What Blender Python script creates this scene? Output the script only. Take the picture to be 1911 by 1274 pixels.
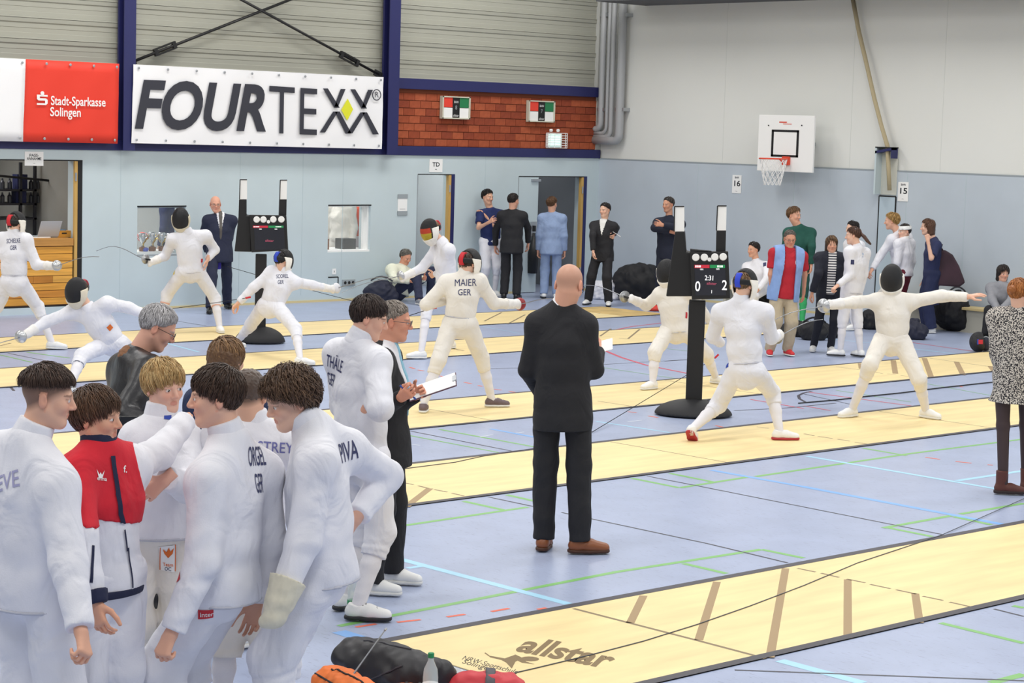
import bpy, bmesh, math, random
import numpy as np
from mathutils import Vector, Matrix
from mathutils.bvhtree import BVHTree

for o in list(bpy.data.objects): bpy.data.objects.remove(o)
SC = bpy.context.scene
COL = SC.collection
# ------------------------------------------------------------------ camera
IW, IH = 1911, 1274
FPX = 3884.43
CAMH = 2.85
PITCH, ROLL, YAW = math.radians(5.81666), math.radians(1.620624), math.radians(47.34427)
_F = np.array([math.cos(YAW), math.sin(YAW), 0.0]); _R = np.array([math.sin(YAW), -math.cos(YAW), 0.0]); _U = np.array([0, 0, 1.0])
_F2 = _F*math.cos(PITCH)-_U*math.sin(PITCH); _U2 = _U*math.cos(PITCH)+_F*math.sin(PITCH)
CR = _R*math.cos(ROLL)+_U2*math.sin(ROLL); CU = _U2*math.cos(ROLL)-_R*math.sin(ROLL); CF = _F2
CPOS = np.array([0, 0, CAMH])
cd = bpy.data.cameras.new('camera'); cd.sensor_width = 36.0; cd.lens = FPX/IW*36.0; cd.clip_end = 300
cam = bpy.data.objects.new('camera', cd); COL.objects.link(cam)
cam.matrix_world = Matrix(((CR[0], CU[0], -CF[0], 0), (CR[1], CU[1], -CF[1], 0), (CR[2], CU[2], -CF[2], CAMH), (0, 0, 0, 1)))
SC.camera = cam
# ------------------------------------------------------------------ light
SC.view_settings.view_transform = 'Standard'; SC.view_settings.look = 'None'
SC.view_settings.exposure = 0.0; SC.view_settings.gamma = 1.0; SC.view_settings.use_curve_mapping = False
wd = bpy.data.worlds.new('hall_ambience'); SC.world = wd; wd.use_nodes = True
wd.node_tree.nodes['Background'].inputs[0].default_value = (0.96, 0.98, 1.0, 1)
wd.node_tree.nodes['Background'].inputs[1].default_value = 0.42
for ly in (3, 10, 17, 24):                      # rows of ceiling luminaires over the hall
    for lx in (2, 9, 16, 23):
        ld = bpy.data.lights.new('ceiling_luminaire', 'AREA'); ld.shape = 'RECTANGLE'; ld.size = 4.0; ld.size_y = 1.2
        ld.energy = 195; ld.color = (1.0, 0.98, 0.95)
        lo = bpy.data.objects.new('ceiling_luminaire', ld); lo.location = (lx, ly, 7.4); COL.objects.link(lo)

# ------------------------------------------------------------------ pixel -> place
def ray(q):
    return CF+CR*((q[0]-IW/2)/FPX)-CU*((q[1]-IH/2)/FPX)
def on_z(q, z=0.0):
    d = ray(q); return CPOS+d*((z-CAMH)/d[2])
def on_y(q, y):
    d = ray(q); return CPOS+d*(y/d[1])
def on_x(q, x):
    d = ray(q); return CPOS+d*(x/d[0])
def project(P):
    d = np.asarray(P, float)-CPOS; z = d@CF
    return np.array([IW/2+FPX*(d@CR)/z, IH/2-FPX*(d@CU)/z])
YW, XW = 26.67, 26.58        # planes of the two hall walls
ZB = 2.375                   # top of the pale blue wall lining

# ------------------------------------------------------------------ materials
def lin(c):
    if isinstance(c, str): c = tuple(int(c[i:i+2], 16)/255 for i in (0, 2, 4))
    return tuple(((v/12.92) if v <= .04045 else ((v+.055)/1.055)**2.4) for v in c[:3])+(1,)
MATS = {}
def mat(name, col, rough=.6, metal=0.0, noise=0.0, nscale=8.0, bump=0.0, bscale=60.0, spec=.5, stretch=None, emit=0.0, trans=0.0, attr=False, alpha=1.0, detail=3.0):
    if name in MATS: return MATS[name]
    m = bpy.data.materials.new(name); m.use_nodes = True; nt = m.node_tree; b = nt.nodes['Principled BSDF']
    c = lin(col); b.inputs['Base Color'].default_value = c
    b.inputs['Roughness'].default_value = rough; b.inputs['Metallic'].default_value = metal
    b.inputs['Specular IOR Level'].default_value = spec
    if trans: b.inputs['Transmission Weight'].default_value = trans
    if alpha < 1: b.inputs['Alpha'].default_value = alpha
    tc = None
    def coord():
        nonlocal tc
        if tc is None:
            t = nt.nodes.new('ShaderNodeTexCoord'); tc = t.outputs['Object']
            if stretch:
                mp = nt.nodes.new('ShaderNodeMapping'); mp.inputs['Scale'].default_value = stretch
                nt.links.new(tc, mp.inputs[0]); tc = mp.outputs[0]
        return tc
    src = None
    if attr:
        a = nt.nodes.new('ShaderNodeAttribute'); a.attribute_name = 'col'; src = a.outputs['Color']
        nt.links.new(src, b.inputs['Base Color'])
    if noise:
        n = nt.nodes.new('ShaderNodeTexNoise'); n.inputs['Scale'].default_value = nscale; n.inputs['Detail'].default_value = detail
        nt.links.new(coord(), n.inputs['Vector'])
        r = nt.nodes.new('ShaderNodeMapRange'); r.inputs[1].default_value = .3; r.inputs[2].default_value = .7
        r.inputs[3].default_value = 1-noise; r.inputs[4].default_value = 1+noise
        nt.links.new(n.outputs['Fac'], r.inputs[0])
        mx = nt.nodes.new('ShaderNodeMix'); mx.data_type = 'RGBA'; mx.blend_type = 'MULTIPLY'; mx.inputs[0].default_value = 1
        if src: nt.links.new(src, mx.inputs[6])
        else: mx.inputs[6].default_value = c
        nt.links.new(r.outputs[0], mx.inputs[7]); nt.links.new(mx.outputs[2], b.inputs['Base Color'])
    if bump:
        n2 = nt.nodes.new('ShaderNodeTexNoise'); n2.inputs['Scale'].default_value = bscale; n2.inputs['Detail'].default_value = 4
        nt.links.new(coord(), n2.inputs['Vector'])
        bp = nt.nodes.new('ShaderNodeBump'); bp.inputs['Strength'].default_value = bump; bp.inputs['Distance'].default_value = .01
        nt.links.new(n2.outputs['Fac'], bp.inputs['Height']); nt.links.new(bp.outputs[0], b.inputs['Normal'])
    if emit:
        b.inputs['Emission Color'].default_value = c; b.inputs['Emission Strength'].default_value = emit
    MATS[name] = m
    return m

# ------------------------------------------------------------------ mesh helpers
def link(name, me, m=None, parent=None, smooth=False):
    o = bpy.data.objects.new(name, me); COL.objects.link(o)
    if m is not None:
        for mm in (m if isinstance(m, (list, tuple)) else [m]): me.materials.append(mm)
    if smooth: me.polygons.foreach_set('use_smooth', [True]*len(me.polygons))
    if parent is not None: o.parent = parent
    return o
def empty(name, loc, label=None, cat=None, group=None):
    o = bpy.data.objects.new(name, None); o.location = tuple(float(v) for v in loc); o.empty_display_size = .1; COL.objects.link(o)
    bpy.context.view_layer.update() if False else None
    return tag(o, label, cat, group)
def tag(o, label=None, cat=None, group=None, kind=None):
    if label: o['label'] = label
    if cat: o['category'] = cat
    if group: o['group'] = group
    if kind: o['kind'] = kind
    return o
def ploc(parent):
    return np.array(parent.location) if parent is not None else np.zeros(3)
class MB:
    """collects shapes in world space, builds ONE mesh object (vertices stored relative to its parent's origin)"""
    def __init__(s): s.v = []; s.f = []
    def add(s, vs, fs):
        n = len(s.v); s.v += [tuple(float(c) for c in v) for v in vs]; s.f += [tuple(i+n for i in f) for f in fs]; return s
    def box(s, a, b):
        x0, y0, z0 = [min(p, q) for p, q in zip(a, b)]; x1, y1, z1 = [max(p, q) for p, q in zip(a, b)]
        return s.add([(x0,y0,z0),(x1,y0,z0),(x1,y1,z0),(x0,y1,z0),(x0,y0,z1),(x1,y0,z1),(x1,y1,z1),(x0,y1,z1)],
                     [(0,3,2,1),(4,5,6,7),(0,1,5,4),(1,2,6,5),(2,3,7,6),(3,0,4,7)])
    def obox(s, c, ax, ay, az):
        c, ax, ay, az = [np.asarray(t, float) for t in (c, ax, ay, az)]
        vs = [c+sx*ax+sy*ay+sz*az for sz in (-1, 1) for sx, sy in ((-1,-1),(1,-1),(1,1),(-1,1))]
        return s.add(vs, [(0,3,2,1),(4,5,6,7),(0,1,5,4),(1,2,6,5),(2,3,7,6),(3,0,4,7)])
    def prism(s, poly, ext):
        """poly: list of 3D points, ext: extrusion vector"""
        n = len(poly); e = np.asarray(ext, float); vs = [np.asarray(p, float) for p in poly]; vs = vs+[p+e for p in vs]
        return s.add(vs, [tuple(range(n))[::-1], tuple(range(n, 2*n))]+[(i, (i+1) % n, n+(i+1) % n, n+i) for i in range(n)])
    def tube(s, pts, r, n=8, cap=True, closed=False):
        pts = [np.asarray(p, float) for p in pts]; k = len(pts); rs = r if isinstance(r, (list, tuple, np.ndarray)) else [r]*k
        vs = []; up = np.array([0.31, 0.17, 0.93])
        for i, p in enumerate(pts):
            a = pts[(i-1) % k] if (closed or i) else pts[0]; b = pts[(i+1) % k] if (closed or i < k-1) else pts[-1]
            t = b-a; t = t/(np.linalg.norm(t)+1e-12); u = up-t*(up@t)
            if np.linalg.norm(u) < .1: u = np.array([1.0, 0, 0])-t*t[0]
            u /= np.linalg.norm(u); w = np.cross(t, u)
            vs += [p+rs[i]*(u*math.cos(2*math.pi*j/n)+w*math.sin(2*math.pi*j/n)) for j in range(n)]
        fs = []
        for i in range(k if closed else k-1):
            a = i*n; b = ((i+1) % k)*n
            fs += [(a+j, a+(j+1) % n, b+(j+1) % n, b+j) for j in range(n)]
        if cap and not closed: fs += [tuple(range(n))[::-1], tuple(range((k-1)*n, k*n))]
        return s.add(vs, fs)
    def lathe(s, c, prof, n=24, axis=(0,0,1)):
        """prof: list of (radius, height along axis)"""
        ax = np.asarray(axis, float); ax /= np.linalg.norm(ax); u = np.cross(ax, (0.3, 0.8, 0.52)); u /= np.linalg.norm(u); w = np.cross(ax, u); c = np.asarray(c, float)
        vs = []; k = len(prof)
        for r, h in prof: vs += [c+ax*h+max(r, 1e-4)*(u*math.cos(2*math.pi*j/n)+w*math.sin(2*math.pi*j/n)) for j in range(n)]
        fs = [(i*n+j, i*n+(j+1) % n, (i+1)*n+(j+1) % n, (i+1)*n+j) for i in range(k-1) for j in range(n)]
        fs += [tuple(range(n))[::-1], tuple(range((k-1)*n, k*n))]
        return s.add(vs, fs)
    def build(s, name, m, parent=None, smooth=False, bevel=0.0, org=None):
        o0 = ploc(parent) if org is None else np.asarray(org, float)
        me = bpy.data.meshes.new(name); v = np.array(s.v)-o0
        me.from_pydata(v.tolist(), [], s.f); me.validate()
        o = link(name, me, m, parent, smooth)
        if parent is None and org is not None: o.location = tuple(o0)
        if bevel:
            bm = bmesh.new(); bm.from_mesh(me); bmesh.ops.recalc_face_normals(bm, faces=bm.faces)
            bmesh.ops.bevel(bm, geom=[e for e in bm.edges if len(e.link_faces) == 2 and e.calc_face_angle(0) > .5], offset=bevel, segments=2, affect='EDGES', profile=.6)
            bm.to_mesh(me); bm.free()
        elif not smooth:
            bm = bmesh.new(); bm.from_mesh(me); bmesh.ops.recalc_face_normals(bm, faces=bm.faces); bm.to_mesh(me); bm.free()
        return o
def text_mesh(body, size=1.0, shear=0.0, bold=0.0, sx=1.0, align='CENTER', ext=0.0, spacing=1.0, lines=1.0):
    cu = bpy.data.curves.new('t', 'FONT'); cu.body = body; cu.size = size; cu.shear = shear; cu.offset = bold; cu.align_x = align; cu.align_y = 'CENTER'
    cu.extrude = ext; cu.space_character = spacing; cu.space_line = lines; cu.resolution_u = 5
    o = bpy.data.objects.new('t', cu); COL.objects.link(o)
    me = bpy.data.meshes.new_from_object(o.evaluated_get(bpy.context.evaluated_depsgraph_get()))
    bpy.data.objects.remove(o); bpy.data.curves.remove(cu)
    v = np.zeros(len(me.vertices)*3); me.vertices.foreach_get('co', v); v = v.reshape(-1, 3); v[:, 0] *= sx
    f = [tuple(p.vertices) for p in me.polygons]; bpy.data.meshes.remove(me)
    return v, f
def flat_text(name, body, c, ux, uy, size, m, parent, width=None, **kw):
    """lettering laid flat: c centre, ux/uy unit vectors of the writing; width squeezes it to a total width"""
    kw['bold'] = kw.get('bold', 0)*size; v, f = text_mesh(body, size, **kw); c, ux, uy = [np.asarray(t, float) for t in (c, ux, uy)]
    if width: v[:, 0] *= width/max(1e-6, v[:, 0].max()-v[:, 0].min())
    n = np.cross(ux, uy)
    P = c+v[:, :1]*ux+v[:, 1:2]*uy+v[:, 2:]*n
    mb = MB(); mb.add(P, f); return mb.build(name, m, parent)
# ------------------------------------------------------------------ materials of the place
M_FLOOR = mat('sports_floor', 'a7b2cd', rough=.33, noise=.05, nscale=3.0, spec=.4)
def streak_floor():
    nt = M_FLOOR.node_tree; b = nt.nodes['Principled BSDF']; base = b.inputs['Base Color'].links[0].from_socket
    t = nt.nodes.new('ShaderNodeTexCoord'); mp = nt.nodes.new('ShaderNodeMapping'); mp.inputs['Scale'].default_value = (30.0, 3.2, 1); mp.inputs['Rotation'].default_value = (0, 0, .12)
    n = nt.nodes.new('ShaderNodeTexNoise'); n.inputs['Scale'].default_value = 3; n.inputs['Detail'].default_value = 5; n.inputs['Roughness'].default_value = .65
    nt.links.new(t.outputs['Object'], mp.inputs[0]); nt.links.new(mp.outputs[0], n.inputs['Vector'])
    r = nt.nodes.new('ShaderNodeValToRGB'); r.color_ramp.elements[0].position = .33; r.color_ramp.elements[0].color = (.55, .55, .6, 1); r.color_ramp.elements[1].position = .41; r.color_ramp.elements[1].color = (1, 1, 1, 1)
    nt.links.new(n.outputs['Fac'], r.inputs[0])
    mx = nt.nodes.new('ShaderNodeMix'); mx.data_type = 'RGBA'; mx.blend_type = 'MULTIPLY'; mx.inputs[0].default_value = 1
    nt.links.new(base, mx.inputs[6]); nt.links.new(r.outputs[0], mx.inputs[7]); nt.links.new(mx.outputs[2], b.inputs['Base Color'])
streak_floor()
M_PISTE = mat('piste_yellow', 'efd9a2', rough=.5, noise=.09, nscale=1.8, spec=.3, stretch=(.7, 4, 1), detail=10)
M_EDGE = mat('edge_tape_dark', '4c4a50', rough=.6)
M_TAN = mat('tape_tan', 'a88f6c', rough=.7)
M_BROWNLINE = mat('line_brown', '8a7a60', rough=.7)
M_WALLB = mat('wall_blue_lining', 'c4d2d6', rough=.75, noise=.03, nscale=1.5, bump=.05, bscale=120)
M_WALLW = mat('wall_cream_plaster', 'e2e3de', rough=.85, noise=.025, nscale=.5, bump=.05, bscale=90)
M_NAVY = mat('steel_navy', '25285c', rough=.45)
M_CLAD = mat('cladding_grey', 'a4a498', rough=.6, noise=.04, nscale=.7)
M_BLACK = mat('black_plastic', '121214', rough=.45)
M_DARK = mat('dark_gap', '1c1c1e', rough=.8)
M_WHITE = mat('white_paint', 'f2f2f0', rough=.5)
M_PAPER = mat('paper_white', 'f4f4f2', rough=.8)
M_INK = mat('ink_dark', '1c1e26', rough=.8)
M_WOOD = mat('wood_frame', 'c8a15a', rough=.5, noise=.12, nscale=6, stretch=(1, 1, .2))
M_ALU = mat('aluminium', 'b9bcc0', rough=.35, metal=.8)
M_GREY = mat('grey_paint', '9aa2a6', rough=.6)
M_BRICK = [mat('brick_%d' % i, c, rough=.9, noise=.12, nscale=14, bump=.2, bscale=60) for i, c in enumerate(('9c4a2c', '924226', 'a65232', '8a3d25'))]
M_MORTAR = mat('mortar', '7a4029', rough=.95)
UX, UY, UZ = np.array([1., 0, 0]), np.array([0, 1., 0]), np.array([0, 0, 1.])

# ------------------------------------------------------------------ floor and its painted lines
fl = MB().box((-25, -25, -.1), (XW+.35, YW+.4, 0)).build('floor', M_FLOOR); tag(fl, kind='structure')
_nl = [0]
def floor_line(pts, w, m, name='floor_line', z=.0008, world=False):
    _nl[0] += 1; z = z+.000006*_nl[0]
    P = [np.asarray(p, float) if world else on_z(p) for p in pts]
    mb = MB(); vs = []
    for i, p in enumerate(P):
        a = P[max(i-1, 0)]; b = P[min(i+1, len(P)-1)]; t = (b-a)[:2]; t /= np.linalg.norm(t)+1e-9
        n = np.array([-t[1], t[0], 0])*w/2; vs += [p+n+UZ*z, p-n+UZ*z]
    mb.add(vs, [(2*i, 2*i+1, 2*i+3, 2*i+2) for i in range(len(P)-1)])
    return mb.build(name, m, fl)
LG, LB, LB2, LR, LK, LW_ = [mat('line_'+n, c, rough=.4) for n, c in (('green', '7fbb6a'), ('paleblue', 'a9d9f2'), ('blue', '7fb2ee'), ('red', 'd0566a'), ('black', '3a3a46'), ('white', 'dfe6f0'))]
def xline(px, x0, x1, w, m):      # line along the pistes through the ground point of a pixel
    y = on_z(px)[1]; floor_line([(x0, y, 0), (x1, y, 0)], w, m, world=True)
def yline(px, y0, y1, w, m):
    x = on_z(px)[0]; floor_line([(x, y0, 0), (x, y1, 0)], w, m, world=True)
G = lambda *q: on_z(q)
for a, b, w, m in (((632,1168),(1150,1067),.05,LG), ((1150,1067),(1421,1025),.05,LG), ((1421,1025),(1500,1041),.05,LG), ((1275,1051),(1356,1070),.05,LG), ((730,984),(985,946),.05,LG),
                   ((865,935),(942,952),.05,LG), ((945,923),(1003,936),.05,LG), ((1178,892),(1268,910),.05,LG), ((1250,883),(1330,899),.05,LG), ((1268,910),(1395,890),.05,LG), ((1410,889),(1700,846),.05,LG),
                   ((1700,846),(1911,819),.05,LG), ((1610,836),(1692,850),.05,LG), ((1648,985),(1775,962),.05,LG), ((1792,959),(1911,939),.05,LG), ((1780,964),(1850,979),.05,LG), ((1655,984),(1740,1001),.05,LG),
                   ((1755,1162),(1911,1200),.05,LG), ((1850,1274),(1911,1258),.06,LG), ((1890,1130),(1911,1134),.05,LG), ((762,812),(945,847),.03,LG), ((820,801),(1010,836),.04,LG),
                   ((718.8,1035.6),(1061,1126.7),.07,LB), ((1455,1232),(1610,1274),.08,LB), ((760,1060),(800,1054),.05,LB), ((1506,851),(1911,921),.06,LB), ((1785,897),(1911,878),.06,LB), ((1112,786),(1250,807),.04,LB),
                   ((1327,877),(1500,908),.06,LB2), ((1500,908),(1870,978),.07,LB2), ((632,1178),(695,1198),.1,LB2), ((915,800),(1005,817),.05,LB2), ((310,640),(372,657),.04,LB),
                   ((911,927),(1010,948),.022,LK), ((1048,956),(1320,1014),.022,LK), ((1290,904),(1758,997),.022,LK), ((1207,888),(1300,906),.022,LK), ((765,804),(958,842),.022,LK), ((1320,1014),(1470,1050),.022,LK),
                   ((1371,1250),(1911,1270),.022,LK), ((1855,1136),(1911,1150),.022,LK), ((0,700),(26,729),.03,LK), ((1500,735),(1600,757),.022,LK),
                   ((1505,731),(1700,757),.035,LR), ((1400,745),(1500,762),.035,LR), ((1500,757),(1550,766),.03,LR), ((1695,638),(1815,655),.035,LR), ((1525,630),(1625,640),.03,LB), ((1700,650),(1790,661),.04,LB),
                   ((15,659),(120,680),.02,LK), ((50,657),(130,668),.04,LG), ((330,599),(385,608),.02,LK), ((0,662),(60,676),.03,LG), ((1120,685),(1300,712),.02,LG), ((1240,650),(1330,660),.02,LG), ((1560,728),(1700,750),.02,LG), ((1730,716),(1850,738),.02,LG),
                   ((1240,674),(1330,668),.02,LK), ((1125,680),(1330,668),.02,LK), ((905,688),(992,686),.02,LK), ((900,609),(970,622),.02,LB), ((1370,766),(1470,761),.03,LK), ((1470,761),(1560,752),.03,LK)):
    floor_line([a, b], w, m)
arc = [on_z(q)[:2] for q in ((1121, 651), (1160, 667), (1205, 681), (1250, 690), (1290, 698))]
floor_line([(p[0], p[1], 0) for p in arc], .05, LR, world=True)
floor_line([on_z(q) for q in ((1150, 615), (1180, 609), (1215, 605), (1238, 602))], .04, LR, world=True)
floor_line([on_z(q) for q in ((1503, 750), (1492, 744), (1490, 738), (1500, 733), (1515, 730))], .035, LK, world=True)
for x0, y0, x1, y1 in ((664,1170,702,1164), (741,1161,785,1156), (834,1151,868,1146), (917,1141,950,1135), (1003,1137,1020,1134), (1727,853,1754,857), (1783,861,1813,864), (1843,867,1853,868), (1905,875,1911,876),
                       (764,685,774,688), (780,690,791,692), (821,701,832,704), (866,713,880,716), (892,719,900,721), (922,726,936,728), (950,730,962,732), (1172,768,1188,770), (1210,776,1228,779), (1335,794,1350,797), (1786,719,1796,722)):
    floor_line([(x0, y0), (x1, y1)], .03, mat('tape_orange_red', 'e8735a', rough=.6), name='tape_mark')
for x0, y0, x1, y1 in ((896,815,920,811), (962,808,978,806), (760,828,784,831), (1171,787,1198,784)):
    floor_line([(x0, y0), (x1, y1)], .02, LW_, name='tape_mark')

# ------------------------------------------------------------------ pistes
def piste(label, y0, y1, x0, x1, ew):
    r = empty('fencing_piste', ((x0+x1)/2, (y0+y1)/2, 0), label, 'piste', 'fencing pistes laid across the hall')
    MB().box((x0, y0, .0015), (x1, y1, .006)).build('piste_surface', M_PISTE, r)
    MB().box((x0, y0, .0015), (x1, y0+ew, .0075)).build('edge_strip', M_EDGE, r)
    MB().box((x0, y1-ew, .0015), (x1, y1, .0075)).build('edge_strip', M_EDGE, r)
    return r
k_ = .9661
PA = piste('pale yellow piste with tan floor lettering beside the sports bags', 7.51*k_, 9.13*k_, on_z((706, 1198))[0], 32, .07)
PB = piste('pale yellow piste under the fencer with outstretched bare hand', 12.31*k_, 13.92*k_, -4, 25.4, .065)
PC = piste('pale yellow piste passing behind the standing scoreboard base', 15.48*k_, 17.07*k_, -4, 25.2, .055)
PD = piste('pale yellow piste under the fencer with flag coloured mask', 20.23*k_, 21.82*k_, -4, on_z((1475, 611))[0], .045)
PE = piste('pale yellow piste nearest the wooden serving counter', 23.28*k_, 24.87*k_, -4, on_z((1240, 586))[0], .04)
def pmark(P, quads, m, name, w=.05):
    for q in quads:
        a, b = on_z(q[:2], .0062), on_z(q[2:4], .0062); t = (b-a)[:2]; t /= np.linalg.norm(t)+1e-9; n = np.array([-t[1], t[0], 0])*w/2
        MB().add([a+n, a-n, b-n, b+n], [(0, 1, 2, 3)]).build(name, m, P)
pmark(PA, [(1201,1111,1176,1162), (1338,1085,1304,1194), (1466,1060,1437,1226), (1582,1081,1582,1190), (1708,1107,1716,1161)], M_TAN, 'tape_line', .05)
pmark(PA, [(1070,1135,1303,1195), (1303,1195,1428,1228)], M_BROWNLINE, 'centre_line', .03)
pmark(PA, [(1488,1060,1522,1067), (1532,1069,1566,1077), (1580,1080,1615,1087), (1624,1090,1662,1098), (1672,1100,1710,1108), (1722,1112,1760,1120), (1772,1123,1812,1132)], M_BROWNLINE, 'dash_line', .025)
pmark(PB, [(802,911,758,945)], M_TAN, 'tape_line', .06)
pmark(PB, [(752,900,772,904), (780,906,800,911), (810,913,835,918), (843,920,866,925), (1500,809,1520,813), (1526,814,1554,818), (1563,819,1586,823), (1595,825,1618,828)], M_BROWNLINE, 'dash_line', .025)
pmark(PB, [(1139,824,1360,863), (1640,767,1850,798), (1412,796,1435,799)], M_BROWNLINE, 'seam_line', .018)
pmark(PC, [(800,763,918,784), (1115,748,1180,758), (1240,709,1420,735)], M_BROWNLINE, 'seam_line', .018)
pmark(PC, [(1606,678,1608,688), (1667,672,1671,697), (1725,668,1738,704), (1785,675,1797,699), (1848,683,1855,692)], M_TAN, 'tape_line', .07)
pmark(PC, [(1560,684,1606,690), (1632,694,1648,697), (1655,697,1672,699), (1680,700,1695,702), (1735,668,1855,685)], M_BROWNLINE, 'seam_line', .018)
pmark(PD, [(1194,614,1172,632), (1172,632,1155,631), (1140,613,1120,627), (842,650,866,654)], M_BROWNLINE, 'seam_line', .03)
pmark(PE, [(936,583,904,599), (980,587,948,604), (20,640,0,645)], M_BROWNLINE, 'seam_line', .03)
pmark(PE, [(1108,575,1225,590), (1115,585,1170,578)], M_BROWNLINE, 'seam_line', .02)
mb = MB(); e = on_z((1094, 582)); mb.box((e[0], 23.28*k_+.03, .006), (on_z((1240, 586))[0], 24.87*k_-.03, .0075)); mb.build('runout_mat', mat('runout_tan', 'cdb074', rough=.7, noise=.15, nscale=4), PE)
# writing on the nearest piste (burnt-tan lettering, reads from the far side of the hall's left)
a, b = on_z((968, 1198), .0066), on_z((1150, 1240), .0066); ux = b-a; L = np.linalg.norm(ux); ux /= L
c0, c1 = on_z((985, 1218), .0066), on_z((1008, 1190), .0066); uy = np.cross(UZ, ux)
cc = on_z((1052, 1218), .0066)
def skew_text(name, body, pc, pr, pt, m, parent, **kw):
    """writing on the floor: centre pixel, right-end pixel of its mid line, top pixel above centre"""
    v, f = text_mesh(body, 1.0, **kw); C, Rr, T = [on_z(q, .0068) for q in (pc, pr, pt)]
    v = v-(v.max(0)+v.min(0))/2; v[:, 0] /= v[:, 0].max(); v[:, 1] /= v[:, 1].max()
    MB().add(C+v[:, :1]*(Rr-C)+v[:, 1:2]*(T-C), f).build(name, m, parent)
M_BURN = mat('floor_lettering', '85703f' if False else '84704f', rough=.7); M_BURN2 = mat('floor_lettering_dark', '4a463e', rough=.7)
skew_text('lettering', 'allstar', (1058, 1216), (1146, 1233), (1069, 1201), M_BURN, PA, shear=.2, bold=.03)
skew_text('lettering', 'NRW-Sportschule', (914, 1241), (966, 1255), (917, 1236), M_BURN2, PA, shear=.25)
skew_text('lettering', 'Solingen', (891, 1242), (919, 1250), (894, 1237), M_BURN2, PA, shear=.25)
MB().add([on_z(q, .0068) for q in ((904,1218),(906,1217),(914,1223),(942,1228),(962,1221),(954,1217),(975,1227),(982,1234),(998,1239),(974,1236),(966,1232),(962,1234),(955,1247),(945,1236),(936,1231),(915,1226))], [tuple(range(16))]).build('runner_emblem', M_BURN, PA)
MB().lathe(on_z((989, 1229), .0064), [(.05, 0), (.05, .0006)], 14).build('emblem_dot', M_BURN, PA)
# aluminium end ramp of the nearest piste and the thin cable lying across it
p0, p1 = on_z((706, 1198)), on_z((905, 1268)); d_ = (p1-p0)/np.linalg.norm(p1-p0); n_ = np.cross(UZ, d_)
MB().prism([p0, p1, p1-n_*.09, p0-n_*.09], (0, 0, .012)).build('end_ramp', M_ALU, PA)
MB().prism([p0-n_*.1, p1-n_*.1, p1-n_*.14, p0-n_*.14], (0, 0, .014)).build('end_rail', M_EDGE, PA)
cb = [on_z(q, .0095) for q in ((930, 1262), (1000, 1246), (1100, 1222), (1200, 1196), (1300, 1165), (1400, 1130), (1500, 1092), (1600, 1050), (1757, 998), (1911, 930))]
tag(MB().tube(cb, .0032, 6).build('floor_cable', mat('cable_grey', '50545c', rough=.6), org=cb[0]), 'thin dark reel cable lying diagonally across the lettered piste', 'cable')
cb = [on_z(q, .0095) for q in ((1490, 752), (1560, 746), (1620, 739), (1680, 733), (1750, 724), (1850, 713), (1905, 708))]
tag(MB().tube(cb, .007, 6).build('floor_cable', M_BLACK, org=cb[0]), 'black cable lying on the blue floor behind the outstretched fencer', 'cable')
cb = [on_z(q, .0095) for q in ((756, 874), (850, 862), (900, 851), (960, 842), (1000, 836))]
tag(MB().tube(cb, .0035, 6).build('floor_cable', M_EDGE, org=cb[0]), 'thin dark cable on the piste beside the man in black suit', 'cable')
# ------------------------------------------------------------------ walls
def wall_cells(name, u0, u1, z0, z1, holes, place, th, m):
    us = sorted({u0, u1, *[h[i] for h in holes for i in (0, 1)]}); zs = sorted({z0, z1, *[h[i] for h in holes for i in (2, 3)]})
    us = [u for u in us if u0 <= u <= u1]; zs = [z for z in zs if z0 <= z <= z1]
    mb = MB()
    for i in range(len(us)-1):
        for j in range(len(zs)-1):
            uc, zc = (us[i]+us[i+1])/2, (zs[j]+zs[j+1])/2
            if any(h[0] < uc < h[1] and h[2] < zc < h[3] for h in holes): continue
            mb.box(place(us[i], 0, zs[j]), place(us[i+1], th, zs[j+1]))
    return tag(mb.build(name, m), kind='structure')
lw = lambda u, t, z: (u, YW+t, z)
hx = lambda px, py: on_y((px, py), YW)[0]
hz = lambda px, py: on_y((px, py), YW)[2]
H_PASS = (hx(-260, 560), hx(147, 300), .1, hz(140, 299)); H_W1 = (hx(256, 440), hx(346, 440), hz(300, 478), hz(300, 386)); H_W2 = (hx(612, 430), hx(691, 430), hz(650, 470), hz(650, 384))
H_TD = (hx(777, 440), hx(846, 440), 0, hz(810, 325)); H_DD = (hx(965, 440), hx(1092, 440), 0, hz(1030, 329))
wl = wall_cells('wall_left', -6, XW, 0, ZB, [H_PASS, H_W1, H_W2, H_TD, H_DD], lw, .3, M_WALLB)
for px in (225, 448, 565, 640, 905):       # vertical joints of the lining
    x = hx(px, 350); MB().box((x-.004, YW-.002, .12), (x+.004, YW+.001, ZB)).build('panel_joint', mat('joint_grey', 'b9c8cd', rough=.8), wl)
tag(MB().box((-6, YW-.015, 0), (H_PASS[0], YW, .035)).box((H_PASS[1], YW-.015, 0), (H_TD[0], YW, .035)).box((H_TD[1], YW-.015, 0), (H_DD[0], YW, .035)).box((H_DD[1], YW-.015, 0), (XW, YW, .035)).build('baseboard_left', mat('base_pale', 'd8c795', rough=.7)), kind='structure')
rwp = lambda u, t, z: (XW+t, u, z)
wr = wall_cells('wall_right', -6, YW+.3, 0, ZB, [], rwp, .3, mat('wall_blue_lining_right', 'bcc6cf', rough=.75, noise=.03, nscale=1.5, bump=.05, bscale=120))
wr2 = wall_cells('wall_right_upper', -6, YW+.3, ZB, 8.2, [], lambda u, t, z: (XW+.03+t, u, z), .3, M_WALLW)
tag(MB().box((XW-.008, -6, ZB-.012), (XW+.02, YW, ZB+.006)).build('trim_1', M_GREY), kind='structure')
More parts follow.
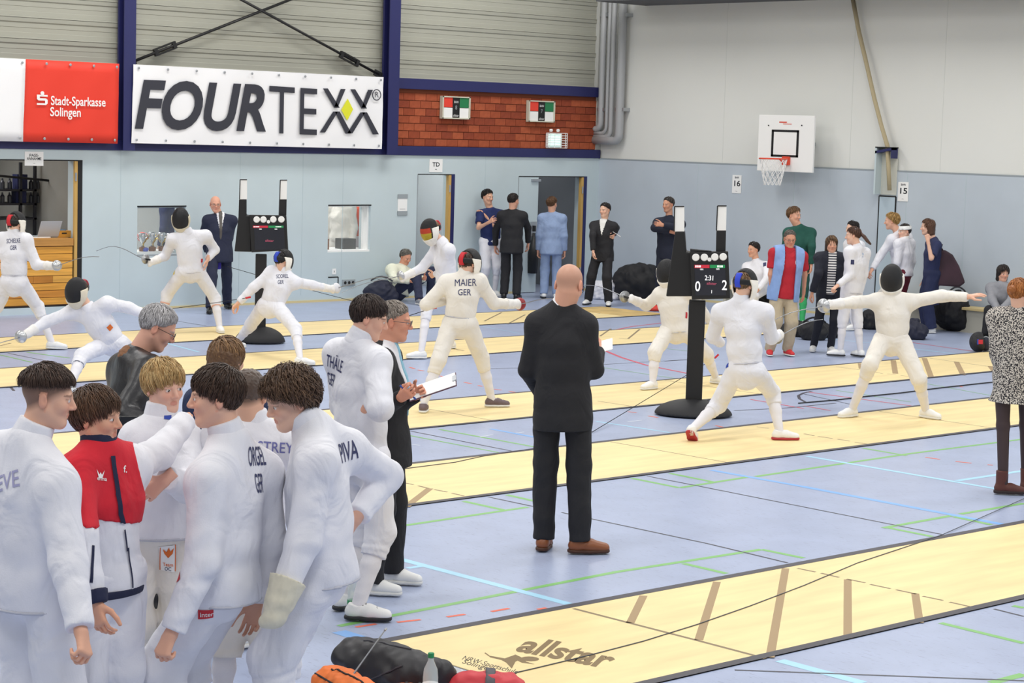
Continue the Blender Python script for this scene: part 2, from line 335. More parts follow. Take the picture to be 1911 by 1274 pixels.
tag(MB().box((XW-.02, -6, 0), (XW, YW, .035)).build('baseboard_right', MATS['base_pale']), kind='structure')
for py in (1300, 1480, 1690, 1800):
    y = on_x((py, 400), XW)[1]; MB().box((XW-.002, y-.004, .1), (XW+.001, y+.004, ZB-.02)).build('panel_joint', MATS['joint_grey'], wr)
for px in (1352, 1590, 1760):       # faint joints of the upper wall boards
    y = on_x((px, 200), XW+.03)[1]; MB().box((XW+.028, y-.003, ZB+.01), (XW+.031, y+.003, 8)).build('panel_joint', mat('joint_cream', 'cfd2cd', rough=.9), wr2)
# the steel and brick band above the lining, metal cladding above that
zb0 = hz(900, 282); zb0 = ZB; zb1 = ZB+.15
def beam(name, x0, x1, z0, z1, d): return tag(MB().box((x0, YW-d, z0), (x1, YW+.1, z1)).build(name, M_NAVY, bevel=.006), kind='structure')
zt0, zt1 = hz(900, 172), hz(900, 155)
beam('trim_2', -6, XW, ZB, zb1-.0, .03); beam('trim_3', hx(733, 160), XW-.02, zt0, zt1+.02, .05)
bw = tag(MB().box((-6, YW+.03, zb1), (XW, YW+.3, zt0+.02)).build('wall_brick_band', M_MORTAR), kind='structure')
BL, BH, JT = .24, .113, .012
bme = {}
def brick_mesh(L, i):
    key = (round(L, 3), i)
    if key not in bme:
        me = bpy.data.meshes.new('brick'); mb = MB().box((0, 0, 0), (L, .06, BH)); me.from_pydata(mb.v, [], mb.f); me.materials.append(M_BRICK[i]); bme[key] = me
    return bme[key]
rnd = random.Random(4)
def bricks(x0, x1):
    z, row = zb1+.008, 0
    while z+BH < zt0+.02:
        x = x0-(BL/2 if row % 2 else 0)
        while x < x1-.03:
            a, b = max(x, x0), min(x+BL-JT*.7, x1)
            if b-a > .03:
                o = bpy.data.objects.new('brick', brick_mesh(b-a, rnd.randrange(4))); o.location = (a, YW+.018-rnd.random()*.006, z); o.parent = bw; COL.objects.link(o)
            x += BL
        z += BH+JT; row += 1
bricks(hx(733, 220), XW-.02); bricks(hx(240, 210), hx(248, 210)); bricks(hx(696, 210), hx(712, 210))
# cladding: long horizontal sheets with ledges
zc = zt1+.02; cl = tag(MB().box((-6, YW+.12, zc), (XW, YW+.3, 8.2)).build('wall_cladding', M_DARK), kind='structure')
i = 0
while zc < 7.0:
    hgt = .30
    prof = [(0, 0), (-.055, .0), (-.055, .012), (-.035, .02), (-.035, .085), (-.03, .09), (-.03, .155), (-.035, .16), (-.035, .225), (-.052, .24), (-.058, hgt-.006), (0, hgt-.006)]
    if i % 3 == 1: prof = [(p[0]-.0, p[1]) for p in prof]
    MB().prism([(-6, YW+.12+p[0], zc+p[1]) for p in prof], (XW+6, 0, 0)).build('cladding_sheet', M_CLAD, cl)
    zc += hgt; i += 1
# columns
def column(px0, px1, name):
    x0, x1 = hx(px0, 280), hx(px1, 280)
    r = tag(empty(name, ((x0+x1)/2, YW-.1, ZB)), 'navy blue steel column between the banners' if 'x' in name else None)
    MB().box((x0, YW-.16, ZB+.005), (x1, YW-.145, 8)).build('flange', M_NAVY, r); MB().box((x0, YW-.02, ZB+.005), (x1, YW+.02, 8)).build('flange', M_NAVY, r)
    MB().box(((x0+x1)/2-.012, YW-.15, ZB+.005), ((x0+x1)/2+.012, YW-.02, 8)).build('web', M_NAVY, r)
    return tag(r, kind='structure')
column(219, 241, 'trim_4'); column(711, 731, 'trim_5')
# cross bracing with turnbuckles
def brace(p, q, tb, lab):
    a, b = on_y(p, YW-.03), on_y(q, YW-.03); r = tag(empty('bracing_rod', a), lab, 'bracing rod', 'steel cross bracing')
    MB().tube([a, b], .022, 8).build('rod', M_BLACK, r, smooth=True)
    c = on_y(tb, YW-.03); d = (b-a)/np.linalg.norm(b-a); n = np.cross(d, UY)
    for s in (-1, 1): MB().obox(c+n*.045*s, d*.17, n*.012, UY*.02).build('turnbuckle_bar', M_BLACK, r)
    for s in (-1, 1): MB().obox(c+d*.17*s, d*.03, n*.055, UY*.024).build('turnbuckle_nut', M_BLACK, r)
    MB().obox(a+d*.02, d*.08, n*.05, UY*.012).build('end_plate', M_BLACK, r)
brace((243, 117), (545, -2), (308, 91), 'dark steel bracing rod rising from the column by the red banner')
brace((707, 139), (446, -3), (652, 110), 'dark steel bracing rod descending to the column beside the brick band')

# ------------------------------------------------------------------ rooms behind the openings
def niche(name, h, depth, m, mf=None, ex=.2):
    x0, x1, z0, z1 = h; x1 = x1+ex-.2; y0, y1 = YW+.3, YW+.3+depth
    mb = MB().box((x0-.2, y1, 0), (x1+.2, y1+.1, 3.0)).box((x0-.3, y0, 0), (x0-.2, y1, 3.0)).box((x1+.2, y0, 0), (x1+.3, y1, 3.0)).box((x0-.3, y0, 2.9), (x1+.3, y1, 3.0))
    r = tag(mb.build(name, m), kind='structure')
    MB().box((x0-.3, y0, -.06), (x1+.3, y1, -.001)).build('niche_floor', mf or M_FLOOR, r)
    return r
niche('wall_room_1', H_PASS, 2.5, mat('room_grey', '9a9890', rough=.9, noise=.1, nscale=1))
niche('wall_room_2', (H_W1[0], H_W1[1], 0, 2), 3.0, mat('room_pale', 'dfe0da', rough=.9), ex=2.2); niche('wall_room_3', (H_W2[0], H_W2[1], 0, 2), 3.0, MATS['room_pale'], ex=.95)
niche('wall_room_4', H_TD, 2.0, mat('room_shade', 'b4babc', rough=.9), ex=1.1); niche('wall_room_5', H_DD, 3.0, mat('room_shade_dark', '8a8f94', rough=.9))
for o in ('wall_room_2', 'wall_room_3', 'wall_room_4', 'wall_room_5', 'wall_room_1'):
    b = bpy.data.lights.new('room_fill_light', 'AREA'); b.energy = {'2': 50, '3': 45, '4': 45, '5': 9, '1': 40}[o[-1]]; b.size = 1.2; lo = bpy.data.objects.new('room_fill_light', b)  # unseen area light added to brighten each room behind the openings
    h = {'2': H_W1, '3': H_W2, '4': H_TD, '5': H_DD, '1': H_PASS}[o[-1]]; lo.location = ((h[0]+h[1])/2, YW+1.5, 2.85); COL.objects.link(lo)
# windows: opening frames with panes
M_GLASS = mat('clear_glass', 'f4fafa', rough=.02, alpha=.06, spec=.5)
for n, h in ((1, H_W1), (2, H_W2)):
    x0, x1, z0, z1 = h; f = MB(); t = .03
    for bx in (((x0, YW+.01, z0), (x1, YW+.2, z0+t)), ((x0, YW+.1, z1-t*.6), (x1, YW+.2, z1)), ((x0, YW+.1, z0), (x0+t*.5, YW+.2, z1)), ((x1-t, YW+.05, z0), (x1, YW+.2, z1))): f.box(*bx)
    w = tag(f.build('window_%d' % n, M_WHITE if n == 2 else M_GREY), kind='structure')
    MB().box((x0+t*.5, YW+.15, z0+t), (x1-t, YW+.156, z1-t*.6)).build('pane', M_GLASS, w)
    MB().box((x0-.004, YW-.003, z1), (x1+.01, YW+.0, z1+.02)).build('shadow_gap', M_DARK, w)
# TD door: open leaf folded inside, frame on the right
def frame(n, h, leaf=None, dep=.07, wd=.055):
    x0, x1, z0, z1 = h
    r = tag(MB().box((x1-.075, YW-.005, 0), (x1, YW+.02, z1)).build('door_%d' % n, M_NAVY if n < 3 else M_DARK), kind='structure')
    MB().box((x1-.075-wd, YW+.0, 0), (x1-.075, YW+dep, z1-.01)).build('door_edge', M_WOOD, r)
    MB().box((x0, YW-.004, z1-.012), (x1, YW+.02, z1+.004)).build('frame_gap', M_DARK, r)
    MB().box((x0-.008, YW-.004, 0), (x0+.008, YW+.02, z1)).build('frame_gap', M_GREY, r)
    for zz in (.3, z1-.3): MB().lathe((x1-.11, YW-.01, zz), [(.015, 0), (.015, .12)], 8).build('hinge', M_ALU, r)
    return r
d1 = frame(1, H_TD); d2 = frame(2, H_DD); d3 = frame(3, (H_PASS[0], H_PASS[1]+.06, 0, H_PASS[3]), dep=.04, wd=.05)
xm = hx(1002, 450)
MB().box((H_DD[0]+.01, YW+.002, .01), (xm, YW+.045, H_DD[3]-.015)).build('door_leaf', M_WALLB, d2)
MB().box((xm-.18, YW-.03, H_DD[3]-.09), (xm+.03, YW+.0, H_DD[3]-.05)).build('door_closer', M_ALU, d2)
MB().box((xm-.17, YW-.02, .99), (xm-.03, YW+.0, 1.25)).build('lock_plate', M_ALU, d2); MB().box((xm-.13, YW-.05, 1.08), (xm-.08, YW-.02, 1.18)).build('handle', M_BLACK, d2)
MB().tube([(xm-.12, YW-.03, .35), (xm-.13, YW-.05, .7), (xm-.1, YW-.04, 1.05)], [.09, .10, .03], 8).build('hanging_cloth', M_BLACK, d2, smooth=True)

# ------------------------------------------------------------------ serving hatch: wooden shutter wall and counter
M_PINE = [mat('pine_%d' % i, c, rough=.45, noise=.18, nscale=5, stretch=(.35, 3, 6)) for i, c in enumerate(('d99a3c', 'e0a548', 'c98530', 'b97828'))]
x0, x1 = H_PASS[0], H_PASS[1]-.09
zc_ = hz(100, 445); zk = hz(130, 458)
ct = tag(empty('serving_counter', ((x0+x1)/2, YW+.2, .1)), 'pine board serving counter in the wall opening under the laptop', 'counter')
MB().box((x0, YW-.02, zk), (x1, YW+.75, zc_)).build('counter_top', mat('counter_wood', 'c08a45', rough=.5, noise=.15, nscale=5, stretch=(.4, 3, 6)), ct)
nb = 8; hb = (zk-.14)/nb; rnd = random.Random(9)
for i in range(nb):
    xs = [x0]+sorted(rnd.uniform(x0+.3, x1-.3) for _ in range(3))+[x1]
    for a, b in zip(xs[:-1], xs[1:]):
        if b < hx(-20, 500): continue
        MB().box((a+.002, YW+.0+rnd.random()*.004, .13+i*hb+.004), (b-.002, YW+.03, .13+(i+1)*hb-.004)).build('board', M_PINE[rnd.choice((0, 0, 1, 1, 2, 3))], ct)
MB().box((x0, YW+.012, .12), (x1, YW+.05, zk)).build('backing', mat('pine_dark', '6a4218', rough=.7), ct)
MB().box((x0, YW+.005, .0), (H_PASS[1], YW+.06, .12)).build('plinth', M_DARK, ct)
MB().box((x1-.005, YW+.02, .12), (H_PASS[1]-.075, YW+.06, zk)).build('side_gap', M_DARK, ct)
# things on the counter
c = on_y((82, 443), YW+.3); c[2] = zc_
lp = tag(empty('laptop', c), 'open grey laptop seen from behind on the pine counter', 'laptop')
MB().obox(c+np.array([0, .02, .012]), UX*.17, UY*.12, UZ*.01).build('keyboard_base', M_GREY, lp, bevel=.004)
MB().obox(c+np.array([.02, -.13, .13]), UX*.17, np.array([0, -.012, .002]), np.array([.015, -.03, .115])).build('screen_lid', mat('laptop_silver', 'b5b8bc', rough=.4, metal=.3), lp, bevel=.004)
c = on_y((114, 441), YW+.3); c[2] = zc_
bx = tag(empty('wooden_box', c), 'small orange-brown wooden box on the counter beside the laptop', 'box')
MB().obox(c+UZ*.05, UX*.13, UY*.09, UZ*.05).build('box_body', M_PINE[0], bx, bevel=.004); MB().obox(c+UZ*.062-UY*.092, UX*.04, UY*.002, UZ*.01).build('grip_slot', M_DARK, bx)
MB().obox(c+np.array([-.02, 0, .105]), UX*.07, UY*.06, UZ*.006).build('lid', mat('lid_blue', '5f7fa0', rough=.5), bx)
pts = [on_y(q, YW+.1) for q in ((60, 440), (72, 442), (85, 444), (94, 442))]; 
for p in pts: p[2] = zc_+.012
tag(MB().tube(pts, .008, 6).build('power_cable', M_WHITE, org=pts[0]), 'white cable lying on the counter in front of the laptop', 'cable')
# shelf inside the kiosk
c = on_y((20, 360), YW+1.6)
sh = tag(empty('storage_shelf', (c[0], c[1], 0)), 'dark metal storage shelf behind the serving counter', 'shelf')
xa, xb = on_y((-30, 360), YW+1.6)[0], on_y((57, 360), YW+1.6)[0]
for p in (352, 378, 405): z = on_y((20, p), YW+1.6)[2]; MB().box((xa, YW+1.4, z-.03), (xb, YW+1.9, z)).build('shelf_board', mat('shelf_dark', '26262c', rough=.6), sh)
for x in (xb-.03, on_y((27, 360), YW+1.6)[0]): MB().box((x-.02, YW+1.4, 0), (x+.02, YW+1.44, 2.15)).build('post', MATS['shelf_dark'], sh)
rnd = random.Random(3)
for j, p in enumerate((352, 378)):
    z = on_y((20, p), YW+1.6)[2]
    for i in range(6):
        x = xa+.25+i*.12
        if abs(x-on_y((32 if j == 0 else 30, p), YW+1.6)[0]) < .13: continue
        tag(MB().lathe((x, YW+1.5, z), [(.035, 0), (.035, .1), (.015, .13), (.013, .16)], 10).build('bottle', mat('bottle_dark', '30323a', rough=.3), org=(x, YW+1.5, z)), 'small dark bottle in the row on the kiosk shelf', 'bottle', 'bottles on the kiosk shelf')
    x = on_y((32 if j == 0 else 30, p), YW+1.6)[0]
    tag(MB().box((x-.08, YW+1.45, z), (x+.09, YW+1.6, z+(.22 if j == 0 else .19))).build('storage_carton', mat('carton_navy', '1f2550' if j == 0 else '1f2550', rough=.7), org=(x, YW+1.5, z)), ('navy blue carton standing on the upper kiosk shelf', 'dark carton standing on the lower kiosk shelf')[j], 'box')
a, b = on_y((-10, 327), YW+1.2), on_y((125, 340), YW+1.2)
tag(MB().tube([a, b], .018, 6).build('ceiling_pipe', M_DARK, org=a), 'thin dark pipe running under the kiosk ceiling', 'pipe')
p = on_y((107, 340), YW+1.7); tag(MB().tube([(p[0], p[1], .0), (p[0], p[1], p[2])], .05, 10).build('kiosk_pipe', mat('pipe_white', 'd8d8d4', rough=.5), org=(p[0], p[1], 0)), 'pale upright pipe inside the kiosk', 'pipe')
p = on_y((131, 370), YW+.9); tag(MB().box((p[0]-.06, p[1], .9), (p[0]+.06, p[1]+.5, 2.2)).build('kiosk_cabinet', mat('cab_grey', '8f9094', rough=.6), org=(p[0], p[1], .9)), 'narrow grey cabinet at the side of the kiosk', 'cabinet')

# ------------------------------------------------------------------ signs on the walls
def wall_sign(px0, py0, px1, py1, texts, label, wall='L', name='paper_sign', strip=False):
    P = (lambda q: on_y(q, YW-.006)) if wall == 'L' else (lambda q: on_x(q, XW-.006))
    a, b = P((px0, py1)), P((px1, py0)); c = (a+b)/2; ux = UX if wall == 'L' else -UY
    hw = abs((b-a)@ux)/2; hh = (b[2]-a[2])/2; n = np.cross(ux, UZ)
    r = tag(empty(name, c), label, 'sign')
    MB().obox(c, ux*hw, n*.003, UZ*hh).build('sheet', M_PAPER, r)
    for t, dy, s, w in texts: flat_text('lettering', t, c+n*.0042+UZ*dy*hh, ux, UZ, s*hh, M_INK, r, width=w*2*hw if w else None, bold=.02)
    return r, c, hw, hh, ux, n
wall_sign(46, 283, 81, 309, [('PASS-', .45, .55, .5), ('ANNAHME', -.02, .55, .78), ('~', -.65, .3, .12)], 'white paper sign reading PASS-ANNAHME above the kiosk opening')
wall_sign(801, 297, 826, 321, [('TD', .15, .9, .55), ('^', -.65, .4, .15)], 'white paper sign reading TD above the narrow doorway')
r, c, hw, hh, ux, n = wall_sign(742, 368, 760, 396, [('-----', -.55, .3, .6)], 'white notice sheet in grey clip rails beside the narrow doorway')
for s in (-1, 1): MB().obox(c+UZ*hh*1.12*s+n*.004, ux*hw*1.05, n*.006, UZ*.035).build('clip_rail', M_GREY, r)
wall_sign(1366, 327, 1384, 360, [('BAHN', .72, .3, .45), ('16', .05, .85, .68), ('~', -.75, .25, .2)], 'white paper sign with number 16 on the right wall', 'R')
wall_sign(1675, 340, 1696, 375, [('BAHN', .72, .3, .45), ('15', .05, .85, .68), ('~', -.75, .25, .2)], 'white paper sign with number 15 beside the rope recess', 'R')
wall_sign(620, 501, 627, 512, [('i', 0, .9, .2)], 'tiny paper label above the wall sockets')
p = on_y((621, 525), YW); r = tag(empty('wall_flap', p), 'square grey service flap in the wall left of the sockets', 'wall flap')
MB().obox(p-UY*.004, UX*.1, UY*.004, UZ*.07).build('flap', M_WALLB, r); MB().obox(p-UY*.009+UZ*.07, UX*.1, UY*.004, UZ*.008).build('edge', M_DARK, r); MB().obox(p-UY*.009+UX*.1, UX*.008, UY*.004, UZ*.07).build('edge', M_DARK, r)
p = on_y((650, 527), YW); r = tag(empty('socket_strip', p), 'grey triple power socket on the wall near the floor', 'socket')
MB().obox(p-UY*.01, UX*.13, UY*.012, UZ*.05).build('cover', M_GREY, r, bevel=.004)
for i in (-1, 0, 1): MB().lathe(p+UX*.08*i-UY*.021, [(.026, 0), (.026, -.004)], 12, axis=(0, 1, 0)).build('socket_hole', M_DARK, r)
# framed red-white-green boards on the brick band
def result_board(px0, py0, px1, py1, lab, y=YW-.035):
    a, b = on_y((px0, py1), y), on_y((px1, py0), y); c = (a+b)/2; w, h = (b[0]-a[0])/2, (b[2]-a[2])/2
    r = tag(empty('hit_light_board', c), lab, 'light board', 'light boards on the brick band')
    fm = mat('board_frame', 'c9c6b4', rough=.5)
    for s in (-1, 1): MB().obox(c+UX*w*s*.96, UX*w*.045, UY*.035, UZ*h).build('frame_side', fm, r); MB().obox(c+UZ*h*s*.95, UX*w, UY*.035, UZ*h*.055).build('frame_rail', fm, r)
    for sx, sz, m in ((-1, 1, mat('lamp_red', 'e2402f', rough=.4)), (1, 1, mat('lamp_green', '1d7a4a', rough=.4)), (-1, -1, M_WHITE), (1, -1, M_WHITE)):
        MB().obox(c+UX*w*.58*sx+UZ*h*.46*sz, UX*w*.33, UY*.02, UZ*h*.44).build('lamp_field', m, r)
    MB().obox(c, UX*w*.25, UY*.024, UZ*h*.9).build('centre_panel', M_BLACK, r)
    flat_text('lettering', 'BAHN', c+UZ*h*.5-UY*.0245, UX, UZ, h*.3, M_WHITE, r, width=w*.3); flat_text('lettering', 'allstar', c-UZ*h*.7-UY*.0245, UX, UZ, h*.3, M_WHITE, r, width=w*.4)
    flat_text('lettering', '7' if px0 > 900 else '8', c-UY*.0245, UX, UZ, h*.5, M_GREY, r)
result_board(823, 181, 876, 221, 'framed red and green light board near the white banner'); result_board(984, 189, 1034, 227, 'framed red and green light board above the caged lamp')
# caged emergency lamp
c = on_y((1035, 262), YW-.06); r = tag(empty('caged_emergency_lamp', c), 'glowing green-white emergency lamp in a wire cage on bricks', 'lamp')
MB().obox(c+UY*.02, UX*.17, UY*.03, UZ*.12).build('housing', M_WHITE, r, bevel=.006); MB().obox(c-UY*.015-UX*.01, UX*.14, UY*.012, UZ*.1).build('diffuser', mat('lamp_mint', 'c4f2e4', rough=.4, emit=1.1), r)
mb = MB()
for i in range(7): z = -.13+i*.043; mb.tube([c+np.array([-.2, 0, z]), c+np.array([-.2, -.09, z]), c+np.array([.22, -.09, z]), c+np.array([.24, 0, z])], .006, 5)
for x in (-.2, -.08, .06, .18, .22): mb.tube([c+np.array([x, -.09, -.13]), c+np.array([x, -.09, .13])], .006, 5)
mb.build('wire_cage', M_WHITE, r)
for x in (-.15, .02): MB().lathe(c+np.array([x, -.06, .15]), [(.025, 0), (.035, .03), (.02, .05)], 10).build('spot_head', M_WHITE, r)

# ------------------------------------------------------------------ banners
def banner(name, label, pts, y, m):
    P = [on_y(q, y) for q in pts]   # tl, tr, br, bl
    c = sum(P)/4; r = tag(empty(name, c), label, 'banner')
    nx, nz = 30, 8; vs = []; rnd = random.Random(len(label))
    for j in range(nz+1):
        for i in range(nx+1):
            u, v = i/nx, j/nz; p = (P[0]*(1-u)+P[1]*u)*(1-v)+(P[3]*(1-u)+P[2]*u)*v
            vs.append(p-UY*(.012*math.sin(u*23+v*3)*math.sin(math.pi*min(1, 2*min(v, 1-v)+.2))+.004*rnd.random()))
    vs2 = [v+UY*.004 for v in vs]; n = len(vs); fs = [(j*(nx+1)+i, j*(nx+1)+i+1, (j+1)*(nx+1)+i+1, (j+1)*(nx+1)+i) for j in range(nz) for i in range(nx)]
    return r, P, vs+vs2, fs+[tuple(k+n for k in f[::-1]) for f in fs]
def grommets(r, P, top, bot, y):
    for n, a, b in ((top, P[0], P[1]), (bot, P[3], P[2])):
        for i in range(n):
            p = a*(1-(i+.15)/(n-.7))+b*((i+.15)/(n-.7)); s = -1 if a is P[0] else 1
            MB().lathe(p+UZ*.05*s-UY*.022, [(.02, 0), (.02, .006), (.01, .008)], 10, axis=(0, -1, 0)).build('grommet', M_ALU, r)
yb = YW-.18
r, P, vs, fs = banner('sponsor_banner', 'long white banner with bold dark lettering and small yellow diamond', [(249, 120), (716, 144), (712, 278), (245, 267)], yb, None)
MB().add(vs, fs).build('banner_cloth', mat('banner_white', 'f3f3f5', rough=.6), r, smooth=True); grommets(r, P, 10, 10, yb)
M_ANT = mat('print_anthracite', '32333d', rough=.6)
uxb = (P[1]-P[0])/np.linalg.norm(P[1]-P[0]); W_ = np.linalg.norm(P[1]-P[0])
yl = yb-.026
def bt(body, q0, q1, ytop, ybot, **kw):
    a, b = on_y((q0[0], q0[1]), yl), on_y((q1[0], q1[1]), yl); v, f = text_mesh(body, 1.0, **kw)
    v = v-(v.max(0)+v.min(0))/2; v[:, 0] /= v[:, 0].max(); v[:, 1] /= v[:, 1].max(); c = (a+b)/2
    t, bo = on_y(ytop, yl), on_y(ybot, yl)
    MB().add(c+v[:, :1]*(b-a)/2+v[:, 1:2]*UZ*(t[2]-bo[2])/2, f).build('lettering', M_ANT, r)
bt('FOUR', (252, 194), (497, 202), (370, 151), (370, 243), shear=.22, bold=.03)
bt('TE', (502, 204), (592, 209), (545, 161), (545, 248), bold=-.004, spacing=1.05)
for dx in (0, 51):                        # two crossed strokes with an open middle
    for q in (((603,165),(612,165),(634,201),(624,201)), ((636,166),(645,166),(631,199),(624,199)), ((622,208),(631,208),(607,247),(597,247)), ((625,208),(634,208),(656,249),(645,249))):
        MB().prism([on_y((x+dx, y+dx*.03), yl) for x, y in q], UY*.003).build('lettering_stroke', M_ANT, r)
MB().prism([on_y(q, yl-.002) for q in ((649, 184), (659, 204), (648, 225), (637, 205))], UY*.003).build('yellow_diamond', mat('print_yellow', 'dfe02c', rough=.6), r)
c = on_y((703, 177), yl); pts = [c+np.array([math.cos(t)*.085, 0, math.sin(t)*.085]) for t in np.linspace(0, 2*math.pi, 20)[:-1]]
MB().tube(pts, .008, 5, closed=True).build('ring_mark', M_ANT, r); flat_text('lettering', 'R', c, UX, UZ, .13, M_ANT, r, bold=.002)
r, P, vs, fs = banner('sponsor_banner', 'red banner with small white lettering and a white left field', [(-60, 105), (223, 119), (219, 268), (-64, 262)], yb, None)
cut = 11
def split(vs, fs, keep):
    h = len(vs)//2; return [f for f in fs if keep(min((i % h) % 31 for i in f))]
def compact(vs, fs):
    ix = sorted({i for f in fs for i in f}); mp = {k: n for n, k in enumerate(ix)}; h = len(vs)//2; bd = {}
    fs = [tuple(mp[i] for i in f) for f in fs]
    for f in fs:
        for a, b in zip(f, f[1:]+f[:1]): bd[frozenset((a, b))] = bd.get(frozenset((a, b)), 0)+1
    front = [(a, b) for f in fs[:len(fs)//2] for a, b in zip(f, f[1:]+f[:1]) if bd[frozenset((a, b))] == 1]; k = len(ix)//2
    return [vs[i] for i in ix], fs+[(b, a, a+k, b+k) for a, b in front]
MB().add(*compact(vs, split(vs, fs, lambda i: i < cut))).build('banner_white_field', MATS['banner_white'], r, smooth=True)
MB().add(*compact(vs, split(vs, fs, lambda i: i >= cut))).build('banner_red_field', mat('banner_red', 'e63a26', rough=.6), r, smooth=True); grommets(r, P, 7, 7, yb)
for t, q0, q1, s in (('Stadt-Sparkasse', (95, 188), (197, 192), .18), ('Solingen', (94, 209), (151, 211), .18)):
    a, b = on_y(q0, yl), on_y(q1, yl); flat_text('lettering', t, (a+b)/2, UX, UZ, s, M_WHITE, r, width=b[0]-a[0], bold=.015)
c = on_y((79, 174), yl); MB().lathe(c, [(.03, 0), (.03, .004)], 14, axis=(0, -1, 0)).build('emblem_dot', M_WHITE, r)
S_ = [(-.085, .07), (.085, .07), (.085, .045), (-.04, .045), (-.04, .02), (.06, .02), (.085, 0), (.085, -.05), (.06, -.075), (-.085, -.075), (-.085, -.05), (.045, -.05), (.045, -.012), (-.06, -.012), (-.085, .008)]
c = on_y((79, 186), yl); MB().prism([c+np.array([x, 0, z]) for x, z in S_], UY*.003).build('emblem_s', M_WHITE, r)

# ------------------------------------------------------------------ pipes in the corner
M_PIPE = mat('pipe_grey', 'a8aaac', rough=.5)
for i, (px, pt, rr) in enumerate(((1122, 241, .055), (1133, 249, .035), (1141, 256, .045), (1157, 263, .075))):
    a = on_x((px, 200), XW-.12); y = a[1]; zt = on_x((px, pt), XW-.12)[2]; x = XW-.12
    pts = [(x, y, 7.5), (x, y, zt+.15)]+[(x, y+.12*(1-math.cos(t)), zt+.12-.12*math.sin(t)) for t in np.linspace(0, math.pi/2, 6)]+[(x, YW+.02, zt)]
    r = tag(MB().tube(pts, rr, 10).build('corner_pipe', M_PIPE, smooth=True, org=(x, y, zt)), ('slim pipe nearest the brick band in the hall corner', 'thinnest grey pipe of the bundle in the hall corner', 'medium grey pipe of the bundle in the hall corner', 'thickest grey pipe of the bundle in the hall corner')[i], 'pipe', 'pipes in the hall corner')
    if i in (0, 3):
        for pz in (28, 204): z = on_x((px, pz), XW-.12)[2]; MB().box((x-.02, y-rr-.03, z-.03), (XW+.028, y+rr+.03, z+.03)).build('pipe_clamp', M_ALU, r)
a = on_x((1115, 200), XW); tag(MB().box((XW-.1, a[1]-.0, ZB+.15), (XW+.03, YW, 7.5)).build('trim_6', mat('corner_grey', 'b9bab6', rough=.7)), kind='structure')
tag(MB().box((XW-1.2, 2, on_x((1400, 4), XW)[2]), (XW+.05, YW-1.0, on_x((1400, 4), XW)[2]+.4)).build('ceiling_edge_beam', mat('beam_dark', '55565a', rough=.8)), kind='structure')

# ------------------------------------------------------------------ basketball board
def on_b(q): return on_x(q, XW-.35)
a, b = on_b((1414, 318)), on_b((1522, 216)); c = (a+b)/2; w = abs(b[1]-a[1])/2; h = (b[2]-a[2])/2
r = tag(empty('basketball_hoop', c), 'white basketball backboard with red ring and net on the wall', 'basketball hoop')
MB().obox(c, UX*.02, UY*w, UZ*h).build('backboard', M_WHITE, r, bevel=.008)
q0, q1 = on_b((1440, 292)), on_b((1493, 243)); cq = (q0+q1)/2; wq, hq = abs(q0[1]-q1[1])/2, (q1[2]-q0[2])/2
for s in (-1, 1): MB().obox(cq+UY*wq*s*.92-UX*.021, UX*.002, UY*wq*.08, UZ*hq).build('square_line', M_BLACK, r); MB().obox(cq+UZ*hq*s*.92-UX*.021, UX*.002, UY*wq, UZ*hq*.08).build('square_line', M_BLACK, r)
MPR = mat('print_red', 'd8523f', rough=.6); MB().obox(on_b((1463, 228))-UX*.022, UX*.001, UY*.08, UZ*.01).build('maker_mark', MPR, r); MB().obox(on_b((1471, 231.5))-UX*.022, UX*.001, UY*.09, UZ*.005).build('maker_mark', MPR, r)
for px in (1436, 1498): MB().lathe(on_b((px, 234))-UX*.02, [(.012, 0), (.012, .008)], 8, axis=(-1, 0, 0)).build('bolt', M_DARK, r)
M_RED = mat('hoop_red', 'e0482c', rough=.45)
hb = on_b((1470, 300)); MB().obox(hb-UX*.04, UX*.03, UY*.07, UZ*.07).build('ring_bracket', M_RED, r, bevel=.008)
rc = hb-UX*.36+UZ*.03; R0 = .225
MB().tube([rc+np.array([math.cos(t)*R0, math.sin(t)*R0, 0]) for t in np.linspace(0, 2*math.pi, 25)[:-1]], .011, 8, closed=True).build('ring', M_RED, r, smooth=True)
MB().tube([hb-UX*.06-UZ*.05, rc+np.array([R0, 0, 0])*.6], .012, 6).build('ring_stay', M_RED, r)
mb = MB(); n = 12
for i in range(n):
    for s in (-1, 1):
        pts = []
        for k in range(6): t = (i+s*k*.5)*2*math.pi/n; rr = R0*(1-.42*k/5); pts.append(rc+np.array([math.cos(t)*rr, math.sin(t)*rr, -.085*k]))
        mb.tube(pts, .006, 4)
mb.build('net', M_WHITE, r)
for s in (-1, 1): MB().box((XW-.33, c[1]+s*w*.5-.03, c[2]-.03), (XW, c[1]+s*w*.5+.03, c[2]+.03)).build('wall_arm', M_GREY, r)
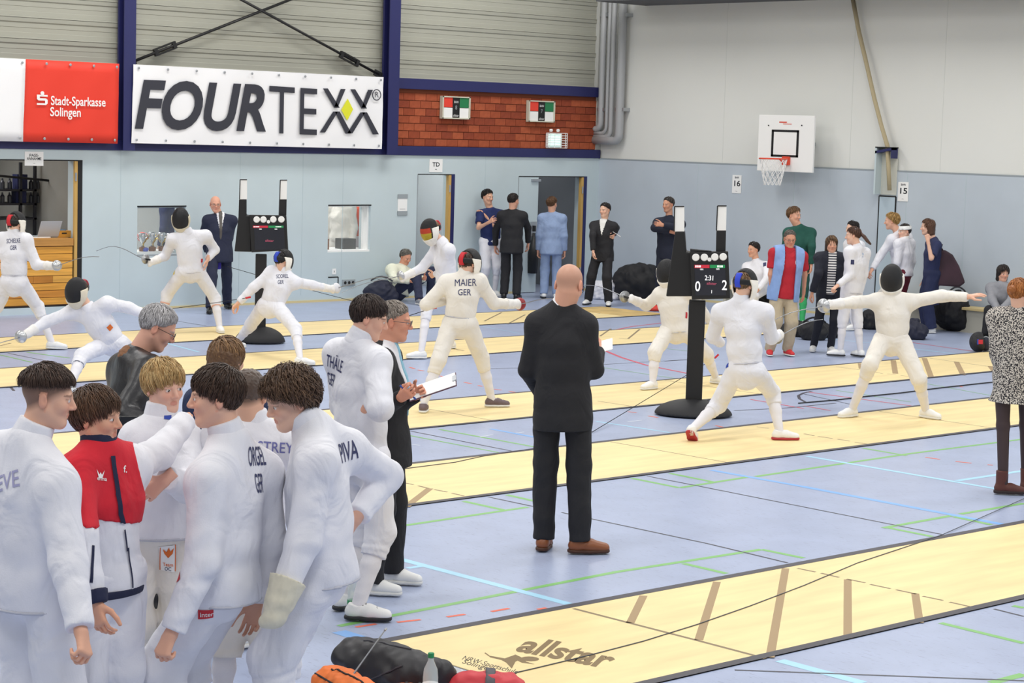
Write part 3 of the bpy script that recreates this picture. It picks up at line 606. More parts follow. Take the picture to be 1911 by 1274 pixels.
# climbing rope drawn to its recess in the right wall
z0, z1 = on_x((1655, 363), XW)[2], on_x((1660, 275), XW)[2]; ya, yb_ = on_x((1675, 320), XW)[1], on_x((1643, 320), XW)[1]
r = tag(empty('rope_recess', (XW, (ya+yb_)/2, z0)), 'tall grey recess box with navy rope hook on the right wall', 'wall box')
MB().box((XW-.012, ya, z0), (XW-.002, yb_, z1)).build('back_panel', mat('recess_beige', 'cfd0c6', rough=.7), r); MB().box((XW-.16, yb_-.03, z0), (XW, yb_, z1)).build('side_panel', M_WALLB, r)
MB().box((XW-.16, ya, z1-.17), (XW-.012, ya+.02, z1)).build('hook_plate', M_NAVY, r); MB().obox((XW-.1, (ya+yb_)/2, z1-.05), UX*.06, np.array([0, (yb_-ya)/2, -.03]), UZ*.02).build('hook_arm', M_NAVY, r); MB().box((XW-.16, ya, z1-.012), (XW, yb_, z1+.006)).build('top_plate', M_DARK, r)
za = on_x((1655, 366), XW)[2]; zb_ = .3; y0, y1 = on_x((1671, 400), XW)[1], on_x((1640, 400), XW)[1]
dr = tag(MB().box((XW-.012, y0, .1), (XW-.002, y1, za)).build('door_4', mat('hatch_blue', 'b6c6d0', rough=.7)), kind='structure')
for y in (y0, y1): MB().box((XW-.016, y-.009, .1), (XW-.001, y+.009, za)).build('door_gap', M_DARK, dr)
MB().box((XW-.016, y0, za-.009), (XW-.001, y1, za+.009)).build('door_gap', M_DARK, dr)
pts = [on_x(q, XW-.1) for q in ((1660, 355), (1658, 310), (1656, 272), (1645, 235), (1632, 185), (1615, 110), (1603, 60), (1590, -10))]
tag(MB().tube(pts, .035, 8).build('climbing_rope', mat('rope_hemp', 'b9ab8a', rough=.9, bump=.6, bscale=80), smooth=True, org=pts[0]), 'long hemp climbing rope hanging down to the navy hook', 'rope')
# ------------------------------------------------------------------ smooth bodies: distance fields meshed with surface nets
def smin(a, b, k):
    h = np.clip(.5+.5*(b-a)/k, 0, 1); return b*(1-h)+a*h-k*h*(1-h)
def unit(v):
    v = np.asarray(v, float); return v/(np.linalg.norm(v)+1e-12)
class Field:
    def __init__(s, lo, hi, vox):
        s.lo = np.asarray(lo, float)-2*vox; s.vox = vox; n = np.maximum(4, np.ceil((np.asarray(hi, float)+2*vox-s.lo)/vox).astype(int)+1)
        s.ax = [(s.lo[i]+vox*np.arange(n[i])).astype(np.float32) for i in range(3)]; s.F = np.full(n, .2, np.float32)
    def sub(s, lo, hi):
        sl = []
        for i in range(3):
            a = int(np.clip(np.floor((lo[i]-s.lo[i])/s.vox), 0, len(s.ax[i]))); b = int(np.clip(np.ceil((hi[i]-s.lo[i])/s.vox)+1, 0, len(s.ax[i])))
            if b <= a: return None
            sl.append(slice(a, b))
        return tuple(sl), s.ax[0][sl[0]][:, None, None], s.ax[1][sl[1]][None, :, None], s.ax[2][sl[2]][None, None, :]
    def put(s, sl, d, k, op):
        A = s.F[sl]
        if op == 'add': s.F[sl] = smin(A, d, k) if k > 0 else np.minimum(A, d)
        elif op == 'cut': s.F[sl] = -smin(-A, d, k) if k > 0 else np.maximum(A, -d)
        elif op == 'and': s.F[sl] = np.maximum(A, d)
    def cone(s, a, b, ra, rb, k=.02, wide=None, ks=1.0, flat=(0, 0), wr=None, op='add'):
        a = np.asarray(a, float); b = np.asarray(b, float); R = max(ra, rb)*max(1, ks)+.06
        g = s.sub(np.minimum(a, b)-R, np.maximum(a, b)+R)
        if g is None: return s
        sl, x, y, z = g; x = x-a[0]; y = y-a[1]; z = z-a[2]; ba = b-a; L = np.linalg.norm(ba)+1e-9; u = ba/L
        h = (x*u[0]+y*u[1]+z*u[2]).astype(np.float32); t = np.clip(h/L, 0, 1); hl = t*L
        rx, ry, rz = x-u[0]*hl, y-u[1]*hl, z-u[2]*hl
        q = rx*rx+ry*ry+rz*rz
        if wide is not None and ks != 1.0:
            w = unit(np.asarray(wide)-u*(np.asarray(wide)@u)); m = rx*w[0]+ry*w[1]+rz*w[2]; q = q-m*m*(1-1/ks**2)
        r = ra+(rb-ra)*t
        if wr:
            p = unit(np.cross(u, (0.36, 0.62, 0.7))); c = (rx*p[0]+ry*p[1]+rz*p[2])/max(ra, .02)
            ph = 2*math.pi*wr[1]*hl+wr[2]
            r = r+wr[0]*np.sin(ph+1.6*c+.8*np.sin(2.3*c+wr[2]))*(.55+.45*np.sin(.43*ph+wr[2]))
        d = np.sqrt(np.maximum(q, 0))-r
        if flat[0]: d = np.maximum(d, -h)
        if flat[1]: d = np.maximum(d, h-L)
        s.put(sl, d.astype(np.float32), k, op); return s
    def ell(s, c, r, k=.02, op='add', axes=None):
        c = np.asarray(c, float); r = np.asarray(r, float); R = r.max()+.05
        g = s.sub(c-R, c+R)
        if g is None: return s
        sl, x, y, z = g; x = x-c[0]; y = y-c[1]; z = z-c[2]
        if axes is not None: x, y, z = [x*e[0]+y*e[1]+z*e[2] for e in np.asarray(axes, float)]
        q = np.sqrt((x/r[0])**2+(y/r[1])**2+(z/r[2])**2); g2 = np.sqrt((x/r[0]**2)**2+(y/r[1]**2)**2+(z/r[2]**2)**2)+1e-6
        s.put(sl, (q*(q-1)/g2).astype(np.float32), k, op); return s
    def half(s, p, n):       # keep the side n points away from: F = max(F, n.(x-p))
        x, y, z = s.ax[0][:, None, None], s.ax[1][None, :, None], s.ax[2][None, None, :]; n = unit(n)
        s.F = np.maximum(s.F, ((x-p[0])*n[0]+(y-p[1])*n[1]+(z-p[2])*n[2]).astype(np.float32)); return s
    def noise(s, amp, wl, seed=0):
        I = np.nonzero(np.abs(s.F) < max(.02, 3*amp)); P = np.stack([s.ax[i][I[i]] for i in range(3)], 1); r = np.random.RandomState(seed); d = 0
        for i in range(7):
            k = r.normal(size=3); k *= 2*math.pi/(wl*(.6+.9*r.rand())*np.linalg.norm(k)); d = d+np.sin(P@k+6.3*r.rand()+1.3*np.sin(P@r.normal(size=3)*9))
        s.F[I] += (amp*d/2.6).astype(np.float32); return s
    def mesh(s):
        F = s.F; S = F < 0; n = F.shape
        c = [S[i:n[0]-1+i, j:n[1]-1+j, k:n[2]-1+k] for i in (0, 1) for j in (0, 1) for k in (0, 1)]
        act = np.zeros(c[0].shape, bool)
        for m in c[1:]: act |= (m != c[0])
        I = np.argwhere(act)
        if len(I) == 0: return np.zeros((0, 3)), []
        idx = np.full(act.shape, -1, np.int64); idx[tuple(I.T)] = np.arange(len(I))
        acc = np.zeros((len(I), 3)); cnt = np.zeros(len(I))
        for ax in range(3):
            o = [a for a in range(3) if a != ax]
            for p in (0, 1):
                for q in (0, 1):
                    A = I.copy(); A[:, o[0]] += p; A[:, o[1]] += q; B = A.copy(); B[:, ax] += 1
                    fa, fb = F[tuple(A.T)], F[tuple(B.T)]; m = (fa < 0) != (fb < 0); t = np.where(m, fa/np.where(m, fa-fb, 1), 0)
                    pt = A.astype(float); pt[:, ax] += t; acc[m] += pt[m]; cnt[m] += 1
        V = s.lo+s.vox*(acc/cnt[:, None]); Q = []
        for ax in range(3):
            o = [(ax+1) % 3, (ax+2) % 3]; sh = [slice(None)]*3; sh2 = list(sh); sh[ax] = slice(0, n[ax]-1); sh2[ax] = slice(1, n[ax])
            a, b = S[tuple(sh)], S[tuple(sh2)]; E = np.argwhere(a != b); E = E[(E[:, o[0]] > 0) & (E[:, o[1]] > 0) & (E[:, o[0]] < n[o[0]]-1) & (E[:, o[1]] < n[o[1]]-1)]
            if len(E) == 0: continue
            inside = a[tuple(E.T)]; d0 = np.zeros(3, int); d0[o[0]] = 1; d1 = np.zeros(3, int); d1[o[1]] = 1
            q = np.stack([idx[tuple((E-d0-d1).T)], idx[tuple((E-d1).T)], idx[tuple(E.T)], idx[tuple((E-d0).T)]], 1)
            q[~inside] = q[~inside][:, ::-1]; Q.append(q)
        return V, np.concatenate(Q)
def mesh_obj(name, V, Q, m, parent, col=None, org=None):
    V = np.asarray(V, float); Q = np.asarray(Q, np.int32); o0 = ploc(parent) if org is None else np.asarray(org)
    me = bpy.data.meshes.new(name); me.vertices.add(len(V)); me.vertices.foreach_set('co', (V-o0).astype(np.float32).ravel())
    k = Q.shape[1]; me.loops.add(Q.size); me.loops.foreach_set('vertex_index', Q.ravel()); me.polygons.add(len(Q))
    me.polygons.foreach_set('loop_start', np.arange(len(Q), dtype=np.int32)*k); me.polygons.foreach_set('use_smooth', np.ones(len(Q), bool)); me.update()
    if col is not None:
        a = me.attributes.new('col', 'FLOAT_COLOR', 'POINT'); a.data.foreach_set('color', np.c_[col, np.ones(len(col))].astype(np.float32).ravel())
    return link(name, me, m, parent)

# ------------------------------------------------------------------ people
def l3(c): return np.array(lin(c)[:3])
M_SKIN = mat('skin', 'e3b79e', rough=.5, attr=True, spec=.35, bump=.04, bscale=180)
M_HAIR = mat('hair', '40302a', rough=.42, attr=True, spec=.4)
M_FW = mat('fencing_white', 'e6e6ec', rough=.8, noise=.025, nscale=9, bump=.12, bscale=170)
M_FW2 = mat('fencing_white_warm', 'e8e3da', rough=.8, noise=.03, nscale=7, bump=.12, bscale=170)
M_SOCK = mat('sock_white', 'e4e2e6', rough=.9, bump=.15, bscale=240)
def folds(m, st=.6):
    nt = m.node_tree; b = nt.nodes['Principled BSDF']; t = nt.nodes.new('ShaderNodeTexCoord'); n = nt.nodes.new('ShaderNodeTexNoise'); n.inputs['Scale'].default_value = 5.5; n.inputs['Detail'].default_value = 2.5; n.inputs['Distortion'].default_value = 1.2
    mp = nt.nodes.new('ShaderNodeMapping'); mp.inputs['Scale'].default_value = (1, 1, .7); mp.inputs['Rotation'].default_value = (.4, .5, 0); nt.links.new(t.outputs['Object'], mp.inputs[0]); nt.links.new(mp.outputs[0], n.inputs['Vector'])
    p = nt.nodes.new('ShaderNodeBump'); p.inputs['Strength'].default_value = st; p.inputs['Distance'].default_value = .045; nt.links.new(n.outputs['Fac'], p.inputs['Height'])
    l = b.inputs['Normal'].links
    if l: nt.links.new(l[0].from_socket, p.inputs['Normal'])
    nt.links.new(p.outputs[0], b.inputs['Normal'])
folds(M_FW); folds(M_FW2)
M_CUFF = mat('seam_grey', '8d9097', rough=.8)
def cloth(name, c, rough=.85, **k): return mat('cloth_'+name, c, rough=rough, noise=k.pop('noise', .06), nscale=k.pop('nscale', 12), bump=k.pop('bump', .15), bscale=k.pop('bscale', 200), **k) if 'cloth_'+name in MATS else _cl(mat('cloth_'+name, c, rough=rough, noise=k.pop('noise', .06), nscale=k.pop('nscale', 12), bump=k.pop('bump', .15), bscale=k.pop('bscale', 200), **k))
def _cl(m): folds(m, .5); return m
def shoe_white(): return mat('shoe_white', 'ececea', rough=.55, bump=.1, bscale=90)
LEN = dict(th=.245, sh=.246, ua=.172, fa=.150)
HANDS = {}
def hand_mesh(pose, vox):
    """right hand in its own frame: +y towards the fingers, +z back of the hand, thumb on -x"""
    if (pose, vox) in HANDS: return HANDS[pose, vox]
    f = Field((-.085, -.05, -.085), (.06, .2, .05), vox)
    f.cone((0, -.05, 0), (0, .0, 0), .026, .024, .01, wide=(1, 0, 0), ks=1.15)
    for x, L in ((-.028, .082), (-.01, .088), (.009, .085), (.026, .08)): f.cone((x*.55, .005, 0), (x, L, .001), .0125, .0115, .016, wide=(0, 0, 1), ks=1.05)
    cv = {'open': (8, 12, 10), 'relaxed': (28, 35, 25), 'curl': (55, 60, 40), 'fist': (80, 95, 60), 'flat': (4, 4, 4)}[pose]
    for i, (x, y0, l) in enumerate(((-.0315, .082, .074), (-.0105, .088, .082), (.0105, .085, .076), (.030, .078, .06))):
        a = 0; p = np.array([x, y0, .001]); sp = (-.16, -.04, .05, .18)[i]*(1.2 if pose == 'open' else .35)
        for j, (fr, c) in enumerate(zip((.45, .3, .25), cv)):
            a += math.radians(c*(1+.09*(i-1))); q = p+l*fr*np.array([math.sin(sp)*math.cos(a), math.cos(a)*math.cos(sp), -math.sin(a)])
            f.cone(p, q, .0088-.0007*j, .0081-.0007*j, .0025); p = q
    t0 = np.array([-.022, .022, -.006]); t1 = t0+((-.034, .03, -.014) if pose in ('open', 'flat', 'relaxed') else (-.022, .034, -.022))
    t2 = t1+((-.016, .034, -.008) if pose in ('open', 'flat', 'relaxed') else (.01, .03, -.016)); t3 = t2+((-.004, .026, -.006) if pose in ('open', 'flat', 'relaxed') else (.02, .014, -.004))
    f.cone(t0, t1, .016, .0125, .012).cone(t1, t2, .0115, .0105, .005).cone(t2, t3, .0102, .0085, .004)
    HANDS[pose, vox] = f.mesh(); return HANDS[pose, vox]
SHOES = {}
def shoe_mesh(kind, vox):
    if (kind, vox) in SHOES: return SHOES[kind, vox]
    f = Field((-.06, -.09, -.01), (.06, .22, .2), vox)
    f.cone((0, -.035, .045), (0, .06, .047), .037, .04, .02, wide=(1, 0, 0), ks=.98).cone((0, .06, .045), (0, .155, .03), .042, .033, .02, wide=(1, 0, 0), ks=1.12)
    f.cone((0, -.02, .05), (0, -.012, {'boot': .19, 'low': .085, 'dress': .08}.get(kind, .085)), .04, .04 if kind != 'boot' else .05, .02, flat=(0, 1))
    f.half((0, 0, .02), (0, 0, -1)); up = f.mesh()
    g = Field((-.06, -.09, -.01), (.06, .22, .05), vox)
    h = .03 if kind == 'boot' else .024
    g.cone((0, -.035, h/2), (0, .06, h/2), .042, .043, .01).cone((0, .06, h/2), (0, .15, h/2), .046, .04, .02)
    g.half((0, 0, h), (0, 0, 1)).half((0, 0, .002), (0, 0, -1)); so = g.mesh()
    SHOES[kind, vox] = [None, None, up, so]; return SHOES[kind, vox]

class Person:
    def __init__(s, label, h=1.78, at=None, top=None, yaw=0, group=None, vox=.014, skin='e2b79f', build=1.0, name='person', **J):
        s.h = h; s.sc = h/1.78; s.vox = vox; s.skin = l3(skin); s.bd = build; s.J = J; s.rs = np.random.RandomState(len(label)*7+int(h*1000))
        if 'pos' in J: g = np.array(J['pos'], float)
        elif at is not None: g = on_z(at)
        else:
            d = ray(top); g = CPOS+d*((h-CAMH)/d[2]); g[2] = 0
        if 'push' in J: g = g+unit(np.array([g[0], g[1], 0]))*J['push']
        s.g = g; s.d = unit(np.array([g[0], g[1], 0])); s.r = np.array([s.d[1], -s.d[0], 0])
        s.root = tag(empty(name, (g[0], g[1], 0)), label, 'person', group)
        s.fw = s.face(yaw); s.rt = np.cross(s.fw, UZ); s.yaw = yaw
        s.pose()
    def face(s, yaw):
        a = math.radians(yaw); return -s.d*math.cos(a)+s.r*math.sin(a)
    def lift(s, q, depth):           # point seen at pixel q at a horizontal depth from the camera
        d = ray(q); return CPOS+d*(depth/(d@s.d))
    def dep(s, P): return (np.asarray(P)-CPOS)@s.d
    def bone(s, P, L, q):            # q: (x, y, sign) end of a bone of length L starting at P
        rho = ray(q[:2]); w = P-CPOS; A = rho@rho; B = rho@w; C = w@w-L*L; D = B*B-A*C
        sg = q[2] if len(q) > 2 else -1
        if len(q) > 3: return s.lift(q[:2], s.dep(s.nk)+q[3])
        t = (B+(math.sqrt(D) if D > 0 else 0)*sg)/A; X = CPOS+rho*t; v = X-P; n = np.linalg.norm(v)
        return P+v*(L/n if n > L*1.12 else 1)
    def pose(s):
        J, h = s.J, s.h; g = s.g; fw, rt = s.fw, s.rt
        hw = .054*h; P = {}
        ank = {}
        for i, sd in enumerate('RL'):
            sg = 1 if sd == 'R' else -1
            q = J.get('f'+sd)
            if q is not None: a = on_z(q[:2], (q[2] if len(q) > 2 else 0)+.045*h)
            else: a = g+rt*sg*.06*h*J.get('stance', 1)+UZ*.045*h
            ank[sd] = a
        if 'pel' in J: pel = s.lift(J['pel'], s.dep((ank['R']+ank['L'])/2)+J.get('dpel', 0))
        else: pel = np.array([0, 0, .525*h])+np.array([1, 1, 0])*(ank['R']+ank['L'])/2
        hyaw = J.get('hipyaw', s.yaw); hfw = s.face(hyaw); hrt = np.cross(hfw, UZ); s.hfw, s.hrt = hfw, hrt
        hip = {'R': pel+hrt*hw, 'L': pel-hrt*hw}
        knee = {}
        for sd in 'RL':
            a, b = hip[sd], ank[sd]; Lt, Ls = LEN['th']*h, LEN['sh']*h
            q = J.get('k'+sd)
            if q is not None:
                best = None; rho = ray(q[:2])
                for dd in np.linspace(-.6, .6, 121):
                    X = s.lift(q[:2], s.dep((a+b)/2)+dd); e = (np.linalg.norm(X-a)/Lt-1)**2+(np.linalg.norm(X-b)/Ls-1)**2
                    e += .02*max(0, -((X-(a+b)/2)@hfw))
                    if best is None or e < best[0]: best = (e, X)
                knee[sd] = best[1]
            else:
                v = b-a; D = np.linalg.norm(v); u = v/D; D = min(D, (Lt+Ls)*.999); x = (Lt*Lt-Ls*Ls+D*D)/(2*D); y = math.sqrt(max(0, Lt*Lt-x*x))
                f = unit(hfw-u*(hfw@u)); knee[sd] = a+u*x+f*y
        if 'nk' in J: nk = s.lift(J['nk'], s.dep(pel)+J.get('dn', 0))
        else: nk = pel+UZ*(.825-.525)*h+fw*J.get('lean', 0)
        s.up = unit(nk-pel); srt = unit(rt-s.up*(rt@s.up)); s.srt = srt; s.sfw = np.cross(s.up, srt)
        s.nk = nk; sw = .106*h*s.bd; sho = {}
        for sd in 'RL':
            sg = 1 if sd == 'R' else -1
            sho[sd] = nk+srt*sg*sw-s.up*.038*h
            if 's'+sd in J: sho[sd] = s.lift(J['s'+sd], s.dep(sho[sd]))
        elb, wri = {}, {}
        for sd in 'RL':
            sg = 1 if sd == 'R' else -1; a = sho[sd]
            q = J.get('e'+sd); elb[sd] = s.bone(a, LEN['ua']*h, q) if q is not None else a+unit(-UZ*1+srt*sg*.16-s.sfw*.06)*LEN['ua']*h
            q = J.get('w'+sd); wri[sd] = s.bone(elb[sd], LEN['fa']*h, q) if q is not None else elb[sd]+unit(-UZ+s.sfw*.22+srt*sg*.02)*LEN['fa']*h
        s.hip, s.knee, s.ank, s.sho, s.elb, s.wri, s.pel, s.nk = hip, knee, ank, sho, elb, wri, pel, nk
        hfw_ = s.face(J.get('hyaw', s.yaw)); pt, rl = math.radians(J.get('hpitch', 5)), math.radians(J.get('hroll', 0))
        f = hfw_*math.cos(pt)-UZ*math.sin(pt); r = np.cross(hfw_, UZ); u = np.cross(r, f)
        r, u = r*math.cos(rl)+u*math.sin(rl), u*math.cos(rl)-r*math.sin(rl)
        s.HX = np.array([r, f, u])          # rows: person's right, forward, up
        s.hs = h*.138/.235*J.get('hsz', 1)
        hc = s.lift(J['hd'], s.dep(nk)+J.get('dh', 0)) if 'hd' in J else nk+UZ*.11*h+hfw_*.028*h*(1 if 'lean' not in J else 1.3)
        s.hc = hc
    # --- fields in world space
    def spine(s, t): return s.pel+(s.nk-s.pel)*t
    def slat(s, t): return unit(s.hrt*(1-t)+s.srt*t)
    SEC = ((-.22, .135, .100), (0, .158, .112), (.32, .146, .104), (.60, .158, .113), (.80, .128, .084))
    def torso(s, f, e, k=.05, secs=None, t0=None, fat=0.0):
        c = s.sc; b = s.bd; S = secs or s.SEC
        for (ta, la, aa), (tb, lb, ab) in zip(S[:-1], S[1:]):
            la, lb, aa, ab = [v*c*b+e for v in (la, lb, aa+fat, ab+fat)]
            f.cone(s.spine(ta), s.spine(tb), aa, ab, k, wide=s.slat((ta+tb)/2), ks=(la+lb)/(aa+ab))
        for sd in 'RL': f.cone(s.spine(.98), s.sho[sd], .046*c+e, .05*c+e, k); f.cone(s.spine(.80)+(s.sho[sd]-s.spine(.93))*.35, s.sho[sd]-s.up*.03*c, .06*c+e, .045*c+e, k)
        return f
    def bbox(s, pts, m):
        P = np.array(pts); return P.min(0)-m, P.max(0)+m
    def skeleton_body(s):
        V, Q, C = [], [], []
        def add(v, q, c):
            n = sum(len(a) for a in V); V.append(v); Q.append(q+n); C.append(c)
        lo, hi = s.bbox([*s.hip.values(), *s.knee.values(), *s.ank.values(), *s.sho.values(), *s.elb.values(), *s.wri.values(), s.nk, s.pel], .17)
        f = Field(lo, hi, max(.017, s.vox)); c = s.sc
        s.torso(f, -.008, secs=((-.08, .1, .08), (0, .14, .095), (.32, .135, .095), (.60, .15, .105), (.80, .122, .08)))
        for sd in 'RL':
            f.cone(s.hip[sd], s.knee[sd], .074*c, .05*c, .03).cone(s.knee[sd], s.ank[sd], .05*c, .033*c, .02)
            f.cone(s.sho[sd], s.elb[sd], .047*c, .038*c, .03).cone(s.elb[sd], s.wri[sd], .038*c, .025*c, .015)
        f.cone(s.nk-UZ*.03, s.nk+(s.hc-s.nk)*.5, .05*c, .048*c, .03)
        v, q = f.mesh(); add(v, q, np.tile(s.skin, (len(v), 1)))
        v, q, cl = s.head_mesh(); add(v, q, cl)
        for sd in 'RL':
            if s.J.get('hand'+sd, 'relaxed') is None: continue
            v, q = hand_mesh(s.J.get('hand'+sd, 'relaxed'), .0045 if s.vox < .012 else .0065); add(s.hand_xf(sd, v), q if sd == 'R' else q[:, ::-1], np.tile(s.skin*np.array([1.0, .93, .9]), (len(v), 1)))
        s.body = mesh_obj('body', np.concatenate(V), np.concatenate(Q), M_SKIN, s.root, np.concatenate(C))
    def hand_axes(s, sd):
        y = unit(s.wri[sd]-s.elb[sd])
        if 'hd'+sd in s.J: y = unit(s.vec(s.J['hd'+sd]))
        # palm faces the body by default; 'pn' gives the direction of the back of the hand (right, up, towards camera)
        sg = 1 if sd == 'R' else -1
        z = s.vec(s.J['pn'+sd]) if 'pn'+sd in s.J else s.srt*sg+s.sfw*.2
        z = unit(z-y*(z@y)); return np.cross(y, z), y, z
    def vec(s, v): return s.r*v[0]+UZ*v[1]-s.d*v[2]      # image right, up, towards the camera
    def hand_xf(s, sd, v):
        x, y, z = s.hand_axes(sd); k = s.sc*1.0; m = v*k
        return s.wri[sd]+(m[:, :1]*(1 if sd == 'R' else -1))*x+(m[:, 1:2]+.015)*y+m[:, 2:]*z
    def head_mesh(s):
        vox = .0045 if s.vox < .012 else .0075
        k = s.hs; J = s.J
        nl = s.HX@(s.nk-s.hc)/k
        f = Field((-.1, min(-.13, nl[1]-.07), max(min(-.15, nl[2]-.03), -.3)), (.1, .13, .13), vox/k)
        f.ell((0, -.012, .035), (.073, .093, .083), .01); f.ell((0, .026, -.028), (.056, .06, .086), .03)
        f.ell((0, .06, -.092), (.024, .022, .02), .02)
        for x in (-1, 1):
            f.cone((x*.05, .002, -.045), (x*.02, .058, -.09), .02, .016, .025); f.ell((x*.036, .058, -.022), (.024, .024, .024), .02)
        f.cone((-.034, .076, .022), (.034, .076, .022), .011, .011, .014)
        for x in (-1, 1): f.ell((x*.031, .094, .004), (.017, .016, .011), .012, op='cut')
        f.cone((0, .083, .014), (0, .102, -.023), .0075, .0118, .012)
        for x in (-1, 1): f.ell((x*.011, .093, -.028), (.009, .01, .007), .006)
        f.cone((-.019, .077, -.053), (0, .082, -.055), .006, .0065, .006); f.cone((.019, .077, -.053), (0, .082, -.055), .006, .0065, .006); f.cone((-.014, .078, -.064), (.014, .078, -.064), .0072, .0072, .006)
        f.cone((-.022, .085, -.0565), (0, .0905, -.0593), .003, .003, .003, op='cut'); f.cone((.022, .085, -.0565), (0, .0905, -.0593), .003, .003, .003, op='cut')
        for x in (-1, 1):
            f.ell((x*.077, -.012, -.004), (.009, .019, .031), .006, axes=((1, -.35*x, 0), (.35*x, 1, .12), (0, -.12, 1))); f.ell((x*.087, -.008, .0), (.006, .01, .018), .004, op='cut')
        for x in (-1, 1): f.ell((x*.031, .0755, .004), (.0135, .0125, .0125), .002)
        f.cone((0, -.02, -.045), (nl[0], nl[1], nl[2]-.02), .052, .058, .03)
        v, q = f.mesh(); X, Y, Z = v.T
        C = np.tile(s.skin, (len(v), 1))
        def blend(w, c): 
            nonlocal C
            w = np.clip(w, 0, 1)[:, None]; C = C*(1-w)+np.asarray(c)*w
        red = s.skin*np.array([1.0, .72, .68])
        blend(.55*np.exp(-(((np.abs(X)-.038)/.02)**2+((Z+.022)/.02)**2))*(Y > .03), red); blend(.5*np.exp(-((X/.014)**2+((Z+.024)/.014)**2))*(Y > .08), red); blend(.5*(np.abs(X) > .071)*(Z < .035)*(Y < .02)*(Y > -.04), red)
        lip = ((X/.021)**2+((Z+.0585)/.0115)**2 < 1) & (Y > .07); blend(lip*.65, s.skin*np.array([.82, .48, .48]))
        hc = l3(J.get('hairc', '3a2a22')); ax = np.abs(X)
        brow = ((ax-.032)/.019)**2+((Z-.0245-.1*(ax-.03)*-1)/.0055)**2 < 1
        blend((brow & (Y > .06))*.6, hc*.8+s.skin*.12)
        eye = np.sqrt((ax-.031)**2+((Z-.004)*1.0)**2); el = ((ax-.031)/.0125)**2+((Z-.004)/.0062)**2 < 1
        fr = (Y > .06)
        blend((el & fr)*.85, (.75, .74, .72)); blend((el & fr & (eye < .0062))*1.0, l3('2c2420')); 
        blend(((((ax-.031)/.0150)**2+((Z-.009)/.0042)**2 < 1) & fr & ~el)*.55, s.skin*.35)
        fade = J.get('fade', 0)
        if fade:
            w = np.clip((-.56*(Y-.07)+.83*(Z-.05)+.02)/.03, 0, 1)*fade; w *= (1-((ax > .072) & (Y > -.04) & (Y < .015) & (Z < .03))); blend(w, hc*.9+s.skin*.05)
        if J.get('stubble'): blend(np.clip((-.03-Z)/.03, 0, 1)*(Y > -.01)*J['stubble']*(1-lip), s.skin*.45)
        return s.hc+(v*k)@s.HX, q, C
    # --- local head-space field helper
    def hf(s, lo, hi, vox): return Field(lo, hi, vox/s.hs)
    def hput(s, name, f, m, col=None, parent=None):
        v, q = f.mesh(); return mesh_obj(name, s.hc+(v*s.hs)@s.HX, q, m, s.root, None if col is None else (col(v) if callable(col) else np.tile(col, (len(v), 1))), org=ploc(s.root)) if parent is None else s._sub(name, s.hc+(v*s.hs)@s.HX, q, m, parent)
    def _sub(s, name, V, Q, m, parent):
        o = mesh_obj(name, V, Q, m, None, org=ploc(s.root)); o.parent = parent; return o
    def hair(s, style='short', c='3a2a22', c2=None, n=500, fine=None, th=.014, length=.06, curl=0.0, lift=.0, seed=1, hl=(.064, .08), nape=(-.092, -.078), fringe=0.0, wid=.0042, crown=(-.0, -.06, .11)):
        """hair: scalp cap plus many tapered locks lying on it"""
        if s.vox >= .012 and n: n = int(n*2.2); wid = wid*.7; th = th*1.15
        if s.vox < .012 and n > 200: n = int(n*2.6); wid = wid*.52
        hc = l3(c); h2 = l3(c2) if c2 else hc*1.7; rs = np.random.RandomState(seed); ctr = np.array([0, -.012, .035]); rad = np.array([.073, .093, .083])
        dy, dz = nape[0]-hl[0], nape[1]-hl[1]; nn = np.array([0, dz, -dy]); nn /= np.linalg.norm(nn); p0 = np.array([0, hl[0], hl[1]])
        if nn[2] < 0: nn = -nn
        f = s.hf((-.13, -.15, -.2), (.13, .14, .16), .005 if s.vox < .012 else .0085)
        f.ell(ctr, rad+(th*.45 if n else th*.8), .0)
        f.half(p0, -nn)
        if style not in ('long', 'bob'):
            for x in (-1, 1): f.ell((x*.085, .012, -.02), (.03, .034, .05), .008, op='cut')
        if style in ('long', 'bob', 'pony'):
            if style != 'pony':
                L = {'long': -.17, 'bob': -.1}[style]
                for x in (-1, 1): f.cone((x*.062, -.02, .03), (x*.062, -.035, L), .03, .026, .02, wide=(0, 1, 0), ks=1.6)
                f.cone((0, -.075, .03), (0, -.075, L), .045, .035, .03, wide=(1, 0, 0), ks=1.5)
        if style == 'bun': f.ell((0, -.12, .03), (.035, .032, .034), .012)
        f.noise(.0022, .02, seed)
        V, Q = f.mesh(); VV, QQ = [V], [Q]; CC = [np.tile(hc, (len(V), 1))*(.75+.25*rs.rand(len(V), 1))]; base = len(V)
        cr = np.array(crown); K = 6; ns = 4; long = style in ('long', 'bob')
        un = lambda v: v/(np.linalg.norm(v, axis=1, keepdims=True)+1e-9)
        if n:
            P = np.zeros((0, 3))
            while len(P) < n:
                d = un(rs.normal(size=(n*3, 3))); p = ctr+d*rad; ok = ((p-p0)@nn > .004) & (p[:, 2] > -.075)
                if not long: ok &= ~((np.abs(p[:, 0]) > .055) & (p[:, 1] > -.02) & (p[:, 1] < .045) & (p[:, 2] < .025))
                P = np.concatenate([P, p[ok]])
            p = P[:n]; edge = (p-p0)@nn; nrm = un((p-ctr)/rad**2); t = p-cr+rs.normal(size=(n, 3))*.015; t = un(t-nrm*(t*nrm).sum(1, keepdims=True))
            fr = np.where(long & (p[:, 1] < .03), 1.0, np.clip(edge/.055, .22, 1)); fr = np.where((fringe > 0) & (p[:, 1] > .04), .45+fringe*.5, fr)
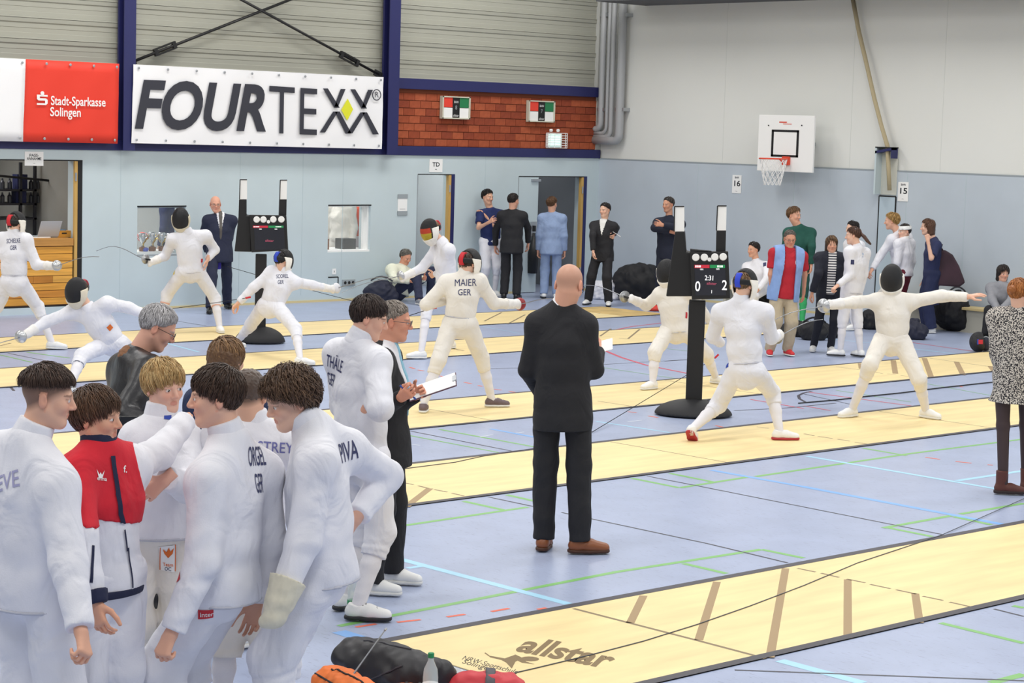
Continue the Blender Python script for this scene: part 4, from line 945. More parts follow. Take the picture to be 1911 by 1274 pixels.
            L = (length*(.6+.7*rs.rand(n))*fr)[:, None]; ph = (rs.rand(n)*6.3)[:, None]; side = np.cross(nrm, t); pos = p.copy(); lf = rs.uniform(.3, 1, (n, 1)); ef = (1 if long else np.clip(.3+edge/.05, .3, 1))[:, None] if not long else 1; oj = rs.uniform(.75, 1.15, (n, 1)); pts = []
            for k in range(K):
                u = k/(K-1); nr = un((pos-ctr)/rad**2); e = (pos-ctr)/rad; surf = ctr+rad*un(e); q = surf+nr*(th*oj*ef*(.55+.6*math.sin(math.pi*min(1, u*.9+.15)))+lift*u*lf)
                if curl: q = q+curl*(side*np.sin(ph+u*9)+nr*(.7+np.cos(ph+u*9)))
                pts.append(q); g = np.zeros((n, 3)); g[:, 1] = fringe*np.maximum(0, p[:, 1])*6; g[:, 2] = -.25; t = un(t-nr*(t*nr).sum(1, keepdims=True)+g); pos = pos+t*L/(K-1)
            w = (wid*(.7+.6*rs.rand(n)))[:, None]; v = np.zeros((n, K, ns, 3))
            for k in range(K):
                tg = un(pts[min(k+1, K-1)]-pts[max(k-1, 0)]); aa = un(np.cross(tg, pts[k]-ctr)); bb = np.cross(tg, aa); r = w*(1-.85*(k/(K-1))**1.5)
                v[:, k, 0] = pts[k]+aa*r*1.5; v[:, k, 1] = pts[k]+bb*r*.8; v[:, k, 2] = pts[k]-aa*r*1.5; v[:, k, 3] = pts[k]-bb*r*.8
            quad = np.array([(k*ns+j, k*ns+(j+1) % ns, (k+1)*ns+(j+1) % ns, (k+1)*ns+j) for k in range(K-1) for j in range(ns)])
            VV.append(v.reshape(-1, 3)); QQ.append((quad[None]+(base+np.arange(n)*K*ns)[:, None, None]).reshape(-1, 4))
            g = rs.rand(n, 1)**2; CC.append(np.repeat((hc*(1-g*.6)+h2*g*.6)*(.7+.6*rs.rand(n, 1)), K*ns, 0))
        V = np.concatenate(VV)
        s.hair_o = mesh_obj('hair', s.hc+(V*s.hs)@s.HX, np.concatenate(QQ), M_HAIR, s.root, np.concatenate(CC)); return s
    def ponytail(s, pts, r, c):
        mb = MB(); P = [s.hc+(np.array(p)*s.hs)@s.HX for p in pts]; mb.tube(P, r, 8).build('ponytail', mat('hair_'+c, c, rough=.5, noise=.3, nscale=40), s.root, smooth=True); return s
    def glasses(s, m=None):
        m = m or M_BLACK; mb = MB(); T = lambda p: s.hc+(np.array(p)*s.hs)@s.HX
        for x in (-1, 1):
            mb.tube([T((x*.032+.022*math.cos(t), .1, .003+.015*math.sin(t))) for t in np.linspace(0, 2*math.pi, 15)[:-1]], .0016*s.hs, 5, closed=True)
            mb.tube([T((x*.054, .1, .008)), T((x*.074, .06, .01)), T((x*.08, -.01, .008))], .0016*s.hs, 5)
        mb.tube([T((-.01, .102, .006)), T((.01, .102, .006))], .0016*s.hs, 5); mb.build('glasses', m, s.root); return s
    def mask(s, strap='c02030', flag=False, bib='f0ebe0', back=True, mc='17171a'):
        vx = .006 if s.vox < .012 else .008
        c, r = (0, .024, .0), np.array([.110, .128, .156])
        f = s.hf((-.13, -.12, -.2), (.13, .17, .18), vx); f.ell(c, r, 0); f.ell(c, r-.011, 0, op='cut'); f.half((0, -.02, .0), (0, -1, -.25))
        def colr(v):
            b = l3(mc); C = np.tile(b, (len(v), 1))
            if flag:
                fr = v[:, 1] > .075; z = v[:, 2]; C[fr & (z < .055) & (z > -.01)] = l3('b53a1e'); C[fr & (z <= -.01)] = l3('b5a02a')
            return C
        s.mask_o = s.hput('mask', f, mat('mask_mesh', '202022', rough=.5, attr=True, bump=.5, bscale=420, spec=.4), colr)
        f = s.hf((-.13, -.12, -.25), (.13, .17, .12), vx); f.ell(c, r+.011, 0); f.ell((0, .015, -.115), (.074, .088, .08), .03); f.ell(c, r-.004, 0, op='cut'); f.ell((0, -.02, -.17), (.062, .07, .1), .0, op='cut')
        x, y, z = f.ax[0][:, None, None], f.ax[1][None, :, None], f.ax[2][None, None, :]
        side = np.maximum(y-.06, z-.05); low = np.maximum(z+.07+.35*np.maximum(y-.06, 0), -1+0*y); reg = np.minimum(side+0*x, low+0*x+0*y)
        f.F = np.maximum(f.F, reg.astype(np.float32)); f.half((0, -.035, 0), (0, -1, -.3)); f.noise(.001, .06, 3)
        s.hput('mask_bib', f, mat('bib_'+bib, bib, rough=.85, noise=.05, nscale=20, bump=.1, bscale=120))
        if back:
            cr = (0, -.012, .035); rr = np.array([.073, .093, .083])
            f = s.hf((-.11, -.13, -.09), (.11, .05, .14), vx); f.ell(cr, rr+.026, 0); f.half((0, .0, 0), (0, 1, 0)); f.half((0, 0, .105), (0, 0, 1)); f.half((0, 0, -.025), (0, 0, -1))
            f.half((.026, 0, 0), (1, 0, 0)); f.half((-.026, 0, 0), (-1, 0, 0)); s.hput('mask_strap', f, mat('strap_'+strap, strap, rough=.6))
            f = s.hf((-.12, -.13, -.06), (.12, .05, .1), vx); f.ell(cr, rr+.02, 0); f.ell(cr, rr+.006, 0, op='cut'); f.half((0, .02, 0), (0, 1, 0)); f.half((0, 0, .05), (0, 0, 1)); f.half((0, 0, .0), (0, 0, -1)); s.hput('mask_headband', f, M_BLACK)
        return s
    # --- clothes
    def put(s, name, f, m, parent=None):
        v, q = f.mesh(); o = mesh_obj(name, v, q, m, s.root); s.__dict__.setdefault('parts', {})[name] = o; return o
    def top(s, name, m, ease=.016, hem=-.1, sleeve=1.0, seed=None, hemline=False, collar=.06, cease=.0, fold=.004, sl=(.016, .018, .02, .016), fat=0.0, secs=None, keep=None, flare=0.0):
        if seed is not None: s.rs = np.random.RandomState(seed)
        c = s.sc; pts = [s.spine(min(hem, 0)-.05), *s.sho.values(), s.nk+UZ*.12]+([*s.elb.values()] if sleeve > 0 else [])+([*s.wri.values()] if sleeve > .5 else [])
        lo, hi = s.bbox(pts, .15+ease+fat); f = Field(lo, hi, s.vox)
        S = list(secs or s.SEC); S = [(hem-.12, .160+flare, .112+flare)]+[x for x in S if x[0] > hem+.02]
        s.torso(f, ease, secs=S, fat=fat); f.noise(fold*.8, .26, int(s.rs.randint(99)))
        f.half(s.spine(hem), -s.up)
        if hemline:
            F0 = f.F; f.F = F0-.004; f.half(s.spine(hem)+s.up*.009, s.up); s.put('hem_band', f, mat('hem_grey', 'bfc0c9', rough=.85)); f.F = F0
        rs = s.rs
        for sd in 'RL':
            a, e, w = s.sho[sd], s.elb[sd], s.wri[sd]; A = (.05*c+sl[0], .043*c+sl[1], .04*c+sl[1], .029*c+sl[3])
            f.cone(s.spine(.95)+(a-s.spine(.95))*.6, a, .046*c+ease, .05*c+sl[0], .03)
            if sleeve == 0: continue
            if sleeve <= .5: e2 = a+(e-a)*sleeve*2; f.cone(a, e2, A[0], A[0]+.004, .03, flat=(0, 1)); continue
            f.cone(a, e, A[0], A[1], .05, wr=(fold*.45, 8, rs.rand()*6)); wf = w-(w-e)*(1-sleeve)
            f.cone(e, wf, A[2], A[3], .022, flat=(0, 1), wr=(fold*.6, 10, rs.rand()*6))
        nd = unit(s.hc-s.nk)
        if collar: f.cone(s.nk-nd*.03, s.nk+nd*collar*c, .062*c+cease, .057*c+cease, .012, flat=(0, 1)); 
        if keep: keep(f)
        return s.put(name, f, m)
    def band(s, name, m, t0, t1, e, fat=0.0):
        f = Field(*s.bbox([s.spine(t0), s.spine(t1)], .28), s.vox); S = [(t0-.15, .16, .112)]+[x for x in s.SEC if x[0] > t0-.02]; s.torso(f, e, secs=S, fat=fat); f.half(s.spine(t0), -s.up); f.half(s.spine(t1), s.up); return s.put(name, f, m)
    def kit(s, hem=-.14, ease=.032, e=(.012, .05, .03, .026), m=None, mb=None, frac=.32, fold=.005, up=.08):
        m = m or M_FW; s.top('jacket', m, ease=ease, hem=hem, hemline=True, fold=fold, collar=.0, flare=.012, secs=((-.22, .15, .115), (0, .162, .118), (.32, .158, .116), (.60, .160, .116), (.80, .128, .086)), sl=(.028, .032, .03, .024)); s.ring('collar', m, .07, .085*s.sc, down=.0)
        s.bottoms('breeches', mb or m, to='knee', e=e, up=up, fold=fold, frac=frac); s.socks(); return s
    def bottoms(s, name, m, up=.12, to='ankle', e=(.012, .02, .022, .03), fold=.004, frac=.30, parent=None):
        c = s.sc; lo, hi = s.bbox([s.spine(up), *s.hip.values(), *s.knee.values(), *s.ank.values()], .19); f = Field(lo, hi, s.vox)
        S = [(-.15, .095, .08), (0, .155, .112), (up, .146, .106)]; rs = s.rs
        for (ta, la, aa), (tb, lb, ab) in zip(S[:-1], S[1:]):
            la, lb, aa, ab = [v*c*s.bd+e[0] for v in (la, lb, aa, ab)]; f.cone(s.spine(ta), s.spine(tb), aa, ab, .04, wide=s.hrt, ks=(la+lb)/(aa+ab))
        f.half(s.spine(up), s.up)
        for sd in 'RL':
            h_, k_, a_ = s.hip[sd], s.knee[sd], s.ank[sd]
            f.cone(h_, k_, .082*c+e[0], .056*c+e[1], .035, wr=(fold*.5, 7, rs.rand()*6))
            if to == 'ankle': f.cone(k_, a_-(a_-k_)*.0, .055*c+e[2], .036*c+e[3], .025, flat=(0, 1), wr=(fold*.5, 7, rs.rand()*6))
            else: f.cone(k_, k_+(a_-k_)*frac, .057*c+e[1], .052*c+e[1]*.6, .02, flat=(0, 1), wr=(fold*.8, 20, rs.rand()*6))
        f.noise(fold*.7, .2, int(rs.randint(99))); return s.put(name, f, m)
    def socks(s, m=None, frm=.2, name='sock', stripe=None):
        c = s.sc
        for sd in 'RL':
            k_, a_ = s.knee[sd], s.ank[sd]; lo, hi = s.bbox([k_, a_], .1); f = Field(lo, hi, s.vox*.9)
            p = k_+(a_-k_)*frm; q = k_+(a_-k_)*.45
            f.cone(p, q, .056*c, .055*c, .02, flat=(1, 0)).cone(q, a_, .055*c, .038*c, .02); f.noise(.0015, .08, 5); o = s.put(name, f, m or M_SOCK)
            if stripe:
                u = unit(a_-k_); b = k_+u*np.linalg.norm(a_-k_)*.27
                t = MB().lathe(b, [(.0655*c, 0), (.067*c, .002), (.0665*c, .014), (.064*c, .016)], 20, axis=u).build('stripe', mat('stripe_'+stripe, stripe, rough=.8), None, smooth=True, org=ploc(s.root)); t.parent = o; t.location = (0, 0, 0)
        return s
    def shoes(s, m=None, sole=None, kind='low', lace=None):
        m = m or shoe_white(); sole = sole or mat('sole_white', 'e4e4e0', rough=.6); vx = .006 if s.vox < .012 else .009
        for sd in 'RL':
            g = s.ank[sd]; y = s.J.get('fd'+sd)
            if y is None: fd = s.hfw+s.hrt*(.2 if sd == 'R' else -.2)
            else: fd = s.face(y)
            tip = math.radians(s.J.get('ft'+sd, 0)); fd = unit(np.array([fd[0], fd[1], 0])); fy = fd*math.cos(tip)-UZ*math.sin(tip); fx = np.cross(fd, UZ); fz = np.cross(fx, fy)
            k = s.sc*1.03; up, so = shoe_mesh(kind, vx)[2:]
            B = np.array([fx, fy, fz])
            o0 = g-fz*.045*s.h
            if tip == 0: o0[2] = max(0.008, 0.0) if g[2] < .045*s.h+.012 else o0[2]
            o = mesh_obj('shoe', o0+(up[0]*k)@B, up[1], m, s.root); p = mesh_obj('sole', o0+(so[0]*k)@B, so[1], sole, None, org=ploc(s.root)); p.parent = o
            s.__dict__.setdefault('parts', {})['shoe'+sd] = o; s.parts['sole'+sd] = p
            if s.vox < .012 and kind == 'low':
                mb = MB()
                for yy, zz in ((.025, .088), (.045, .0865), (.065, .085), (.085, .079), (.105, .072)): mb.tube([o0+(np.array(q)*k)@B for q in ((-.022, yy-.006, zz-.006), (-.01, yy, zz+.002), (.01, yy, zz+.002), (.022, yy+.006, zz-.006))], .0035, 5)
                la = mb.build('laces', lace or M_WHITE, None, org=ploc(s.root)); la.location = (0, 0, 0); la.parent = o
        return s
    def tee_glove(s, sd, m=None, cuff=.06):
        c = s.sc; w, e = s.wri[sd], s.elb[sd]; y = unit(w-e); f = Field(*s.bbox([w-y*.12, w+y*.14], .09), max(.007, s.vox*.6)); x, yy, z = s.hand_axes(sd)
        f.cone(w-y*.1, w+y*.0, cuff*c, .048*c+max(0, cuff-.06)*.7, .02, flat=(1, 0)); f.cone(w, w+yy*.075*c, .04*c+max(0, cuff-.06)*.6, .042*c, .02, wide=x, ks=1.1); f.cone(w+yy*.06*c-x*.03, w+yy*.1*c+x*.03, .026, .026, .02); f.noise(.001, .04, 4)
        return s.put('glove', f, m or mat('glove_white', 'e9e6e2', rough=.8, noise=.06, nscale=20))
    def fencer(s, white=None, hem=-.14, strap='c02030', glove=None, mask=True, bib='f0ebe0', flag=False, sock=None, shoe=None, sole=None, stripe=None, mc='17171a', back=True, hairc=None, build_hair=True, skip_socks=False, frac=.3):
        w = white or M_FW
        s.skeleton_body(); s.top('jacket', w, hem=hem, fold=.0045, hemline=True, ease=.02, sl=(.02, .022, .022, .018)); s.ring('collar', w, .07, .075, down=.0); s.bottoms('breeches', w, to='knee', e=(.016, .024, .02, .02), frac=frac, up=max(.1, hem+.14))
        s.socks(sock, stripe=stripe); s.shoes(shoe, sole)
        if glove: s.tee_glove(glove)
        if mask:
            s.mask(strap, flag, bib, back, mc)
        return s
    def wedge(s, low, k, w0=.0, front=True):
        def keep(f):
            x, y, z = f.ax[0][:, None, None]-s.nk[0], f.ax[1][None, :, None]-s.nk[1], f.ax[2][None, None, :]-s.nk[2]
            D = lambda v: x*v[0]+y*v[1]+z*v[2]
            u = D(s.up); l = np.abs(D(s.srt)); f.F = np.maximum(f.F, (l-w0-np.maximum(u+low, -w0-.001)*k).astype(np.float32)); f.F = np.maximum(f.F, (-D(s.sfw)).astype(np.float32)); f.F = np.maximum(f.F, (-(u+low)).astype(np.float32))
        return keep
    def shirt_tie(s, low=.3, shirt='e8e8ec', tie=None, ease=.026, collar=.05, k=.3, **kw):
        s.top('shirt', cloth('shirt_'+shirt, shirt), ease=ease, hem=0, sleeve=0, collar=collar, fold=.001, keep=s.wedge(low, k), **kw)
        if tie: s.top('tie', cloth('tie_'+tie, tie, rough=.5), ease=ease+.006, hem=0, sleeve=0, collar=0, fold=.001, keep=s.wedge(low+.06, .03, .018), **kw)
        return s
    def ring(s, name, m, r, hh, down=.03, k=.02, back=0.0, fur=False, solid=True):
        nd = unit(s.hc-s.nk); f = Field(*s.bbox([s.nk-nd*.1, s.nk+nd*.15], .16), max(.008, s.vox*.7)); b = -s.sfw*back
        f.cone(s.nk-nd*down+b, s.nk+nd*hh+b, (r+.012)*s.sc, r*s.sc, .01, flat=(0, 1)); (f.noise(.003, .03, 2) if fur else None); return s.put(name, f, m)
    # --- marks on clothes: hit point by a line of sight, then laid on the surface
    def bvh(s, o):
        me = o.data; n = len(me.vertices); v = np.zeros(n*3, np.float32); me.vertices.foreach_get('co', v)
        return BVHTree.FromPolygons((v.reshape(-1, 3)+ploc(s.root)).tolist(), [tuple(p.vertices) for p in me.polygons])
    def decal(s, part, px, size, m, text=None, rot=0, name=None, grid=8, off=.003, shear=0, bold=0.008, sx=1.0, poly=None, lines=1.0):
        o = s.parts[part] if isinstance(part, str) else part
        if o.name not in s.__dict__.setdefault('_b', {}): s._b[o.name] = s.bvh(o)
        b = s._b[o.name]; hit = b.ray_cast(Vector(CPOS), Vector(unit(ray(px))))
        if hit[0] is None: return None
        hp = np.array(hit[0]); n = np.zeros(3)
        for dx, dy in ((0, 0), (8, 0), (-8, 0), (0, 8), (0, -8)):
            h2 = b.ray_cast(Vector(CPOS), Vector(unit(ray((px[0]+dx*.4, px[1]+dy*.4)))))
            if h2[0] is not None: n += np.array(h2[1])
        n = unit(n)
        if n@(hp-CPOS) > 0: n = -n
        u = unit(s.r-n*(s.r@n)); v = np.cross(n, u); a = math.radians(rot); u, v = u*math.cos(a)+v*math.sin(a), v*math.cos(a)-u*math.sin(a)
        if text is not None:
            V, Fc = text_mesh(text, 1.0, shear=shear, bold=bold, sx=sx, lines=lines); V = V-(V.max(0)+V.min(0))/2; k = size/(V[:, 1].max()-V[:, 1].min()); V = V[:, :2]*k
            bm = bmesh.new(); vv = [bm.verts.new((p[0], p[1], 0)) for p in V]
            for q in Fc:
                try: bm.faces.new([vv[i] for i in q])
                except ValueError: pass
            bmesh.ops.triangulate(bm, faces=bm.faces)
            lim = .03
            for _ in range(3):
                es = [e for e in bm.edges if e.calc_length() > lim]
                if not es: break
                bmesh.ops.subdivide_edges(bm, edges=es, cuts=1); bmesh.ops.triangulate(bm, faces=bm.faces)
            bm.verts.index_update(); V = np.array([p.co[:2] for p in bm.verts]); Fc = [tuple(p.index for p in q.verts) for q in bm.faces]; bm.free()
        elif poly is not None: V = np.array(poly, float)*size; Fc = [tuple(range(len(V)))]
        else:
            w, hh = size; g = grid; V = np.array([((i/g-.5)*w, (j/g-.5)*hh) for j in range(g+1) for i in range(g+1)]); Fc = [(j*(g+1)+i, j*(g+1)+i+1, (j+1)*(g+1)+i+1, (j+1)*(g+1)+i) for j in range(g) for i in range(g)]
        P = []
        for x, y in V:
            p = hp+u*x+v*y; t = b.ray_cast(Vector(p+n*.12), Vector(-n), .3)
            P.append((np.array(t[0]) if t[0] is not None else p)+n*off)
        mb = MB(); mb.add(P, Fc); ob = mb.build(name or ('lettering' if text is not None else 'patch'), m, None, org=ploc(s.root)); ob.location = (0, 0, 0); ob.parent = o
        return ob
def epee(label, guard_px, tip_px, person=None, sd='R', L=.9, bend=.03, depth=None, tipsign=-1, gr=.067, gm=None):
    """weapon held in a hand: bell guard, grip and blade (top-level: it can be put down)"""
    hp = person.wri[sd]; y = None
    g = person.lift(guard_px, person.dep(hp+unit(hp-person.elb[sd])*.1))
    rho = ray(tip_px); w = g-CPOS; A = rho@rho; B = rho@w; C = w@w-L*L; D = B*B-A*C
    t = (B+tipsign*math.sqrt(D))/A if D > 0 else B/A; tip = CPOS+rho*t
    if np.linalg.norm(tip-g) > 1.1: tip = g+unit(tip-g)*L
    ax = unit(tip-g); r = tag(empty('epee', g), label, 'sword', 'epees held by the fencers')
    gm = gm or mat('guard_silver', 'c4c6c8', rough=.3, metal=.7)
    prof = [(gr*math.sin(a), gr*.72*math.cos(a)-gr*.35) for a in np.linspace(math.pi/2, .05, 8)]
    inner = [((gr-.004)*math.sin(a), (gr-.004)*.72*math.cos(a)-gr*.35) for a in np.linspace(.05, math.pi/2, 8)]
    MB().lathe(g, prof+inner, 20, axis=ax).build('bell_guard', gm, r, smooth=True)
    MB().tube([g-ax*.1, g-ax*.01], .012, 8).build('grip', M_BLACK, r)
    up = UZ-ax*(ax@UZ); N = 8; pts = [g+ax*.02+(tip-g-ax*.02)*i/N+unit(up)*bend*math.sin(math.pi*(i/N)**1.3) for i in range(N+1)]
    MB().tube(pts, list(np.linspace(.0055, .003, N+1)), 6).build('blade', mat('blade_steel', '8e9196', rough=.35, metal=.6), r); MB().tube([pts[-1], pts[-1]+ax*.012], .0045, 6).build('point', M_ALU, r)
    return r
# ------------------------------------------------------------------ the people
V1 = .009
def suit(p, jm, tm, hem=-.33, shoe=None, sole=None, **k):
    p.skeleton_body(); p.top('suit_jacket', jm, hem=hem, collar=.035, ease=.022, flare=.03, secs=((-.22, .17, .13), (0, .168, .122), (.32, .156, .112), (.60, .160, .114), (.80, .128, .084)), fold=.002, sl=(.014, .016, .018, .018), sleeve=.97, **k); p.bottoms('trousers', tm, e=(.006, .026, .028, .034), up=.1); p.shoes(shoe or mat('shoe_black', '1b1a1b', rough=.35), sole or M_BLACK, kind='dress'); return p
C_BLACK = cloth('black_suit', '212125'); C_NAVYS = cloth('navy_suit', '23283f'); C_LBLUE = cloth('pale_blue_suit', '8fa3c6'); C_JEANS = cloth('dark_jeans', '262b45')
INKB = mat('print_navy', '3a3e63', rough=.8); INKP = mat('print_lilac', 'a3a2c4', rough=.8); INKV = mat('print_violet', '7274ab', rough=.8)
RED_P = mat('patch_red', 'c22a35', rough=.7); BLUE_P = mat('patch_blue', '2a47a8', rough=.7); OR_P = mat('patch_orange', 'e0702a', rough=.7)
# --- group of fencers in the foreground
p = Person('fencer in white kit with lilac back lettering and hanging arm beside red jacket', h=1.86, top=(85, 680), build=.9, hsz=.95, yaw=128, vox=V1, nk=(54, 824), hd=(90, 742), hyaw=84, hpitch=8, sR=(104, 905), eR=(128, 1050, -1), wR=(150, 1172, -1), handR='curl', pel=(55, 1078), hairc='33261f', fade=.75, skin='e0b096')
p.skeleton_body(); p.hair('fade', '3b2c25', '6a5244', n=800, th=.016, length=.06, hl=(.08, .06), nape=(-.09, .04), lift=.014, seed=3, wid=.0032); p.kit(-.2); p.shoes()
p.decal('jacket', (14, 897), .068, INKP, text='EVE', sx=.8); p.decal('jacket', (-12, 950), .08, INKP, text='R')
p = Person('fencer in red and white tracksuit jacket reaching an arm to his neighbour', h=1.74, top=(188, 722), yaw=38, vox=V1, nk=(186, 838), hd=(180, 780), hyaw=66, hpitch=2, sL=(243, 868), eL=(296, 846, 1), wL=(352, 778, 1), sR=(140, 890), eR=(150, 1000, -1), wR=(176, 1118, -1), pel=(192, 1072), hairc='4a3426', skin='dca88c', handL=None, build=.92)
p.skeleton_body(); p.hair('short', '4a3527', '7a5a42', n=850, th=.019, length=.07, seed=5, lift=.006, fringe=.2, nape=(-.092, -.09), hl=(.078, .06), wid=.0032); CW = cloth('track_white', 'e4e4ea', bump=.1)
p.top('tracksuit_jacket', CW, seed=7, ease=.03, hem=-.12, fold=.005, collar=.07, cease=.004, sl=(.026, .03, .028, .022), sleeve=.93)
def red_keep(f):
    z = p.spine(.12); f.half(z, -UZ); f.half(p.sho['L']+p.r*.035, unit(p.r+UZ*.25)); f.half(p.elb['R']+UZ*.05, unit(-UZ-p.r*.25))
p.top('red_yoke', cloth('track_red', 'cf2031', bump=.1), ease=.0345, seed=7, hem=-.12, fold=.005, collar=.0, sl=(.0305, .0345, .02, .02), keep=red_keep)
p.ring('collar', cloth('track_navy', '1e2340'), .074, .075); p.ring('inner_collar', M_FW, .066, .088, down=-.03); p.bottoms('breeches', M_FW, to='knee', e=(.03, .042, .03, .03), up=.05)
p.band('waistband', MATS['cloth_track_navy'], -.15, -.085, .036)
f = Field(*p.bbox([p.wri['R']], .12), V1); u_ = unit(p.wri['R']-p.elb['R']); f.cone(p.wri['R']-u_*.035, p.wri['R']+u_*.02, .062, .052, 0, flat=(1, 1)); p.put('cuff', f, MATS['cloth_track_navy']); p.socks(); p.shoes()
for y0 in range(7): p.decal('red_yoke' if y0 < 4 else 'tracksuit_jacket', (212+y0*5.5, 872+y0*34), (.022 if y0 < 4 else .008, .095), MATS['cloth_track_navy'], rot=10, name='zip', off=.006)
p.decal('red_yoke', (187, 884), .035, M_WHITE, poly=[(-.6, .5), (-.2, -.1), (0, .2), (.2, -.1), (.6, .5), (.3, -.5), (-.3, -.5)], name='emblem'); p.decal('red_yoke', (189, 893), .016, M_WHITE, text='erima', bold=.01)
p.decal('red_yoke', (233, 875), .03, M_WHITE, text='f.', bold=.01); p.decal('tracksuit_jacket', (172, 1052), (.012, .15), MATS['cloth_track_navy'], rot=-4, name='pocket_zip')
p = Person('blond fencer in white kit standing with crossed arms and orange thigh patch', h=1.77, top=(300, 667), build=.9, hsz=.95, yaw=12, vox=V1, nk=(299, 784), hd=(306, 722), hyaw=34, hpitch=6, hroll=-3, sR=(258, 822), sL=(342, 822), eL=(350, 908, -1), wL=(312, 892, -1), eR=(257, 905, 1), wR=(336, 900, 1), handR=None, handL='relaxed', hdL=(-.75, -.6, .1), pnL=(.1, .1, 1), pel=(290, 990), hairc='a8834f', skin='e6b8a2')
p.skeleton_body(); p.hair('short', 'b08c58', 'e6cf9a', n=900, th=.02, length=.075, seed=8, lift=.006, fringe=.15, nape=(-.09, -.085), hl=(.08, .058), wid=.0032); p.kit(-.04, .026, (.01, .036, .02, .02), mb=M_FW2); p.shoes()
p.decal('breeches', (313, 1040), (.075, .125), M_PAPER, name='patch'); p.decal('breeches', (313, 1040), (.068, .118), OR_P, name='patch', off=.0035) if False else None
for dx in (-1, 1): p.decal('breeches', (313+dx*14.5, 1040), (.004, .125), OR_P, off=.0045, name='patch_border')
p.decal('breeches', (314, 1030), .05, OR_P, poly=[(-.5, .45), (-.35, -.1), (0, -.55), (.4, -.1), (.5, .45), (.2, .1), (.05, .55), (-.15, .05)], off=.005, name='emblem'); p.decal('breeches', (314, 1053), .016, OR_P, text='Team', off=.0045); p.decal('breeches', (314, 1061), .016, INKB, text='OC', off=.0045); p.decal('jacket', (313, 777), (.035, .03), BLUE_P)
p = Person('dark-haired fencer in white kit seen from behind with red hip patch', h=1.85, top=(400, 667), build=.86, yaw=-118, vox=V1, nk=(428, 822), hd=(402, 742), hyaw=-86, hpitch=4, sL=(388, 895), eL=(378, 1050, -1), wL=(322, 1176, -1), handL='curl', sR=(488, 880), pel=(418, 1085), hairc='35261f', skin='e2b39a')
p.skeleton_body(); p.hair('short', '38281f', '5d4636', n=900, th=.017, length=.065, seed=11, nape=(-.092, -.085), hl=(.082, .055), fringe=.15, wid=.0032); p.kit(-.13); p.shoes()
p.decal('jacket', (480, 876), .2, INKB, text='ORGEL\nGER', sx=.34, rot=10); p.decal('jacket', (334, 1077), (.03, .04), RED_P); p.decal('breeches', (384, 1146), (.065, .042), RED_P); p.decal('breeches', (386, 1146), .02, M_WHITE, text='inter', off=.005, bold=.005)
p = Person('crop-haired fencer in white kit with violet back lettering holding a phone', h=1.72, top=(462, 690), build=.88, yaw=168, vox=V1, nk=(476, 798), hd=(464, 738), hyaw=165, hpitch=14, eR=(540, 880, 1), wR=(532, 815, 1), handR='relaxed', hairc='54453c', fade=.9, skin='dcae94')
p.skeleton_body(); p.hair('short', '5a4a40', n=0, th=.005, nape=(-.09, -.06)); p.kit(-.1, mb=M_FW2); p.shoes()
p.decal('jacket', (514, 848), .115, INKV, text='STREY\nY', sx=.9)
ph = p.wri['R']+p.vec((-.045, .04, .06)); r = tag(empty('mobile_phone', ph), 'dark mobile phone held above the crop-haired fencer\'s shoulder', 'phone'); a_, b_, c_ = unit(p.vec((.9, -.45, .1))), unit(p.vec((.35, .8, .3))), unit(p.vec((-.2, -.2, 1))); MB().obox(ph, a_*.075, b_*.035, c_*.004).build('phone_body', M_BLACK, r, bevel=.003); MB().obox(ph+c_*.0045-a_*.01, a_*.05, b_*.03, c_*.0006).build('screen', mat('screen_pale', 'b9c2cc', rough=.2), r)
p = Person('curly-haired fencer in white kit looking down with hand on hip and gloved hand', h=1.82, top=(548, 676), build=.86, yaw=-98, vox=V1, nk=(582, 797), hd=(542, 748), hyaw=-68, hpitch=18, sL=(592, 862), eL=(566, 1010, -1), wL=(522, 1122, -1), sR=(648, 838), eR=(722, 888, 1), wR=(668, 962, -1), handR='relaxed', hdR=(-.6, -.75, 0), handL=None, pel=(605, 1058), hairc='46342a', skin='e4b8a0')
p.skeleton_body(); p.hair('curly', '4d392c', '85684e', n=900, th=.024, length=.06, curl=.008, lift=.014, seed=21, nape=(-.09, -.05), hl=(.082, .056), wid=.0036); p.kit(-.1); p.shoes(); p.tee_glove('L', mat('glove_cream', 'd8d2bc', rough=.85, noise=.08, nscale=25), cuff=.08)
p.decal('jacket', (648, 842), .085, INKB, text='PIVA', rot=16, sx=.6)
p = Person('long-haired person in navy top standing behind the dark-haired fencer', h=1.70, top=(425, 628), yaw=150, vox=.011, hyaw=140, hpitch=6, hd=(424, 672), hairc='6a4c32')
p.skeleton_body(); p.hair('long', '6b4d33', 'b08a5e', n=500, th=.016, length=.12, seed=31, nape=(-.09, -.09), hl=(.08, .05)); p.top('sweater', cloth('navy_knit', '26304f'), hem=-.25, collar=.03); p.bottoms('trousers', C_JEANS); p.shoes()
p = Person('grey-haired man in black leather jacket with brown shearling collar reading', h=1.83, top=(290, 558), yaw=112, vox=.010, nk=(250, 668), hd=(294, 612), hyaw=88, hpitch=28, eR=(232, 775, -1), wR=(290, 800, -1), skin='d9a58e', hairc='b8b4b2', build=1.1, fat=0)
p.skeleton_body(); p.hair('short', 'a9a6a6', 'e2e0e0', n=750, th=.012, length=.045, seed=41, nape=(-.092, -.075), hl=(.07, .07), wid=.003); LEA = mat('leather_black', '1d1c20', rough=.38, bump=.3, bscale=30, noise=.1)
p.top('leather_jacket', LEA, hem=-.2, ease=.035, fold=.007, collar=.03, sl=(.03, .03, .028, .022)); p.ring('shearling_collar', mat('shearling', '8a6247', rough=.95, bump=.6, bscale=60), .076, .04, down=.005, back=.0, fur=True); p.bottoms('trousers', C_JEANS); p.shoes(MATS.get('shoe_black') or mat('shoe_black', '1b1a1b', rough=.35), M_BLACK); p.glasses()
